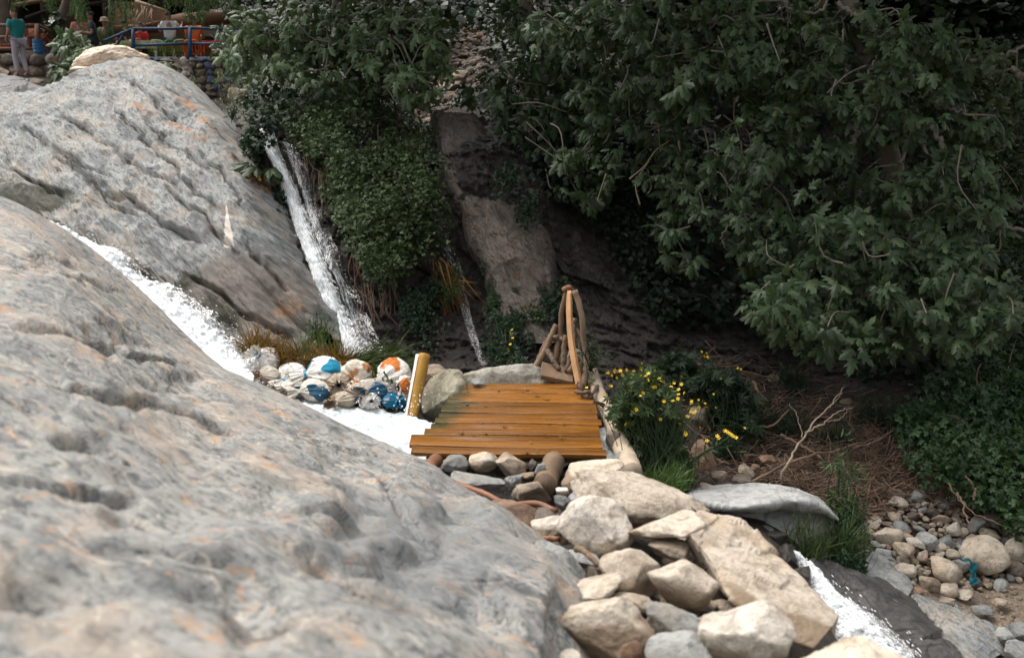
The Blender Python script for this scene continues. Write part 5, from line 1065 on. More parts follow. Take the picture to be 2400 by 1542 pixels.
fig_tree('largest fig tree, its grey branches and lobed leaves draping the whole right side',
 LP((2160,960,11.6),(2150,760,11.3),(2120,520,10.9),(2060,250,10.6),(2010,60,10.4),(1960,-120,10.4)),
 [(LP((2036,170,10.3),(2035,241,10.0),(2026,288,9.9),(2003,323,9.9),(1991,368,9.9)), .04, .03), (LP((2070,180,10.3),(2112,257,10),(2123,304,9.9),(2117,382,9.8),(2104,448,9.7),(2100,478,9.7)), .032, .012),
  (LP((2131,308,9.9),(2165,345,9.8),(2193,382,9.7),(2198,425,9.7)), .024, .01), (LP((2180,290,9.9),(2193,312,9.8),(2210,340,9.7),(2226,372,9.7)), .032, .022), (LP((1960,10,10),(2006,43,9.9),(2057,68,9.8),(2066,101,9.7),(2053,146,9.7),(2030,180,9.7)), .026, .012),
  (LP((1831,0,10),(1874,31,9.9),(1921,27,9.9),(1945,-10,9.9)), .018, .012), (LP((1960,-20,10.4),(1850,50,10.4),(1734,37,10.4),(1695,52,10.4),(1578,35,10.5)), .035, .012), (LP((1668,60,10.4),(1660,90,10.4),(1655,130,10.4)), .014, .010),
  (LP((1980,210,9.9),(1978,140,9.9),(1972,70,9.9)), .014, .01), (LP((2100,560,10.2),(1990,590,9.9),(1900,640,9.6),(1870,720,9.4)), .026, .012), (LP((2110,520,10.5),(2180,560,9.9),(2230,640,9.6),(2290,730,9.4)), .028, .012), (LP((1982,680,9.5),(2030,695,9.4),(2095,720,9.3)), .022, .014),
  (LP((2135,480,9.8),(2133,570,9.7),(2131,640,9.6),(2125,720,9.5),(2123,800,9.5)), .022, .012), (LP((2160,220,10.2),(2260,150,10),(2350,130,9.9),(2420,100,9.9)), .03, .015), (LP((2170,230,10),(2220,255,9.8),(2260,265,9.7),(2300,292,9.7)), .016, .01),
  (LP((2400,180,9.5),(2380,168,9.5),(2372,158,9.5)), .03, .022), (LP((2300,500,9.9),(2350,530,9.7),(2420,545,9.6)), .022, .02), (LP((1735,520,10.4),(1745,500,10.3),(1690,555,10.3),(1705,590,10.3)), .016, .008), (LP((1820,400,10),(1800,440,10),(1768,462,10)), .014, .008),
  (LP((1905,285,10.2),(1890,310,10.1),(1850,345,10),(1805,385,9.9)), .014, .008)]
 , [(1660,70,430,90,10.5,105),(2010,130,330,120,9.9,95),(1500,230,160,80,10.9,34),(1930,330,230,110,9.8,38),(2240,230,150,150,9.9,45),(1630,400,120,50,10.7,12),(1940,570,220,80,9.6,44),(1930,715,185,85,9.2,58),(2230,470,140,150,9.6,54),(2250,715,135,95,9.2,56),(1640,540,110,90,10.8,14),
    (1380,345,70,60,11.3,14),(1850,460,260,60,10.2,16),(1930,800,60,30,9.2,6),(2090,790,50,40,9.6,6),(2130,640,140,90,9.6,22),(1750,200,230,70,10.4,32),(2000,640,300,140,10.8,30),(1850,280,420,240,11.8,50)], .142, 201, leafn=(7, 12), dens=1.35, over=((3.6, 10.6, 5.0), (4.0, 1.6, .9), 1300))
# bare orange twigs in the dark hollow of the big fig
tag(branches([(P([a for a, _ in r_], [b_ for _, b_ in r_], 11.0), .011, .005) for r_ in ([(1722,230),(1720,273),(1728,310),(1738,345),(1745,378)],[(1695,270),(1720,288),(1750,305),(1762,345),(1770,368)],[(1738,331),(1735,400),(1722,440),(1712,465)],[(1675,310),(1680,350),(1692,390),(1702,425),(1705,465)],[(1745,375),(1720,410),(1700,440)],[(1720,288),(1700,300),(1688,310)],[(1590,330),(1600,390),(1605,410),(1600,450),(1592,475)],[(1650,300),(1660,350),(1650,410),(1640,450)],[(1475,420),(1510,390),(1540,350),(1570,330)],[(1500,480),(1490,430),(1520,380)],[(1545,260),(1544,310),(1548,355)],[(1440,360),(1420,410),(1400,470)])], 'bare_twigs', M['drybranch'], None, 5), 'tangle of bare tan twigs hanging in the dark hollow under the big fig', 'twigs')
fig_tree('middle fig tree leaning over the rubble slope, with smaller darker leaves', LP((1330,250,13.8),(1290,160,13.4),(1250,70,13.1),(1220,-40,13)),
 [(LP((1270,110,13.2),(1350,60,12.8),(1450,40,12.3)), .03, .01), (LP((1280,140,13.2),(1220,190,12.8),(1150,220,12.6)), .025, .008), (LP((1230,0,13),(1270,15,12.8),(1310,20,12.7)), .02, .01), (LP((1210,80,12.8),(1240,60,12.7),(1190,30,12.8)), .015, .008)],
 [(1260,40,110,50,12.9,32),(1270,180,130,80,12.6,50),(1420,90,140,90,12.1,55),(1300,300,120,70,12.6,30),(1190,250,60,40,12.6,8),(1110,225,40,25,12.8,4),(1350,250,110,90,12.4,30),(1370,420,70,80,12.0,16)], .165, 211, leafn=(6, 9), over=((.6, 13.2, 5.2), (2.2, 1.6, 1.0), 1100))
fig_tree('fig tree above the waterfall, its pale lit crown spreading over the bramble', LP((850,300,14.4),(840,220,14),(820,140,13.7),(800,60,13.6),(790,-40,13.6)),
 [(LP((815,75,13.3),(850,78,13),(885,60,13)), .028, .014), (LP((790,105,13.3),(810,90,13.2),(818,72,13.2)), .02, .014), (LP((862,128,13),(900,122,12.8),(930,112,12.8)), .018, .01), (LP((862,125,13),(890,110,12.8),(910,98,12.8)), .016, .01), (LP((730,15,13.4),(728,40,13.2),(715,62,13.2)), .018, .01), (LP((566,55,13.2),(590,70,13.2),(610,82,13.2)), .014, .01), (LP((500,118,13),(560,122,13),(600,132,13.2)), .014, .01), (LP((720,15,13.4),(745,10,13.2),(760,0,13.2)), .02, .012)],
 [(790,45,240,60,13.3,110),(930,100,110,80,12.9,60),(650,95,110,60,13,40),(850,150,190,70,12.9,62),(1000,190,70,55,12.6,20),(560,85,60,45,13,14),(600,150,50,30,13,6),(980,40,70,40,13.2,18),(760,120,130,40,13.4,30),(1025,150,25,60,12.9,5),(745,195,60,20,12.8,6),(560,130,40,14,13,4)], .155, 221, 'figpale', leafn=(6, 10), over=((-2.3, 13.6, 4.9), (2.0, 1.3, .9), 700))
# small fig in front of the terrace
sf = fig_tree('young fig bush with pale leaves growing in front of the terrace', LP((180,180,23),(185,150,23),(180,120,23)), [(LP((183,150,23),(200,115,22.9),(195,92,22.9)), .02, .01), (LP((183,150,23),(160,110,22.9),(150,95,22.9)), .02, .01)],
 [(165,95,34,18,22.8,16),(195,112,24,26,22.8,12),(165,155,38,24,22.6,20),(185,135,24,20,22.8,8)], .23, 231, 'figpale', leafn=(5, 8))
sf2 = fig_tree('low fig shoots hanging over the blue painted terrace wall', LP((430,200,22),(440,170,22),(430,140,22)), [(LP((430,170,22),(450,180,21.8),(465,195,21.8)), .015, .008)],
 [(395,148,20,8,21.8,4),(440,185,26,12,21.7,7)], .14, 235, 'figpale', leafn=(5, 7))

# --- ivy and scrub on the dark cliff (ground cover, nobody could count it)
ivp = [(1060,230),(1300,180),(1500,260),(1560,520),(1640,720),(1560,760),(1470,580),(1390,500),(1310,420),(1230,330),(1150,270)]
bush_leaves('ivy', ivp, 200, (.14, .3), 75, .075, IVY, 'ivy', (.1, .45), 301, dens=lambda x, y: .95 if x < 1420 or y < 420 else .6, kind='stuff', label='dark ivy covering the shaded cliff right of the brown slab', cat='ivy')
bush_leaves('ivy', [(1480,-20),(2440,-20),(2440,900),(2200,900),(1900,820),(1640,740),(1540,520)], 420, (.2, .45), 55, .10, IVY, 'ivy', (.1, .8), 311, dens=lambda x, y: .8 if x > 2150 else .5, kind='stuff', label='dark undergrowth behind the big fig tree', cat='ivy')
bush_leaves('ivy', [(1000,-30),(1180,-30),(1180,60),(1060,60),(1010,110),(970,60)], 40, (.2, .45), 60, .12, IVY, 'ivy', (.1, .8), 321, kind='stuff', label='dark scrub above the rubble slope', cat='ivy')
bush_leaves('ivy', [(560,180),(640,170),(720,260),(660,300),(585,275)], 26, (.14, .3), 70, .085, IVY, 'ivy', (.3, .9), 331, kind='stuff', label='dark trailing growth over the lip of the waterfall', cat='ivy')
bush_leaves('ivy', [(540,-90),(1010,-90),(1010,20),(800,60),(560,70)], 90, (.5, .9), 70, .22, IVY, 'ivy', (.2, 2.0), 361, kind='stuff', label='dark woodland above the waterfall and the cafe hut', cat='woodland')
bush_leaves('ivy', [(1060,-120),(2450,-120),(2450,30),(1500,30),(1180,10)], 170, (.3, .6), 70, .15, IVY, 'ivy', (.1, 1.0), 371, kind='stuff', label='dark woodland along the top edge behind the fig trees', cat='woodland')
bush_leaves('ivy', [(1150,20),(1270,20),(1270,170),(1190,210),(1160,120)], 30, (.25, .5), 60, .11, IVY, 'ivy', (.1, .9), 381, kind='stuff', label='dark scrub at the right side of the rubble slope', cat='scrub')
# bramble hedge at the right
hp = [(2100,970),(2180,930),(2260,860),(2330,780),(2420,700),(2470,1000),(2450,1235),(2370,1200),(2290,1150),(2210,1110),(2150,1050)]
hd = thing('bramble_hedge', PT(2330, 1150), 'thick leafy bramble hedge above the stone bank at the right frame edge', 'hedge')
_, C = bush_leaves('foliage', hp, 170, (.14, .3), 95, .075, TREF, 'hedge', (.25, .75), 341, hd)
branches(stems(C[::8], PT(2330, 1150), .012, 5, .2), 'stems', M['bark'], hd)
hp2 = [(2210,130),(2430,100),(2430,780),(2330,800),(2290,640),(2330,480),(2230,300)]
hd2 = thing('bramble_bush', PT(2400, 600), 'tall bramble climbing the bank at the right edge behind the fig leaves', 'bush')
_, C = bush_leaves('foliage', hp2, 110, (.18, .36), 90, .07, TREF, 'bramble', (.3, 1.0), 351, hd2)
branches(stems(C[::9], PT(2400, 780), .014, 7, .25), 'stems', M['bark'], hd2)

# --- small shrubs on the cliff
def shrub(px, py, w, h, n, size, tpl, mat, label, seed, off=.2, flowers=0, name='shrub', cat='shrub', rad=(.06, .13), per=60, d=None, fm='petal'):
    r = np.random.RandomState(seed); base = PT(px, py+h*.5, off*.5) if d is None else P(px, py+h*.5, d)
    t = thing(name, base, label, cat); q = r.normal(size=(n, 2))*.36; X, Y = px+q[:, 0]*w, py+q[:, 1]*h
    dd = (dT0(X, Y)-off if d is None else d)+r.normal(size=n)*.07; C = P(X, Y, dd); pos, nd = blob_pts(C, r.uniform(*rad, n), per, seed+1, 1.); k = len(pos)
    leaves('foliage', tpl, pos, nrm(nd+r.normal(size=(k, 3))*.6+np.array([0, -.2, .05])), nrm(nd*.5+np.array([0, -.5, .7])+r.normal(size=(k, 3))*.35), size*r.uniform(.65, 1.25, k), M[mat], t, seed)
    branches(stems(C[::max(1, n//14)], base, .008, seed, .04), 'stems', M['weed'] if 'weed' in mat else M['bark'], t, 5)
    if flowers:
        for i in range(flowers):
            c = C[r.randint(n)]+np.array([r.normal()*.05, -.12, r.uniform(.02, .14)])
            V, Fc = inst(FLOWER, c[None], nrm(r.normal(size=(1, 3))), nrm(np.array([[0, -.6, .8]])+r.normal(size=(1, 3))*.3), .018); mk('flower', V, Fc, M[fm], t, smooth=False)
    return t
shrub(1000,715,60,95,26,.045,TREF,'weeddark','round dark green shrub clinging to the wet cliff left of the thin trickle',401,.2)
shrub(1185,785,70,110,40,.055,TREF,'weeddark','leafy shrub with a few yellow flowers on the cliff behind the granite boulder',402,.25,flowers=9)
shrub(1195,425,40,45,10,.05,TREF,'weeddark','small shrub growing on the right side of the brown slab',403,.4)
shrub(1235,480,20,60,7,.05,TREF,'weeddark','narrow trailing shrub on the brown slab, below the other',404,.45)
shrub(1165,690,24,70,9,.055,LANCE,'weed','upright willow herb stalk on the cliff above the flowering shrub',405,.35)
shrub(1055,650,30,60,10,.06,LANCE,'weed','slender herb standing in front of the thin trickle',406,.25)
shrub(960,740,24,60,8,.045,IVY,'weeddark','thin hanging creeper left of the round cliff shrub',407,.15)
shrub(1300,700,50,60,14,.045,TREF,'weeddark','low green tuft on the rock left of the railing top',408,.2)
shrub(1250,740,60,40,14,.04,IVY,'weed','mossy yellow green cushion on the brown rock',409,.15)
shrub(595,345,34,50,16,.06,IVY,'weeddark','creeping herb on the dark rock left of the waterfall lip',414,.12)
shrub(590,480,40,60,12,.07,IVY,'weeddark','dark herb behind the boulder edge below the broad leaved plant',415,.15)
shrub(640,500,30,120,16,.05,IVY,'weeddark','creeping plant in the gap between boulder and waterfall',410,.12)
shrub(665,590,26,50,10,.05,TREF,'weeddark','small tuft beside the waterfall, lower down the gap',411,.12)
shrub(1385,845,50,50,16,.06,LANCE,'weed','weed sprouting at the top end of the fallen log',412,d=9.3,rad=(.03,.07),per=24)
shrub(1440,420,70,60,12,.07,IVY,'weeddark','dark leafy sprig left of the fig hollow',413,.5)
# hanging dry tuft left of trickle
rs = np.random.RandomState(77); pos = P(1045+rs.normal(size=90)*14, 655+rs.normal(size=90)*25, dT0(1045, 660)-.25+rs.normal(size=90)*.04)
tag(leaves('dry_grass', BLADE, pos, nrm(np.array([.35, -.3, -.7])+rs.normal(size=(90, 3))*.3), nrm(np.array([0, -1, .3])+rs.normal(size=(90, 3))*.3), .35*rs.uniform(.6, 1.3, 90), M['drygrass'], None, 5), 'hanging tuft of dry orange grass beside the thin trickle', 'grass', kind='stuff')
# big leaved plant by the waterfall
def bigleaf(px, py, d, n, size, label, seed, mat='weed'):
    r = np.random.RandomState(seed); base = P(px, py+40, d+.15); t = thing('broad_leaf_plant', base, label, 'plant'); big = multi([(FIG, a, s, (0, .12, 0)) for a, s in ((0, 1), (.75, .8), (-.75, .8))])
    pos = []; yy = []; mb = []
    for i in range(n):
        a = r.uniform(-1.5, 1.5); c = P(px+math.sin(a)*r.uniform(10, 38), py-math.cos(a)*r.uniform(4, 22)+8, d-r.uniform(0, .2)); pos.append(c); yy.append((math.sin(a), -.5, .12-.3*abs(math.sin(a)))); mb.append(([base, (base+c)/2+np.array([0, -.02, .06]), c], .012, .007))
    leaves('leaf', big, np.array(pos), nrm(np.array(yy)), nrm(np.array([0, -.4, 1])+r.normal(size=(n, 3))*.25), size*r.uniform(.7, 1.2, n), M[mat], t, seed); branches(mb, 'stalks', M['weed'], t, 6); return t
bigleaf(612, 392, 12.15, 11, .26, 'broad leaved green plant at the boulder edge beside the waterfall', 421)
shrub(612,440,26,30,8,.09,FIG,'drygrass','yellowing leaf cluster under the broad leaved plant',422,d=12.1,rad=(.05,.08),per=5)

# --- grass on the sandbag dam
def grass(name, spots, n, L_, mat, label, seed, lean=(0, -.2, .9), spread=.5, kind='stuff', cat='grass', parent=None, spr=(14, 8), dsp=.06):
    r = np.random.RandomState(seed); sp_ = np.array(spots, float); i = r.randint(len(sp_), size=n); px = sp_[i, 0]+r.normal(size=n)*spr[0]; py = sp_[i, 1]+r.normal(size=n)*spr[1]
    pos = P(px, py, sp_[i, 2]+r.normal(size=n)*dsp); y = nrm(np.array(lean)+r.normal(size=(n, 3))*spread); z = nrm(np.cross(y, nrm(r.normal(size=(n, 3)))))
    return leaves(name, BLADE, pos, y, np.where((z[:, 1] > 0)[:, None], -z, z), L_*r.uniform(.5, 1.4, n), M[mat], parent, seed, label=label, cat=cat, kind=kind)
grass('dry_grass', [(595,815,9.9),(625,822,9.9),(660,840,9.85),(690,848,9.85),(640,838,9.8),(720,858,9.8),(790,845,9.8),(750,850,9.8),(600,828,9.9),(615,810,10)], 1500, .22, 'drygrass', 'matted orange brown grass along the top of the sandbag dam', 501, (.1, -.45, .12), .75)
grass('grass', [(715,830,9.9),(740,820,9.95),(760,830,9.9),(780,835,9.9),(700,838,9.9),(730,800,10.1),(755,790,10.2)], 320, .17, 'greengrass', 'bright green grass tuft growing behind the sandbags below the boulder', 502, (.05, -.1, .9), .4)
grass('grass', [(860,840,9.75),(890,845,9.7),(915,850,9.65),(875,850,9.7),(835,845,9.8)], 420, .25, 'grass', 'dark green grass bent over the sandbags toward the post', 503, (.75, -.25, .15), .3)
grass('grass', [(885,855,9.55),(895,870,9.45),(905,890,9.35)], 120, .36, 'grass', 'long wet grass blades trailing down over the orange sandbag', 504, (.25, -.3, -.85), .18)
grass('grass', [(800,850,9.8),(820,850,9.8),(770,850,9.8)], 260, .18, 'drygrass', 'rusty grass fringe behind the creamy sandbag', 505, (.1, -.4, .4), .6)
shrub(745,770,40,60,12,.05,LANCE,'weed','thin weed standing at the foot of the layered boulder',431,d=10.35,rad=(.04,.09),per=24)

# --- flowering plants
def flower_plant(label, base, tops, seed, leafpoly, nleaf, size, fl_size, d, mat='weed', stemr=.0042, leafn=10):
    r = np.random.RandomState(seed); t = thing('yellow_flower_plant', base, label, 'plant'); mb = []; pos = []; yy = []
    for (x, y) in tops:
        c = P(x, y, d+r.normal()*.15); s0 = base+np.array([r.normal()*.12, r.normal()*.08, r.uniform(0, .2)]); mb.append(([s0, s0*.45+c*.55+np.array([r.normal()*.05, -.03, .04]), c], stemr, stemr*.45))
        V, Fc = inst(FLOWER, c[None], nrm(r.normal(size=(1, 3))), nrm(np.array([[0, -.55, .8]])+r.normal(size=(1, 3))*.35), fl_size*r.uniform(.8, 1.2)); t_ = mk('flower', V, Fc, M['petal'], t, smooth=False)
    branches(mb, 'stems', M['weed'], t, 5)
    q = poly_pts(leafpoly, nleaf, seed+1); C = P(q[:, 0], q[:, 1], d+r.normal(size=nleaf)*.14+.08); k = nleaf*leafn; pos = np.repeat(C, leafn, 0)+r.normal(size=(k, 3))*.035
    nd = nrm(r.normal(size=(k, 3))+np.array([0, -.5, .25])); leaves('foliage', CUT, pos, nd, nrm(np.array([0, -.5, .8])+r.normal(size=(k, 3))*.4), size*r.uniform(.6, 1.3, k), M[mat], t, seed); return t
r_ = np.random.RandomState(5)
ft = [(1424,876),(1433,880),(1440,868),(1448,873),(1466,871),(1470,866),(1503,853),(1503,864),(1538,870)]+[(1495+r_.normal()*42, 890+r_.normal()*24) for _ in range(36)]+[(1550+r_.normal()*26, 912+r_.normal()*26) for _ in range(14)]+[(1600+r_.normal()*26, 945+r_.normal()*14) for _ in range(20)]+[(1535+r_.normal()*42, 965+r_.normal()*34) for _ in range(26)]+[(1515,918),(1478,916),(1467,925),(1564,950),(1594,993),(1584,1002),(1605,1012),(1607,1018)]
flower_plant('tall plant covered in yellow flowers at the right of the fallen log', P(1545, 1140, 8.0), ft, 601, [(1440,940),(1470,900),(1530,880),(1565,930),(1585,990),(1600,1060),(1610,1130),(1560,1160),(1510,1120),(1480,1040),(1455,990)], 230, .085, .017, 8.2, leafn=10)
ft2 = [(1650+r_.normal()*10, 835+r_.normal()*6) for _ in range(8)]+[(1660+r_.normal()*22, 950+r_.normal()*10) for _ in range(14)]+[(1690,888),(1680,890),(1653,902),(1650,897),(1697,910),(1665,990),(1678,1000),(1720,965),(1730,963),(1755,1000),(1745,1003),(1736,865),(1730,863),(1672,924),(1640,1002)]
flower_plant('dark shaded plant with scattered small yellow flowers behind the tall one', P(1700, 1030, 9.6), ft2, 611, [(1620,890),(1670,860),(1720,880),(1760,930),(1770,1000),(1730,1030),(1680,1010),(1640,960)], 110, .10, .015, 9.7, 'weeddark', leafn=9)
sp2 = thing('yellow_flower_plant', P(1585, 1118, 8.1), 'thick green flower stem sprawling right over the reddish rock', 'plant')
st2 = P([1585,1610,1640,1665,1680], [1115,1092,1068,1052,1045], 8.2)
branches([(st2, .014, .010), (P([1665,1695,1717], [1052,1048,1043], 8.2), .008, .005), (P([1672,1675,1685], [1050,1030,1012], 8.2), .007, .004), (P([1680,1700,1712], [1045,1030,1022], 8.2), .006, .004)], 'stems', M['weed'], sp2)
for x, y in [(1681,1022),(1684,1027),(1706,1014),(1712,1018),(1717,1022),(1700,1010),(1725,1026),(1657,1033)]:
    V, Fc = inst(FLOWER, P(x, y, 8.15)[None], np.array([[1., .2, .3]]), np.array([[.1, -.5, .8]]), .019); mk('flower', V, Fc, M['petal'], sp2, smooth=False)
rs = np.random.RandomState(9); k = 30; q = crom(st2, k); leaves('foliage', LANCE, q, nrm(rs.normal(size=(k, 3))+np.array([.3, -.2, .2])), nrm(np.array([0, -.5, .8])+rs.normal(size=(k, 3))*.3), .10, M['weed'], sp2, 3)
shrub(1590,870,70,50,22,.08,CUT,'weeddark','dark leafy weed at the foot of the wet cliff',441,d=10.2,rad=(.05,.12),per=30)
grass('grass', [(1545,1160,7.3),(1565,1170,7.3),(1530,1150,7.4),(1590,1150,7.6),(1560,1140,7.5)], 420, .17, 'greengrass', 'fresh green grass at the foot of the yellow flowers', 511, (.1, -.1, .9), .35)
# --- grasses by the lower stream
grass('grass', [(1890,1290,7.5),(1910,1300,7.5),(1870,1270,7.5),(1925,1285,7.6),(1885,1310,7.45)], 260, .17, 'grass', 'green grass tuft between the pale boulder and the lower stream', 521, (.0, -.1, .9), .3, spr=(18, 16))
grass('grass', [(1975,1300,7.75),(1990,1280,7.8),(2000,1320,7.75),(1960,1310,7.7)], 300, .20, 'weed', 'taller grass right of the first tuft, below the twig heap', 522, (.0, -.1, .9), .3, spr=(16, 22))
shrub(1975,1190,40,130,26,.085,LANCE,'weed','tall leafy nettle standing between pale boulder and stone bank',451,d=8.0,rad=(.05,.10),per=26)
shrub(2005,1240,36,90,18,.07,LANCE,'weed','bushy weed at the left end of the stone bank',452,d=8.1,rad=(.05,.10),per=26)
shrub(1985,1325,60,40,14,.04,IVY,'weeddark','low green herb at the water edge under the tall grass',453,d=7.6,rad=(.04,.07),per=30)
for x, y, w_, h_, lb in [(1760,985,80,90,'patch of fine dark grass right of the shaded flower plant'),(1845,1010,70,70,'second patch of dark grass further right on the bank'),(1850,905,60,40,'small green herb under the fig canopy'),(2050,990,60,50,'dark herb between the twigs and the hedge'),(1960,1040,70,40,'low green sprouts on the twig heap'),(1700,1065,40,30,'green sprouts right of the reddish rock'),(2110,1015,40,30,'green seedlings left of the hedge foot')]:
    q = [(x+rs.normal()*w_*.3, y+rs.normal()*h_*.3, float(dT0(x, y))-.08) for _ in range(10)]; grass('grass', q, 320, .17, 'weeddark', lb, int(x), (0, -.1, .9), .5, spr=(12, 8))

rs = np.random.RandomState(19); k = 26; pos = G(rs.uniform(1060, 1390, k), rs.uniform(905, 1060, k), .022); leaves('leaf_litter', SIMPLE, pos, nrm(rs.normal(size=(k, 3))*np.array([1, 1, .05])), np.array([[0, 0, 1.]])+rs.normal(size=(k, 3))*.12, .045*rs.uniform(.5, 1.2, k), M['drygrass'], None, 4, label='small fallen leaves scattered on the wet bridge planks', cat='leaves', kind='stuff')
# --- dead twig heap on the bank
tw = MB(); r = np.random.RandomState(61); nT = 0
heap = [(1780,1120),(1900,1060),(1990,1010),(2080,1010),(2150,1060),(2210,1130),(2290,1190),(2240,1200),(2100,1150),(2030,1230),(1960,1190),(1880,1140)]
VV = []; FF = []; kk = 0
def add_twigs(poly, n, ln, rad, off, seed):
    global kk
    q = poly_pts(poly, n, seed); rr = np.random.RandomState(seed); c = P(q[:, 0], q[:, 1], dT(q[:, 0], q[:, 1])-rr.uniform(off[0], off[1], n))
    a = rr.normal(size=(n, 3))*np.array([1, .5, .32])+np.array([.25, 0, -.1]); a = nrm(a); L_ = rr.uniform(*ln, n)[:, None]
    for i in range(n):
        b0, b1 = c[i]-a[i]*L_[i]*.5, c[i]+a[i]*L_[i]*.5; pts = np.array([b0, c[i]+rr.normal(size=3)*L_[i]*.08, b1]); V, Fc = tube_arr(pts, rad*rr.uniform(.5, 1.5)*np.array([1, .9, .5]), 4)
        VV.append(V); FF.append(np.array(Fc)+kk); kk += len(V)
add_twigs(heap, 2400, (.15, .5), .0045, (.0, .10), 71)
add_twigs([(1560,830),(1700,830),(1900,880),(2100,960),(2080,1010),(1900,1060),(1750,1120),(1620,1130),(1640,1000)], 700, (.12, .5), .005, (.0, .05), 72)
tag(mk('dead_twigs', np.concatenate(VV), np.concatenate(FF), M['twig']), label='heap of dead brown twigs and needles covering the bank under the fig tree', cat='twigs', kind='stuff')
def bare(label, rows, mat='drybranch', name='dead_branch'):
    mb = MB(); rr = np.random.RandomState(len(label))
    for row, r0, r1 in rows:
        m = 5*len(row); p = crom(PR(row), m)+rr.normal(size=(m, 3))*.006; mb.tube(p, np.linspace(r0, r1, m), 6, True, .06, 3)
    return tag(mb.build(name, M[mat], None, smooth=True), label, 'branch')
bare('bare forked branch standing up from the bank in front of the twig heap', [([(1828,1122,8.5),(1850,1080,8.5),(1880,1030,8.6),(1900,1000,8.6),(1940,955,8.7),(1980,905,8.8)], .012, .004), ([(1890,1015,8.6),(1930,990,8.6),(1965,965,8.6),(2000,955,8.7)], .008, .003), ([(1880,1030,8.6),(1872,990,8.6),(1850,945,8.6)], .005, .002), ([(1940,955,8.7),(1958,940,8.7),(1972,920,8.7)], .005, .002), ([(1930,990,8.6),(1970,980,8.6),(1990,960,8.6)], .005, .002)])
for lb, rows in [('thick fallen branch lying along the bank below the fig leaves', [([(1830,1020,9.4),(1890,1050,9.3),(1930,1075,9.2)], .02, .012)]), ('short straight branch leaning on the bank right of the shaded flowers', [([(1765,895,10.6),(1790,930,10.4),(1800,940,10.4)], .02, .012)]), ('thin crooked branch crossing the dark grass on the bank', [([(1740,985,9.7),(1800,1000,9.6),(1850,960,9.7)], .014, .008)]),
 ('long thin branch lying across the twigs to the right', [([(1760,1130,8.7),(1860,1080,8.8),(1960,1055,9.0),(2080,1020,9.4)], .014, .006)]), ('short pale branch at the left foot of the bramble hedge', [([(2000,1050,9.1),(2060,1030,9.2),(2090,1010,9.3)], .012, .008)]),
 ('crooked dry twig sticking up from the top of the stone bank', [([(2286,1172,8.4),(2284,1150,8.4),(2276,1130,8.4),(2262,1115,8.4)], .010, .007)]), ('bent twig hanging down over the middle of the stone bank', [([(2245,1155,8.5),(2260,1190,8.35),(2270,1230,8.25)], .010, .007)]), ('thin twig draped over the right end of the stone bank', [([(2220,1130,8.6),(2280,1200,8.3),(2350,1230,8.2)], .007, .004)]),
 ('longest thin branch in the shadow behind the flowers', [([(1600,845,11.2),(1660,855,11),(1740,860,11)], .012, .006)]), ('thin branch rising right in the shadow behind the flowers', [([(1640,870,10.8),(1700,845,10.9),(1760,825,11)], .008, .004)]), ('thin branch in the shadow trailing right towards the dark rock', [([(1700,860,10.9),(1780,880,10.9),(1850,880,11)], .008, .004)])]: bare(lb, rows, 'twig')
# --- unseen leaning canopy trees, added above the view to shade the cliff
def canopy(label, foot, c, rad, n, seed):
    r = np.random.RandomState(seed); foot, c = np.array(foot), np.array(c); t = thing('shade_tree', foot, label, 'tree', 'unseen trees added to shade the cliff')
    pts = crom(np.array([foot, foot*.5+c*.5+np.array([.2, .4, .2]), c]), 20); MB().tube(pts, np.linspace(.28, .1, 20), 10, True, .05, seed).build('trunk', M['trunk'], t, smooth=True)
    q = r.normal(size=(60, 3)); q = q/np.linalg.norm(q, axis=1)[:, None]*r.uniform(.2, 1, 60)[:, None]**.5; cl = c+q*np.array(rad); branches([([c, (c+x)/2+np.array([0, 0, .1]), x], .06, .015) for x in cl[::3]], 'limbs', M['trunk'], t)
    p = np.repeat(cl, n//60, 0)+r.normal(size=(n//60*60, 3))*np.array([.55, .5, .35]); k = len(p)
    leaves('crown', SIMPLE, p, nrm(r.normal(size=(k, 3))+np.array([0, 0, -.3])), nrm(np.array([0, -.1, 1])+r.normal(size=(k, 3))*.45), .38*r.uniform(.7, 1.2, k), M['canopy'], t, seed)
canopy('added shade tree above the big fig, out of the top of the photo', (6, 17.5, 4.5), (4.5, 14.0, 7.6), (4.0, 2.6, 1.2), 6600, 801)
canopy('added shade tree above the rubble slope, out of the top of the photo', (1, 22, 5), (.6, 15.0, 7.4), (3.2, 2.4, 1.2), 6000, 802)
canopy('added shade tree at the far right above the hedge, out of the top of the photo', (10, 15, 4.0), (8.0, 11.0, 6.6), (3.0, 3.0, 1.3), 6600, 803)
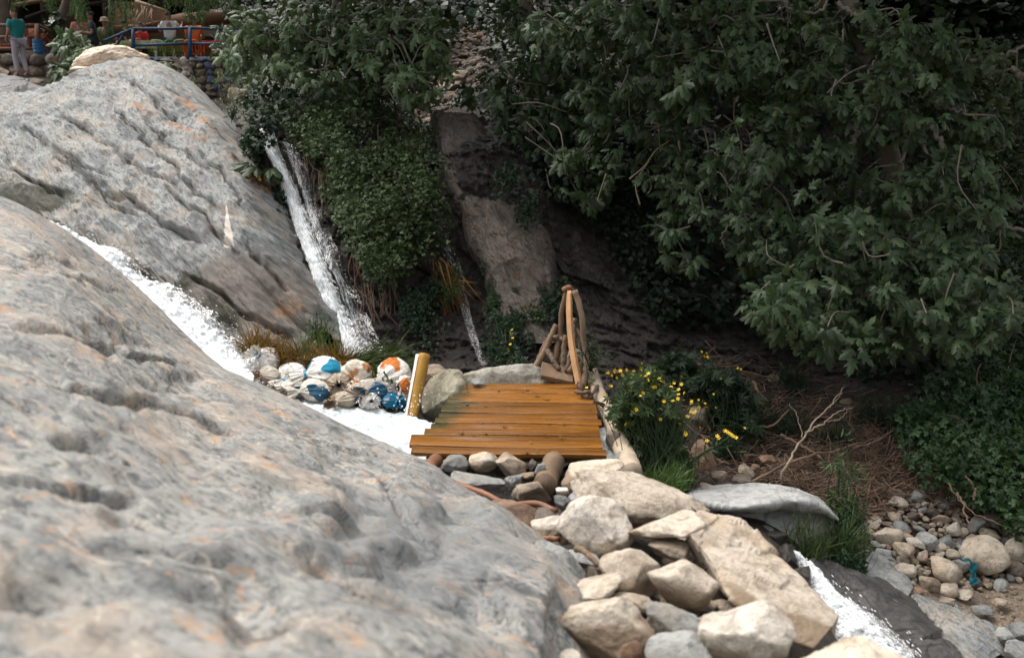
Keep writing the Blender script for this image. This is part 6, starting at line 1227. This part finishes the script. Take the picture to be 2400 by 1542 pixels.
# ------------------------------------------------------------------ terrace with the cafe
TZ = 2.34
def TG(px, z=TZ, d=28.): x = (px-1200)*d/F; v = ((z-CZ)/d+SP)/CP; return np.array([x, d*(CP+v*SP), z])
yf = TG(300, 2.6, 28)[1]
tx0, tx1 = -17.5, TG(568)[0]
tb = MB(); tb.box(((tx0+tx1)/2, yf+5.2, TZ-.6), (tx1-tx0, 10., 1.19)); tag(tb.build('terrace', M['earth']), kind='structure')
def rubble_wall(name, xa, xb, z0, z1, y, mats, seed, label, size=.26):
    r = np.random.RandomState(seed); t = thing(name, ((xa+xb)/2, y, z0), label, 'wall')
    MB().box(((xa+xb)/2, y+.08, (z0+z1)/2), (xb-xa, .2, z1-z0)).build('mortar', M['earth'], t)
    per = {m: ([], [], [0]) for m in mats}; z = z0
    while z < z1-.05:
        h = min(size*r.uniform(.6, 1.05), z1-z+.03); x = xa
        while x < xb:
            wd = size*r.uniform(.7, 1.7); m = mats[r.randint(len(mats))]; V, Fc = rock_arr(int(r.randint(90)), .4, 3)
            V = V*np.array([wd*.53, .17, h*.55])+np.array([x+wd/2, y-.04+r.normal()*.02, z+h/2]); L = per[m]; L[0].append(V); L[1].append(Fc+L[2][0]); L[2][0] += len(V); x += wd
        z += h*.96
    for m, (Vs_, Fs_, _) in per.items():
        if Vs_: mk('stonework', np.concatenate(Vs_), np.concatenate(Fs_), M[m], t)
M['bluestone'] = stone_mat('blue_painted_stone', (.19, .24, .36), (.15, .18, .28), (.11, .11, .12))
M['wallstone'] = stone_mat('dim_wall_stone', (.44, .35, .27), (.33, .265, .20), (.16, .125, .10))
rubble_wall('stone_wall', -16.5, TG(205)[0], 1.55, 2.70, yf-.1, ['wallstone', 'stone_dark'], 1, 'brown dry stone terrace wall behind the standing man', .34)
rubble_wall('stone_wall', TG(330)[0], TG(566)[0], 1.2, 2.60, yf-.1, ['wallstone', 'bluestone', 'wallstone'], 2, 'terrace wall with some stones painted blue, below the blue railing', .22)
# ledge the man stands on
for px, py, w, h, lb in [(30,187,70,24,'flat brown ledge stone under the standing man'),(70,192,60,20,'flat brown ledge stone right of the standing man'),(110,205,70,26,'brown stone at the foot of the wall below the fig bush'),(5,170,40,22,'pale brown stone at the far left edge')]:
    stone(px, py, w, h, 27.0, 'stone_tan', lb, ang=.6)
# railings
def rail(name, label, posts, rails, mat, group=None, r0=.055, r1=.04):
    t = thing(name, posts[0][0], label, 'railing', group)
    for a, b_ in posts: MB().tube(np.array([a, b_]), r0, 10).build('post', mat, t, smooth=True)
    for p in rails: MB().tube(np.array(p), r1, 8).build('rail', mat, t, smooth=True)
    return t
def Q(px, py, d=27.9): return P(px, py, d)
rail('metal_railing', 'blue painted railing along the front of the cafe terrace', [(Q(312,128), Q(312,67)), (Q(445,142), Q(445,66)), (Q(556,138), Q(556,66))],
     [[Q(312,68), Q(400,68), Q(445,66), Q(560,71)], [Q(314,107), Q(445,103)], [Q(445,103), Q(556,104)], [Q(338,138), Q(445,137)], [Q(312,68), Q(275,84), Q(244,97)], [Q(288,82), Q(272,110)], [Q(445,137), Q(590,138)], [Q(556,121), Q(590,121)]], M['bluepaint'])
rail('wooden_railing', 'red brown wooden railing beside the standing man', [(Q(86,128,28.2), Q(86,58,28.2)), (Q(-60,128,28.2), Q(-60,58,28.2)), (Q(116,116,30), Q(116,70,30))],
     [[Q(-60,60,28.2), Q(86,60,28.2)], [Q(-60,88,28.2), Q(86,88,28.2)], [Q(-60,115,28.2), Q(86,115,28.2)], [Q(88,59,28.2), Q(140,85,29.5)], [Q(88,105,28.2), Q(120,128,29)]], M['rustwood'], r0=.06, r1=.045)
for px0, px1, py0, py1, lb in [(66,82,68,116,'orange patterned cloth hung behind the standing man'),(96,130,80,126,'orange patterned cloth on the sloping rail right of the barrel'),(-10,34,103,112,'orange patterned strip along the railing at the left edge')]:
    a, b_ = P(px0, (py0+py1)/2, 29.0), P(px1, (py0+py1)/2, 29.4); hh = M_(py1-py0, 29)
    V = [p+np.array([0, .03*math.sin(i*1.3), s*hh/2]) for i, p in enumerate(np.linspace(a, b_, 12)) for s in (-1, 1)]
    V = V+[p+np.array([0, .02, 0]) for p in V]; Fc = []
    for j in range(11): Fc += [[2*j, 2*j+2, 2*j+3, 2*j+1], [24+2*j+1, 24+2*j+3, 24+2*j+2, 24+2*j], [2*j+1, 2*j+3, 24+2*j+3, 24+2*j+1], [2*j+2, 2*j, 24+2*j, 24+2*j+2]]
    tag(mk('hanging_cloth', V, Fc, M['pattern']), lb, 'cloth')
bar = thing('barrel', Q(92,128), 'tall blue plastic barrel beside the wooden railing', 'barrel')
bz = wloc(bar); hb = M_(34, 28); rb = M_(12, 28)
MB().lathe([(rb*.8,0),(rb*.9,hb*.08),(rb,hb*.3),(rb*.96,hb*.31),(rb*1.0,hb*.34),(rb*1.04,hb*.5),(rb,hb*.52),(rb*1.04,hb*.56),(rb*1.0,hb*.7),(rb*.95,hb*.72),(rb*1.,hb*.75),(rb*.92,hb*.93),(rb*.86,hb)], bz).build('body', M['bluebarrel'], bar, smooth=True)
MB().lathe([(rb*.95,hb*.93),(rb*.97,hb*.96),(rb*.95,hb*1.0)], bz).build('rim', M['bluebarrel'], bar, smooth=True)
for px, lb in [(125,'blue plastic crate on the terrace right of the barrel'),(168,'second blue plastic crate, half hidden behind the fig bush')]:
    c = Q(px, 133, 28.3); t = thing('crate', c-np.array([0, 0, .16]), lb, 'crate'); m = MB()
    for k in range(4): m.box(c+np.array([0, -.19, -.13+k*.085]), (.42, .02, .055)); m.box(c+np.array([0, .19, -.13+k*.085]), (.42, .02, .055)); m.box(c+np.array([-.21, 0, -.13+k*.085]), (.02, .40, .055)); m.box(c+np.array([.21, 0, -.13+k*.085]), (.02, .40, .055))
    m.box(c+np.array([0, 0, -.155]), (.40, .36, .02)); m.build('slats', M['bluebarrel'], t)
    m = MB()
    for sx in (-.2, .2):
        for sy in (-.18, .18): m.box(c+np.array([sx*1.04, sy*1.05, 0]), (.03, .03, .31))
    m.build('corner_posts', M['bluebarrel'], t)
# hut
hut = thing('hut', P(400,120,33), 'mud walled cafe hut with a thick earthen eave beam behind the terrace', 'hut'); hw = wloc(hut)
w0, w1 = P(262,100,33.5), P(640,100,33.5); yw = w0[1]
def slab(px0, py0, px1, py1, d, th=.3): a, b_ = P(px0, py0, d), P(px1, py1, d); return ((a[0]+b_[0])/2, a[1]+th/2, (a[2]+b_[2])/2), (abs(b_[0]-a[0]), th, abs(a[2]-b_[2]))
m = MB(); m.box((hw[0]+.4, yw+.3, TZ+.75), (w1[0]-w0[0], .5, 1.5)); m.build('wall', M['mud'], hut)
m = MB(); c, s = slab(470,68,522,96,33.3,.12); m.box((c[0], c[1]-.2, c[2]), s); m.build('wall_panel', M['concrete'], hut)
c, s = slab(478,86,507,98,33.2,.1); m = MB(); m.box((c[0], c[1]-.26, c[2]), s); m.build('window', M['darkwood'], hut)
pts = crom(P([255,330,400,470,530,640], [73,62,56,48,39,30], 32.6), 40); MB().tube(pts, .26+.03*np.array([perlin(np.array([i*.4, 2.2, 1.1])) for i in range(40)]), 12, True, .04, 3).build('eave_beam', M['mudbeam'], hut, smooth=True)
MB().box((P(450,0,36)[0], P(450,0,36)[1]+1.2, P(450,20,36)[2]+.5), (7.5, 5.5, .3), Matrix.Rotation(.12, 3, 'X')).build('roof', M['darkwood'], hut)
pav = thing('pavilion', P(130,125,33), 'dark timber pavilion sheltering the cafe behind the standing man', 'pavilion')
z3 = P(0,-60,33)[2]
for px in (-120, 30, 115, 258): a = P(px,128,33.); MB().tube(np.array([a, [a[0], a[1], z3]]), .09, 9).build('post', M['darkwood'], pav, smooth=True)
MB().tube(np.array([P(30,14,30.5), P(95,3,30.6), P(160,0,30.8)]), .07, 9).build('beam', M['mudbeam'], pav, smooth=True)
MB().tube(np.array([P(60,42,32.5), P(110,25,32.5), P(250,4,32.5)]), .05, 8).build('beam', M['darkwood'], pav, smooth=True)
MB().box((P(60,0,35)[0], P(60,0,35)[1]+.6, z3), (9.5, 7, .25)).build('roof', M['darkwood'], pav)
MB().box((P(60,0,38)[0], P(60,60,38)[1], TZ+1.6), (11, .25, 3.4)).build('back_wall', M['darkwood'], pav)
rp = thing('reed_screen', P(325,62,31.5), 'leaning woven reed screen above the mud hut', 'screen'); a = [P(262,3,31.5), P(318,6,31.5), P(388,30,31.6), P(386,47,31.6), P(325,62,31.4), P(262,62,31.5)]
V = np.array(a+[p+np.array([0, .08, 0]) for p in a]); mk('panel', V, [[0,1,2,3,4,5],[11,10,9,8,7,6]]+[[i, 6+i, 6+(i+1) % 6, (i+1) % 6] for i in range(6)], M['reed'], rp, smooth=False)
m = MB(); m.tube(np.array([P(258,80,31.4), P(258,0,31.4)]), .06, 8); m.build('pole', M['trunk'], rp, smooth=True)
m = MB(); m.tube(np.array([P(316,3,31.4), P(345,12,31.4), P(392,28,31.4)]), .05, 8); m.build('top_pole', M['drybranch'], rp, smooth=True)
m = MB(); rr = np.random.RandomState(4)
for i in range(16): x = 300+rr.uniform(0, 60); m.tube(np.array([P(x, 10+rr.uniform(0, 25), 31.35), P(x-rr.uniform(-14, 20), 50+rr.uniform(0, 14), 31.3)]), .015, 4)
m.build('loose_reeds', M['drybranch'], rp, smooth=True)
# willow
wt = thing('willow_tree', P(138,126,29.5), 'thick leaning willow trunk with strands hanging over the terrace', 'tree')
pts = crom(P([136,140,150,162,176], [126,95,60,20,-60], [29.5,29.5,29.4,29.3,29]), 30); MB().tube(pts, np.linspace(.30, .20, 30), 14, True, .05, 2).build('trunk', M['trunk'], wt, smooth=True)
st_ = []; pos = []; yy = []; rr = np.random.RandomState(15)
for x, bot, n in [(112,20,4),(118,14,3),(178,38,4),(186,64,5),(190,50,4),(172,25,3),(255,52,3),(262,46,3),(274,28,3),(292,62,4),(300,40,3),(392,20,3),(440,40,5),(455,48,5),(468,42,5),(482,30,4),(500,14,3),(410,12,3),(350,8,2),(520,20,4),(540,30,4),(30,14,3),(55,6,2)]:
    for i in range(n):
        x0 = x+rr.normal()*5; yb = bot+rr.normal()*7; d = 25.5+rr.normal()*.5; top = P(x0-4, -90, d); bt = P(x0+rr.normal()*4+3, yb, d); st_.append(([top, (top+bt)/2+rr.normal(size=3)*.05, bt], .008, .004))
        k = 46; t = rr.uniform(.3, 1, k)[:, None]; pos.append(top+(bt-top)*t+rr.normal(size=(k, 3))*.035); yy.append(np.array([0, -.1, -.8])+rr.normal(size=(k, 3))*.45)
pos, yy = np.concatenate(pos), np.concatenate(yy); branches(st_, 'strands', M['weed'], wt, 4)
leaves('foliage', LANCE, pos, nrm(yy), nrm(np.array([0, -1, .4])+rr.normal(size=(len(pos), 3))*.5), .13*rr.uniform(.7, 1.3, len(pos)), M['willow'], wt, 4)
q = rr.normal(size=(5200, 3))*np.array([3.6, 1.6, .6])+P(280, -190, 26.5); leaves('crown', LANCE, q, nrm(rr.normal(size=(5200, 3))), nrm(np.array([0, 0, 1])+rr.normal(size=(5200, 3))*.5), .42, M['willow'], wt, 5)
tt = thing('tree_trunk', P(10,120,31), 'dark tree trunk at the far left edge behind the railing', 'tree'); MB().tube(crom(P([12,10,8,6], [125,70,20,-60], 31), 20), np.linspace(.30, .24, 20), 12, True, .05, 6).build('trunk', M['trunk'], tt, smooth=True)
shrub(128,62,34,40,14,.12,IVY,'weeddark','rose shrub with one white bloom beside the willow trunk',461,d=29.2,rad=(.08,.18),per=22)
V, Fc = inst(FLOWER, P(122,50,29.0)[None], np.array([[1., 0, .2]]), np.array([[0, -.8, .5]]), .11); tag(mk('white_rose', V, Fc, M['white_petal'], smooth=False), 'single white rose bloom on the shrub by the willow', 'flower')
shrub(525,215,40,60,14,.08,LANCE,'willow','pale yellow weeds at the boulder shoulder below the blue wall',462,d=15.5,rad=(.06,.14),per=24)
shrub(545,262,30,40,10,.07,LANCE,'weed','green weeds behind the boulder shoulder near the waterfall lip',463,d=14.2,rad=(.06,.12),per=24)

# ------------------------------------------------------------------ people
def skin(name, pts, edges, radii, mat, parent, sub=2):
    pts = np.asarray(pts, float); base = wloc(parent); me = bpy.data.meshes.new(name); me.from_pydata([tuple(p-base) for p in pts], edges, [])
    o = bpy.data.objects.new(name, me); COL.objects.link(o); o.modifiers.new('s', 'SKIN').use_smooth_shade = True; s = o.modifiers.new('d', 'SUBSURF'); s.levels = s.render_levels = sub
    for v, rd_ in zip(me.skin_vertices[0].data, radii): v.radius = (rd_, rd_) if np.isscalar(rd_) else rd_
    me.skin_vertices[0].data[0].use_root = True
    dg = bpy.context.evaluated_depsgraph_get(); ev = bpy.data.meshes.new_from_object(o.evaluated_get(dg)); o.modifiers.clear(); o.data = ev; ev.materials.clear(); ev.materials.append(mat); ev.polygons.foreach_set('use_smooth', [True]*len(ev.polygons))
    o.parent = parent; return o
STAND = dict(pel=(0,0,.95), waist=(0,.01,1.10), chest=(0,.0,1.30), neck=(0,.0,1.475), shL=(.185,0,1.42), shR=(-.185,0,1.42), elL=(.235,.03,1.14), elR=(-.235,.03,1.14), wrL=(.245,-.05,.90), wrR=(-.245,-.05,.90), hiL=(.095,0,.92), hiR=(-.095,0,.92), knL=(.10,-.02,.50), knR=(-.10,-.02,.50), anL=(.105,.03,.09), anR=(-.105,.03,.09), toL=(.12,-.13,.04), toR=(-.12,-.13,.04), head=0.)
SIT = dict(STAND, pel=(0,0,.50), waist=(0,.02,.64), chest=(0,0,.84), neck=(0,-.02,1.01), shL=(.185,-.01,.96), shR=(-.185,-.01,.96), elL=(.24,-.06,.68), elR=(-.24,-.06,.68), wrL=(.17,-.30,.72), wrR=(-.17,-.30,.72), hiL=(.10,-.03,.48), hiR=(-.10,-.03,.48), knL=(.13,-.42,.48), knR=(-.13,-.42,.48), anL=(.13,-.40,.08), anR=(-.13,-.40,.08), toL=(.13,-.56,.04), toR=(-.13,-.56,.04))
def person(loc, yaw, label, pose, top, legs, skinm='skin', hair='hair', head_yaw=0., short=True, hat=None, longhair=False, group=None, scale=1., shorts=False, glasses=False):
    t = thing('person', loc, label, 'person', group); loc = np.array(loc); cy, sy = math.cos(yaw), math.sin(yaw)
    def X(p): p = np.asarray(p, float)*scale; return loc+np.stack([p[..., 0]*cy-p[..., 1]*sy, p[..., 0]*sy+p[..., 1]*cy, p[..., 2]], -1)
    J = {k: np.array(v, float) for k, v in pose.items() if k != 'head'}; nk = J['neck']; hy = head_yaw; ch, sh = math.cos(hy), math.sin(hy)
    def H(x, y, z): return nk+np.array([x*ch-y*sh, x*sh+y*ch, z])
    pts = [J['pel'], J['waist'], J['chest'], nk, H(0,-.01,.07), H(0,-.015,.15), H(0,-.005,.215), H(0,.0,.255)]; ed = [(i, i+1) for i in range(7)]; rad = [(.15,.11), (.135,.10), (.16,.11), .055, (.066,.075), (.078,.095), (.076,.092), (.05,.06)]
    def add(p, r, par): pts.append(np.array(p)); rad.append(r); ed.append((par, len(pts)-1)); return len(pts)-1
    add(H(0,-.125,.125), .012, 5)                        # nose
    for s in (-1, 1): add(H(s*.088,.01,.14), .014, 5)     # ears
    for S in 'LR':
        a = add(J['sh'+S], .062, 2); b_ = add(J['el'+S], .045, a); c = add(J['wr'+S], .03, b_); d = nrm(J['wr'+S]-J['el'+S]); side = 1 if S == 'L' else -1
        pm = add(J['wr'+S]+d*.06, (.036,.02), c)
        e = nrm(np.cross(d, [side, 0, 0.])+1e-6); 
        for k, (o, L_) in enumerate(((-.026,.068), (-.009,.08), (.009,.076), (.026,.06))):
            f1 = add(J['wr'+S]+d*.085+e*o, .0095, pm); f2 = add(J['wr'+S]+d*(.085+L_*.5)+e*o*1.1+np.array([-side*.008, 0, 0]), .0085, f1); add(J['wr'+S]+d*(.085+L_*.92)+e*o*1.1+np.array([-side*.024, 0, 0]), .0075, f2)
        th = add(J['wr'+S]+d*.035+e*-.035, .011, c); add(J['wr'+S]+d*.075+e*-.055, .0085, th)
        h = add(J['hi'+S], .09, 0); k_ = add(J['kn'+S], .06, h); an = add(J['an'+S], .042, k_); add(J['to'+S], .036, an)
    skin('body', X(np.array(pts)), ed, [tuple(np.array(r)*scale) if not np.isscalar(r) else r*scale for r in rad], M[skinm], t, 2)
    el = .62 if short else .97
    sp_ = [J['pel']+np.array([0, 0, -.02]), J['waist'], J['chest'], nk+np.array([0, 0, -.03])]; se = [(0, 1), (1, 2), (2, 3)]; sr = [(.175,.13), (.165,.125), (.19,.135), .075]
    for S in 'LR':
        a = J['sh'+S]; b_ = a+(J['el'+S]-a)*el; sp_ += [a, b_]; n = len(sp_); se += [(2, n-2), (n-2, n-1)]; sr += [.082, .068]
        if not short: sp_.append(J['el'+S]+(J['wr'+S]-J['el'+S])*.9); se.append((n-1, n)); sr.append(.045)
    skin('shirt', X(np.array(sp_)), se, [tuple(np.array(r)*scale) if not np.isscalar(r) else r*scale for r in sr], M[top], t, 2)
    tp_ = [J['pel']]; te = []; tr = [(.168,.125)]
    for S in 'LR':
        n = len(tp_); lowp = J['kn'+S]+(J['an'+S]-J['kn'+S])*(.15 if shorts else .93); tp_ += [J['hi'+S], J['kn'+S], lowp]; te += [(0, n), (n, n+1), (n+1, n+2)]; tr += [.108, .078, .075 if shorts else .06]
    skin('trousers', X(np.array(tp_)), te, [tuple(np.array(r)*scale) if not np.isscalar(r) else r*scale for r in tr], M[legs], t, 2)
    for S in 'LR': skin('shoe', X(np.array([J['an'+S]+np.array([0,.03,-.045]), J['an'+S]*.5+J['to'+S]*.5+np.array([0,0,-.02]), J['to'+S]+np.array([0,-.03,-.005])])), [(0, 1), (1, 2)], [.048*scale, (.05*scale, .045*scale), (.045*scale, .03*scale)], M['shoe'], t, 2)
    hc = H(0,.008,.19); V, Fc = ICO[4]; low = -.12 if not longhair else -1.4
    keep = (V[:, 2] > np.where(V[:, 1] < -.25, .38, low)); idx = -np.ones(len(V), int); idx[keep] = np.arange(keep.sum()); Fk = np.array([idx[f] for f in Fc if keep[f].all()])
    hv = V[keep]*np.array([.098, .118, .105 if not longhair else .15]); hv = np.stack([hv[:, 0]*ch-hv[:, 1]*sh, hv[:, 0]*sh+hv[:, 1]*ch, hv[:, 2]], -1)+hc; hv = hv*(1)+fbm(hv, 40, 2, 3)[:, None]*.008
    if hat is None or hat == 'cap': mk('hair', X(hv), Fk, M[hair], t)
    if hat:
        m = MB(); prof = [(.17,0),(.172,.006),(.11,.018),(.105,.08),(.085,.115),(.03,.13)] if hat != 'cap' else [(.10,0),(.106,.03),(.095,.08),(.05,.11),(.01,.115)]
        m.lathe([(a*scale, b_*scale) for a, b_ in prof], X(H(0,0,.19)), 24)
        if hat == 'cap': m.box(X(H(0,-.13,.195)), (.13, .10, .012))
        m.build('cap' if hat == 'cap' else 'hat', M['black' if hat == 'cap' else hat], t, smooth=True)
    for s in (-1, 1): m = MB(); m.add(X(H(s*.033,-.092,.165)+ICO[2][0]*.012), ICO[2][1]); m.build('eye', M['eye'], t, smooth=True)
    m = MB(); m.add(X(H(0,-.088,.085)+ICO[2][0]*np.array([.026,.012,.008])), ICO[2][1]); m.build('mouth', M['lip'], t, smooth=True)
    return t
mp = dict(STAND, knL=(.11,-.05,.50), anL=(.12,.0,.09), toL=(.15,-.15,.04), anR=(-.10,.08,.09), toR=(-.12,-.07,.04), elR=(-.24,.02,1.13), wrR=(-.27,-.12,.92), elL=(.25,.0,1.14), wrL=(.20,-.20,.98))
person(P(53,180,27), math.radians(-122), 'standing man in a teal t-shirt and grey trousers, head turned left', mp, 'teal', 'lilac', head_yaw=math.radians(38))
G2 = 'people at the cafe tables'
def at(px, d, dz=0): p = TG(px, TZ, d); return p+np.array([0, 0, dz])
person(at(198,29.4,.24), math.radians(10), 'fair woman in a dusty pink top sitting behind the fig bush', SIT, 'pink', 'khaki', 'skinpale', 'brownhair', head_yaw=.2, longhair=False, group=G2)
person(at(226,29.2,.26), math.radians(-60), 'bearded man in a dark navy polo looking left, beside the woman in pink', SIT, 'navy', 'black', head_yaw=-.3, group=G2)
person(at(255,30.0,.10), math.radians(170), 'person in a wide khaki sun hat and green top near the sloping blue rail', SIT, 'greencloth', 'khaki', hat='khaki', group=G2)
person(at(300,30.6,.05), math.radians(100), 'person in a black cap and black top behind the blue railing post', SIT, 'black', 'black', hat='cap', group=G2, shorts=True)
person(at(336,31.2,.0), math.radians(0), 'person in red seen low behind the floral table', SIT, 'red', 'black', group=G2)
wp = dict(SIT, elL=(.26,-.10,.74), wrL=(.30,-.34,.86), elR=(-.26,-.10,.72))
person(at(405,29.2,.26), math.radians(196), 'man in a white shirt seated from behind on a green chair, gesturing', dict(wp, elR=(-.30,-.16,.78), wrR=(-.34,-.36,.92)), 'white', 'denim', hair='hair', group=G2, shorts=True)
person(at(462,29.0,.14), math.radians(190), 'person in orange sitting in the orange plastic chair, seen from behind', SIT, 'orangecloth', 'black', group=G2)
# chairs and tables
def chair(loc, yaw, mat, label, group='plastic chairs on the terrace'):
    t = thing('plastic_chair', loc, label, 'chair', group); loc = np.array(loc); R = np.array(Matrix.Rotation(yaw, 3, 'Z'))
    def X(v): return np.asarray(v, float)@R.T+loc
    V = []; n = 9
    for i in range(n):
        for j in range(n): u, v = i/(n-1)-.5, j/(n-1)-.5; V.append((u*.46, v*.44-.02, .42-.05*(1-4*u*u)*(1-4*v*v)))
    F1 = gridF(n, n); V = np.array(V); V2 = np.concatenate([V, V-np.array([0, 0, .025])]); F2 = [list(map(int, f)) for f in F1]+[[int(q)+81 for q in f[::-1]] for f in F1]
    mk('seat', X(V2), F2, mat, t)
    m = MB()
    for i in range(5): x = (i-2)*.085; pts = crom(np.array([(x, .20, .42), (x*1.05, .25, .58), (x*1.0, .28, .74-.03*(i-2)**2*.3)]), 8); V_, F_ = tube_arr(pts, .018, 8); m.add(X(V_), F_)
    pts = crom(np.array([(-.24, .18, .44), (-.23, .26, .62), (-.15, .29, .73), (0, .30, .76), (.15, .29, .73), (.23, .26, .62), (.24, .18, .44)]), 26); V_, F_ = tube_arr(pts, .025, 8); m.add(X(V_), F_); m.build('backrest', mat, t, smooth=True)
    for sx in (-1, 1):
        pts = crom(np.array([(sx*.24, .24, .66), (sx*.26, .05, .64), (sx*.26, -.18, .63), (sx*.25, -.23, .55), (sx*.24, -.22, .42)]), 18); V_, F_ = tube_arr(pts, .022, 8); MB().add(X(V_), F_).build('armrest', mat, t, smooth=True)
        for sy in (-1, 1): V_, F_ = tube_arr(np.array([(sx*.21, sy*.19, .42), (sx*.25, sy*.25, 0)]), [.026, .02], 8); MB().add(X(V_), F_).build('leg', mat, t, smooth=True)
chair(at(408,29.3), math.radians(196), M['greenplastic'], 'green plastic chair under the man in the white shirt')
chair(at(428,29.0), math.radians(200), M['greenplastic'], 'green plastic chair close behind the white shirted man')
chair(at(290,29.6), math.radians(-80), M['greenplastic'], 'empty green plastic chair left of the blue railing post')
chair(at(458,28.7), math.radians(188), M['orangeplastic'], 'bright orange plastic chair at the right of the terrace')
chair(at(372,30.2), math.radians(20), M['greenplastic'], 'green plastic chair on the far side of the table')
def table(px, d, w_, label, clothm, legm):
    t = thing('cafe_table', at(px, d), label, 'table', 'cafe tables'); c = at(px, d)
    MB().box(c+np.array([0, 0, .72]), (w_, .8, .035), None, .01).build('top', M[legm], t)
    for sx in (-1, 1):
        for sy in (-1, 1): MB().tube(np.array([c+np.array([sx*(w_/2-.08), sy*.33, .70]), c+np.array([sx*(w_/2-.06), sy*.35, 0])]), .035, 10).build('leg', M[legm], t, smooth=True)
    nx = 24; V = []; 
    for i in range(nx*4):
        s = i/(nx*4)*4; k = int(s); f = s-k; cx_ = [(-1+2*f, -1), (1, -1+2*f), (1-2*f, 1), (-1, 1-2*f)][k]
        for z, e in ((.75, 1.0), (.745, 1.03), (.60, 1.04+.03*math.sin(i*.9)), (.52, 1.05+.05*math.sin(i*.9))): V.append(c+np.array([cx_[0]*w_/2*e, cx_[1]*.42*e, z]))
    n = nx*4; Fc = [[i*4+k, ((i+1) % n)*4+k, ((i+1) % n)*4+k+1, i*4+k+1] for i in range(n) for k in range(3)]+[[i*4 for i in range(n)]]
    tag(mk('tablecloth', V, Fc, M[clothm]), label.split(' with ')[1]+' draped over a cafe table', 'tablecloth')
table(338, 29.6, 1.15, 'white legged table with a faded floral tablecloth', 'floral', 'whiteplastic')
table(380, 31.0, 1.2, 'far table with a plain red tablecloth', 'red', 'whiteplastic')
table(505, 30.0, 1.0, 'right hand table with a bright red tablecloth half hidden by leaves', 'red', 'whiteplastic')
# teal scrap of cloth in the stone bank
V = []; pts = P([2252,2268,2280,2278,2282,2276], [1306,1312,1320,1336,1352,1368], 8.02)
for i, p in enumerate(crom(pts, 24)):
    for j in range(5): V.append(p+np.array([(j-2)*.012*(1+.5*math.sin(i*.7)), -.02+.014*math.sin(i*1.1+j*1.7), .006*math.cos(i+j)]))
V = np.array(V); V = np.concatenate([V, V+np.array([0, .006, 0])]); g1 = gridF(24, 5); tag(mk('cloth_scrap', V, np.concatenate([g1, g1[:, ::-1]+120]), M['scrap']), 'torn teal cloth scrap caught between the stones of the bank', 'cloth')
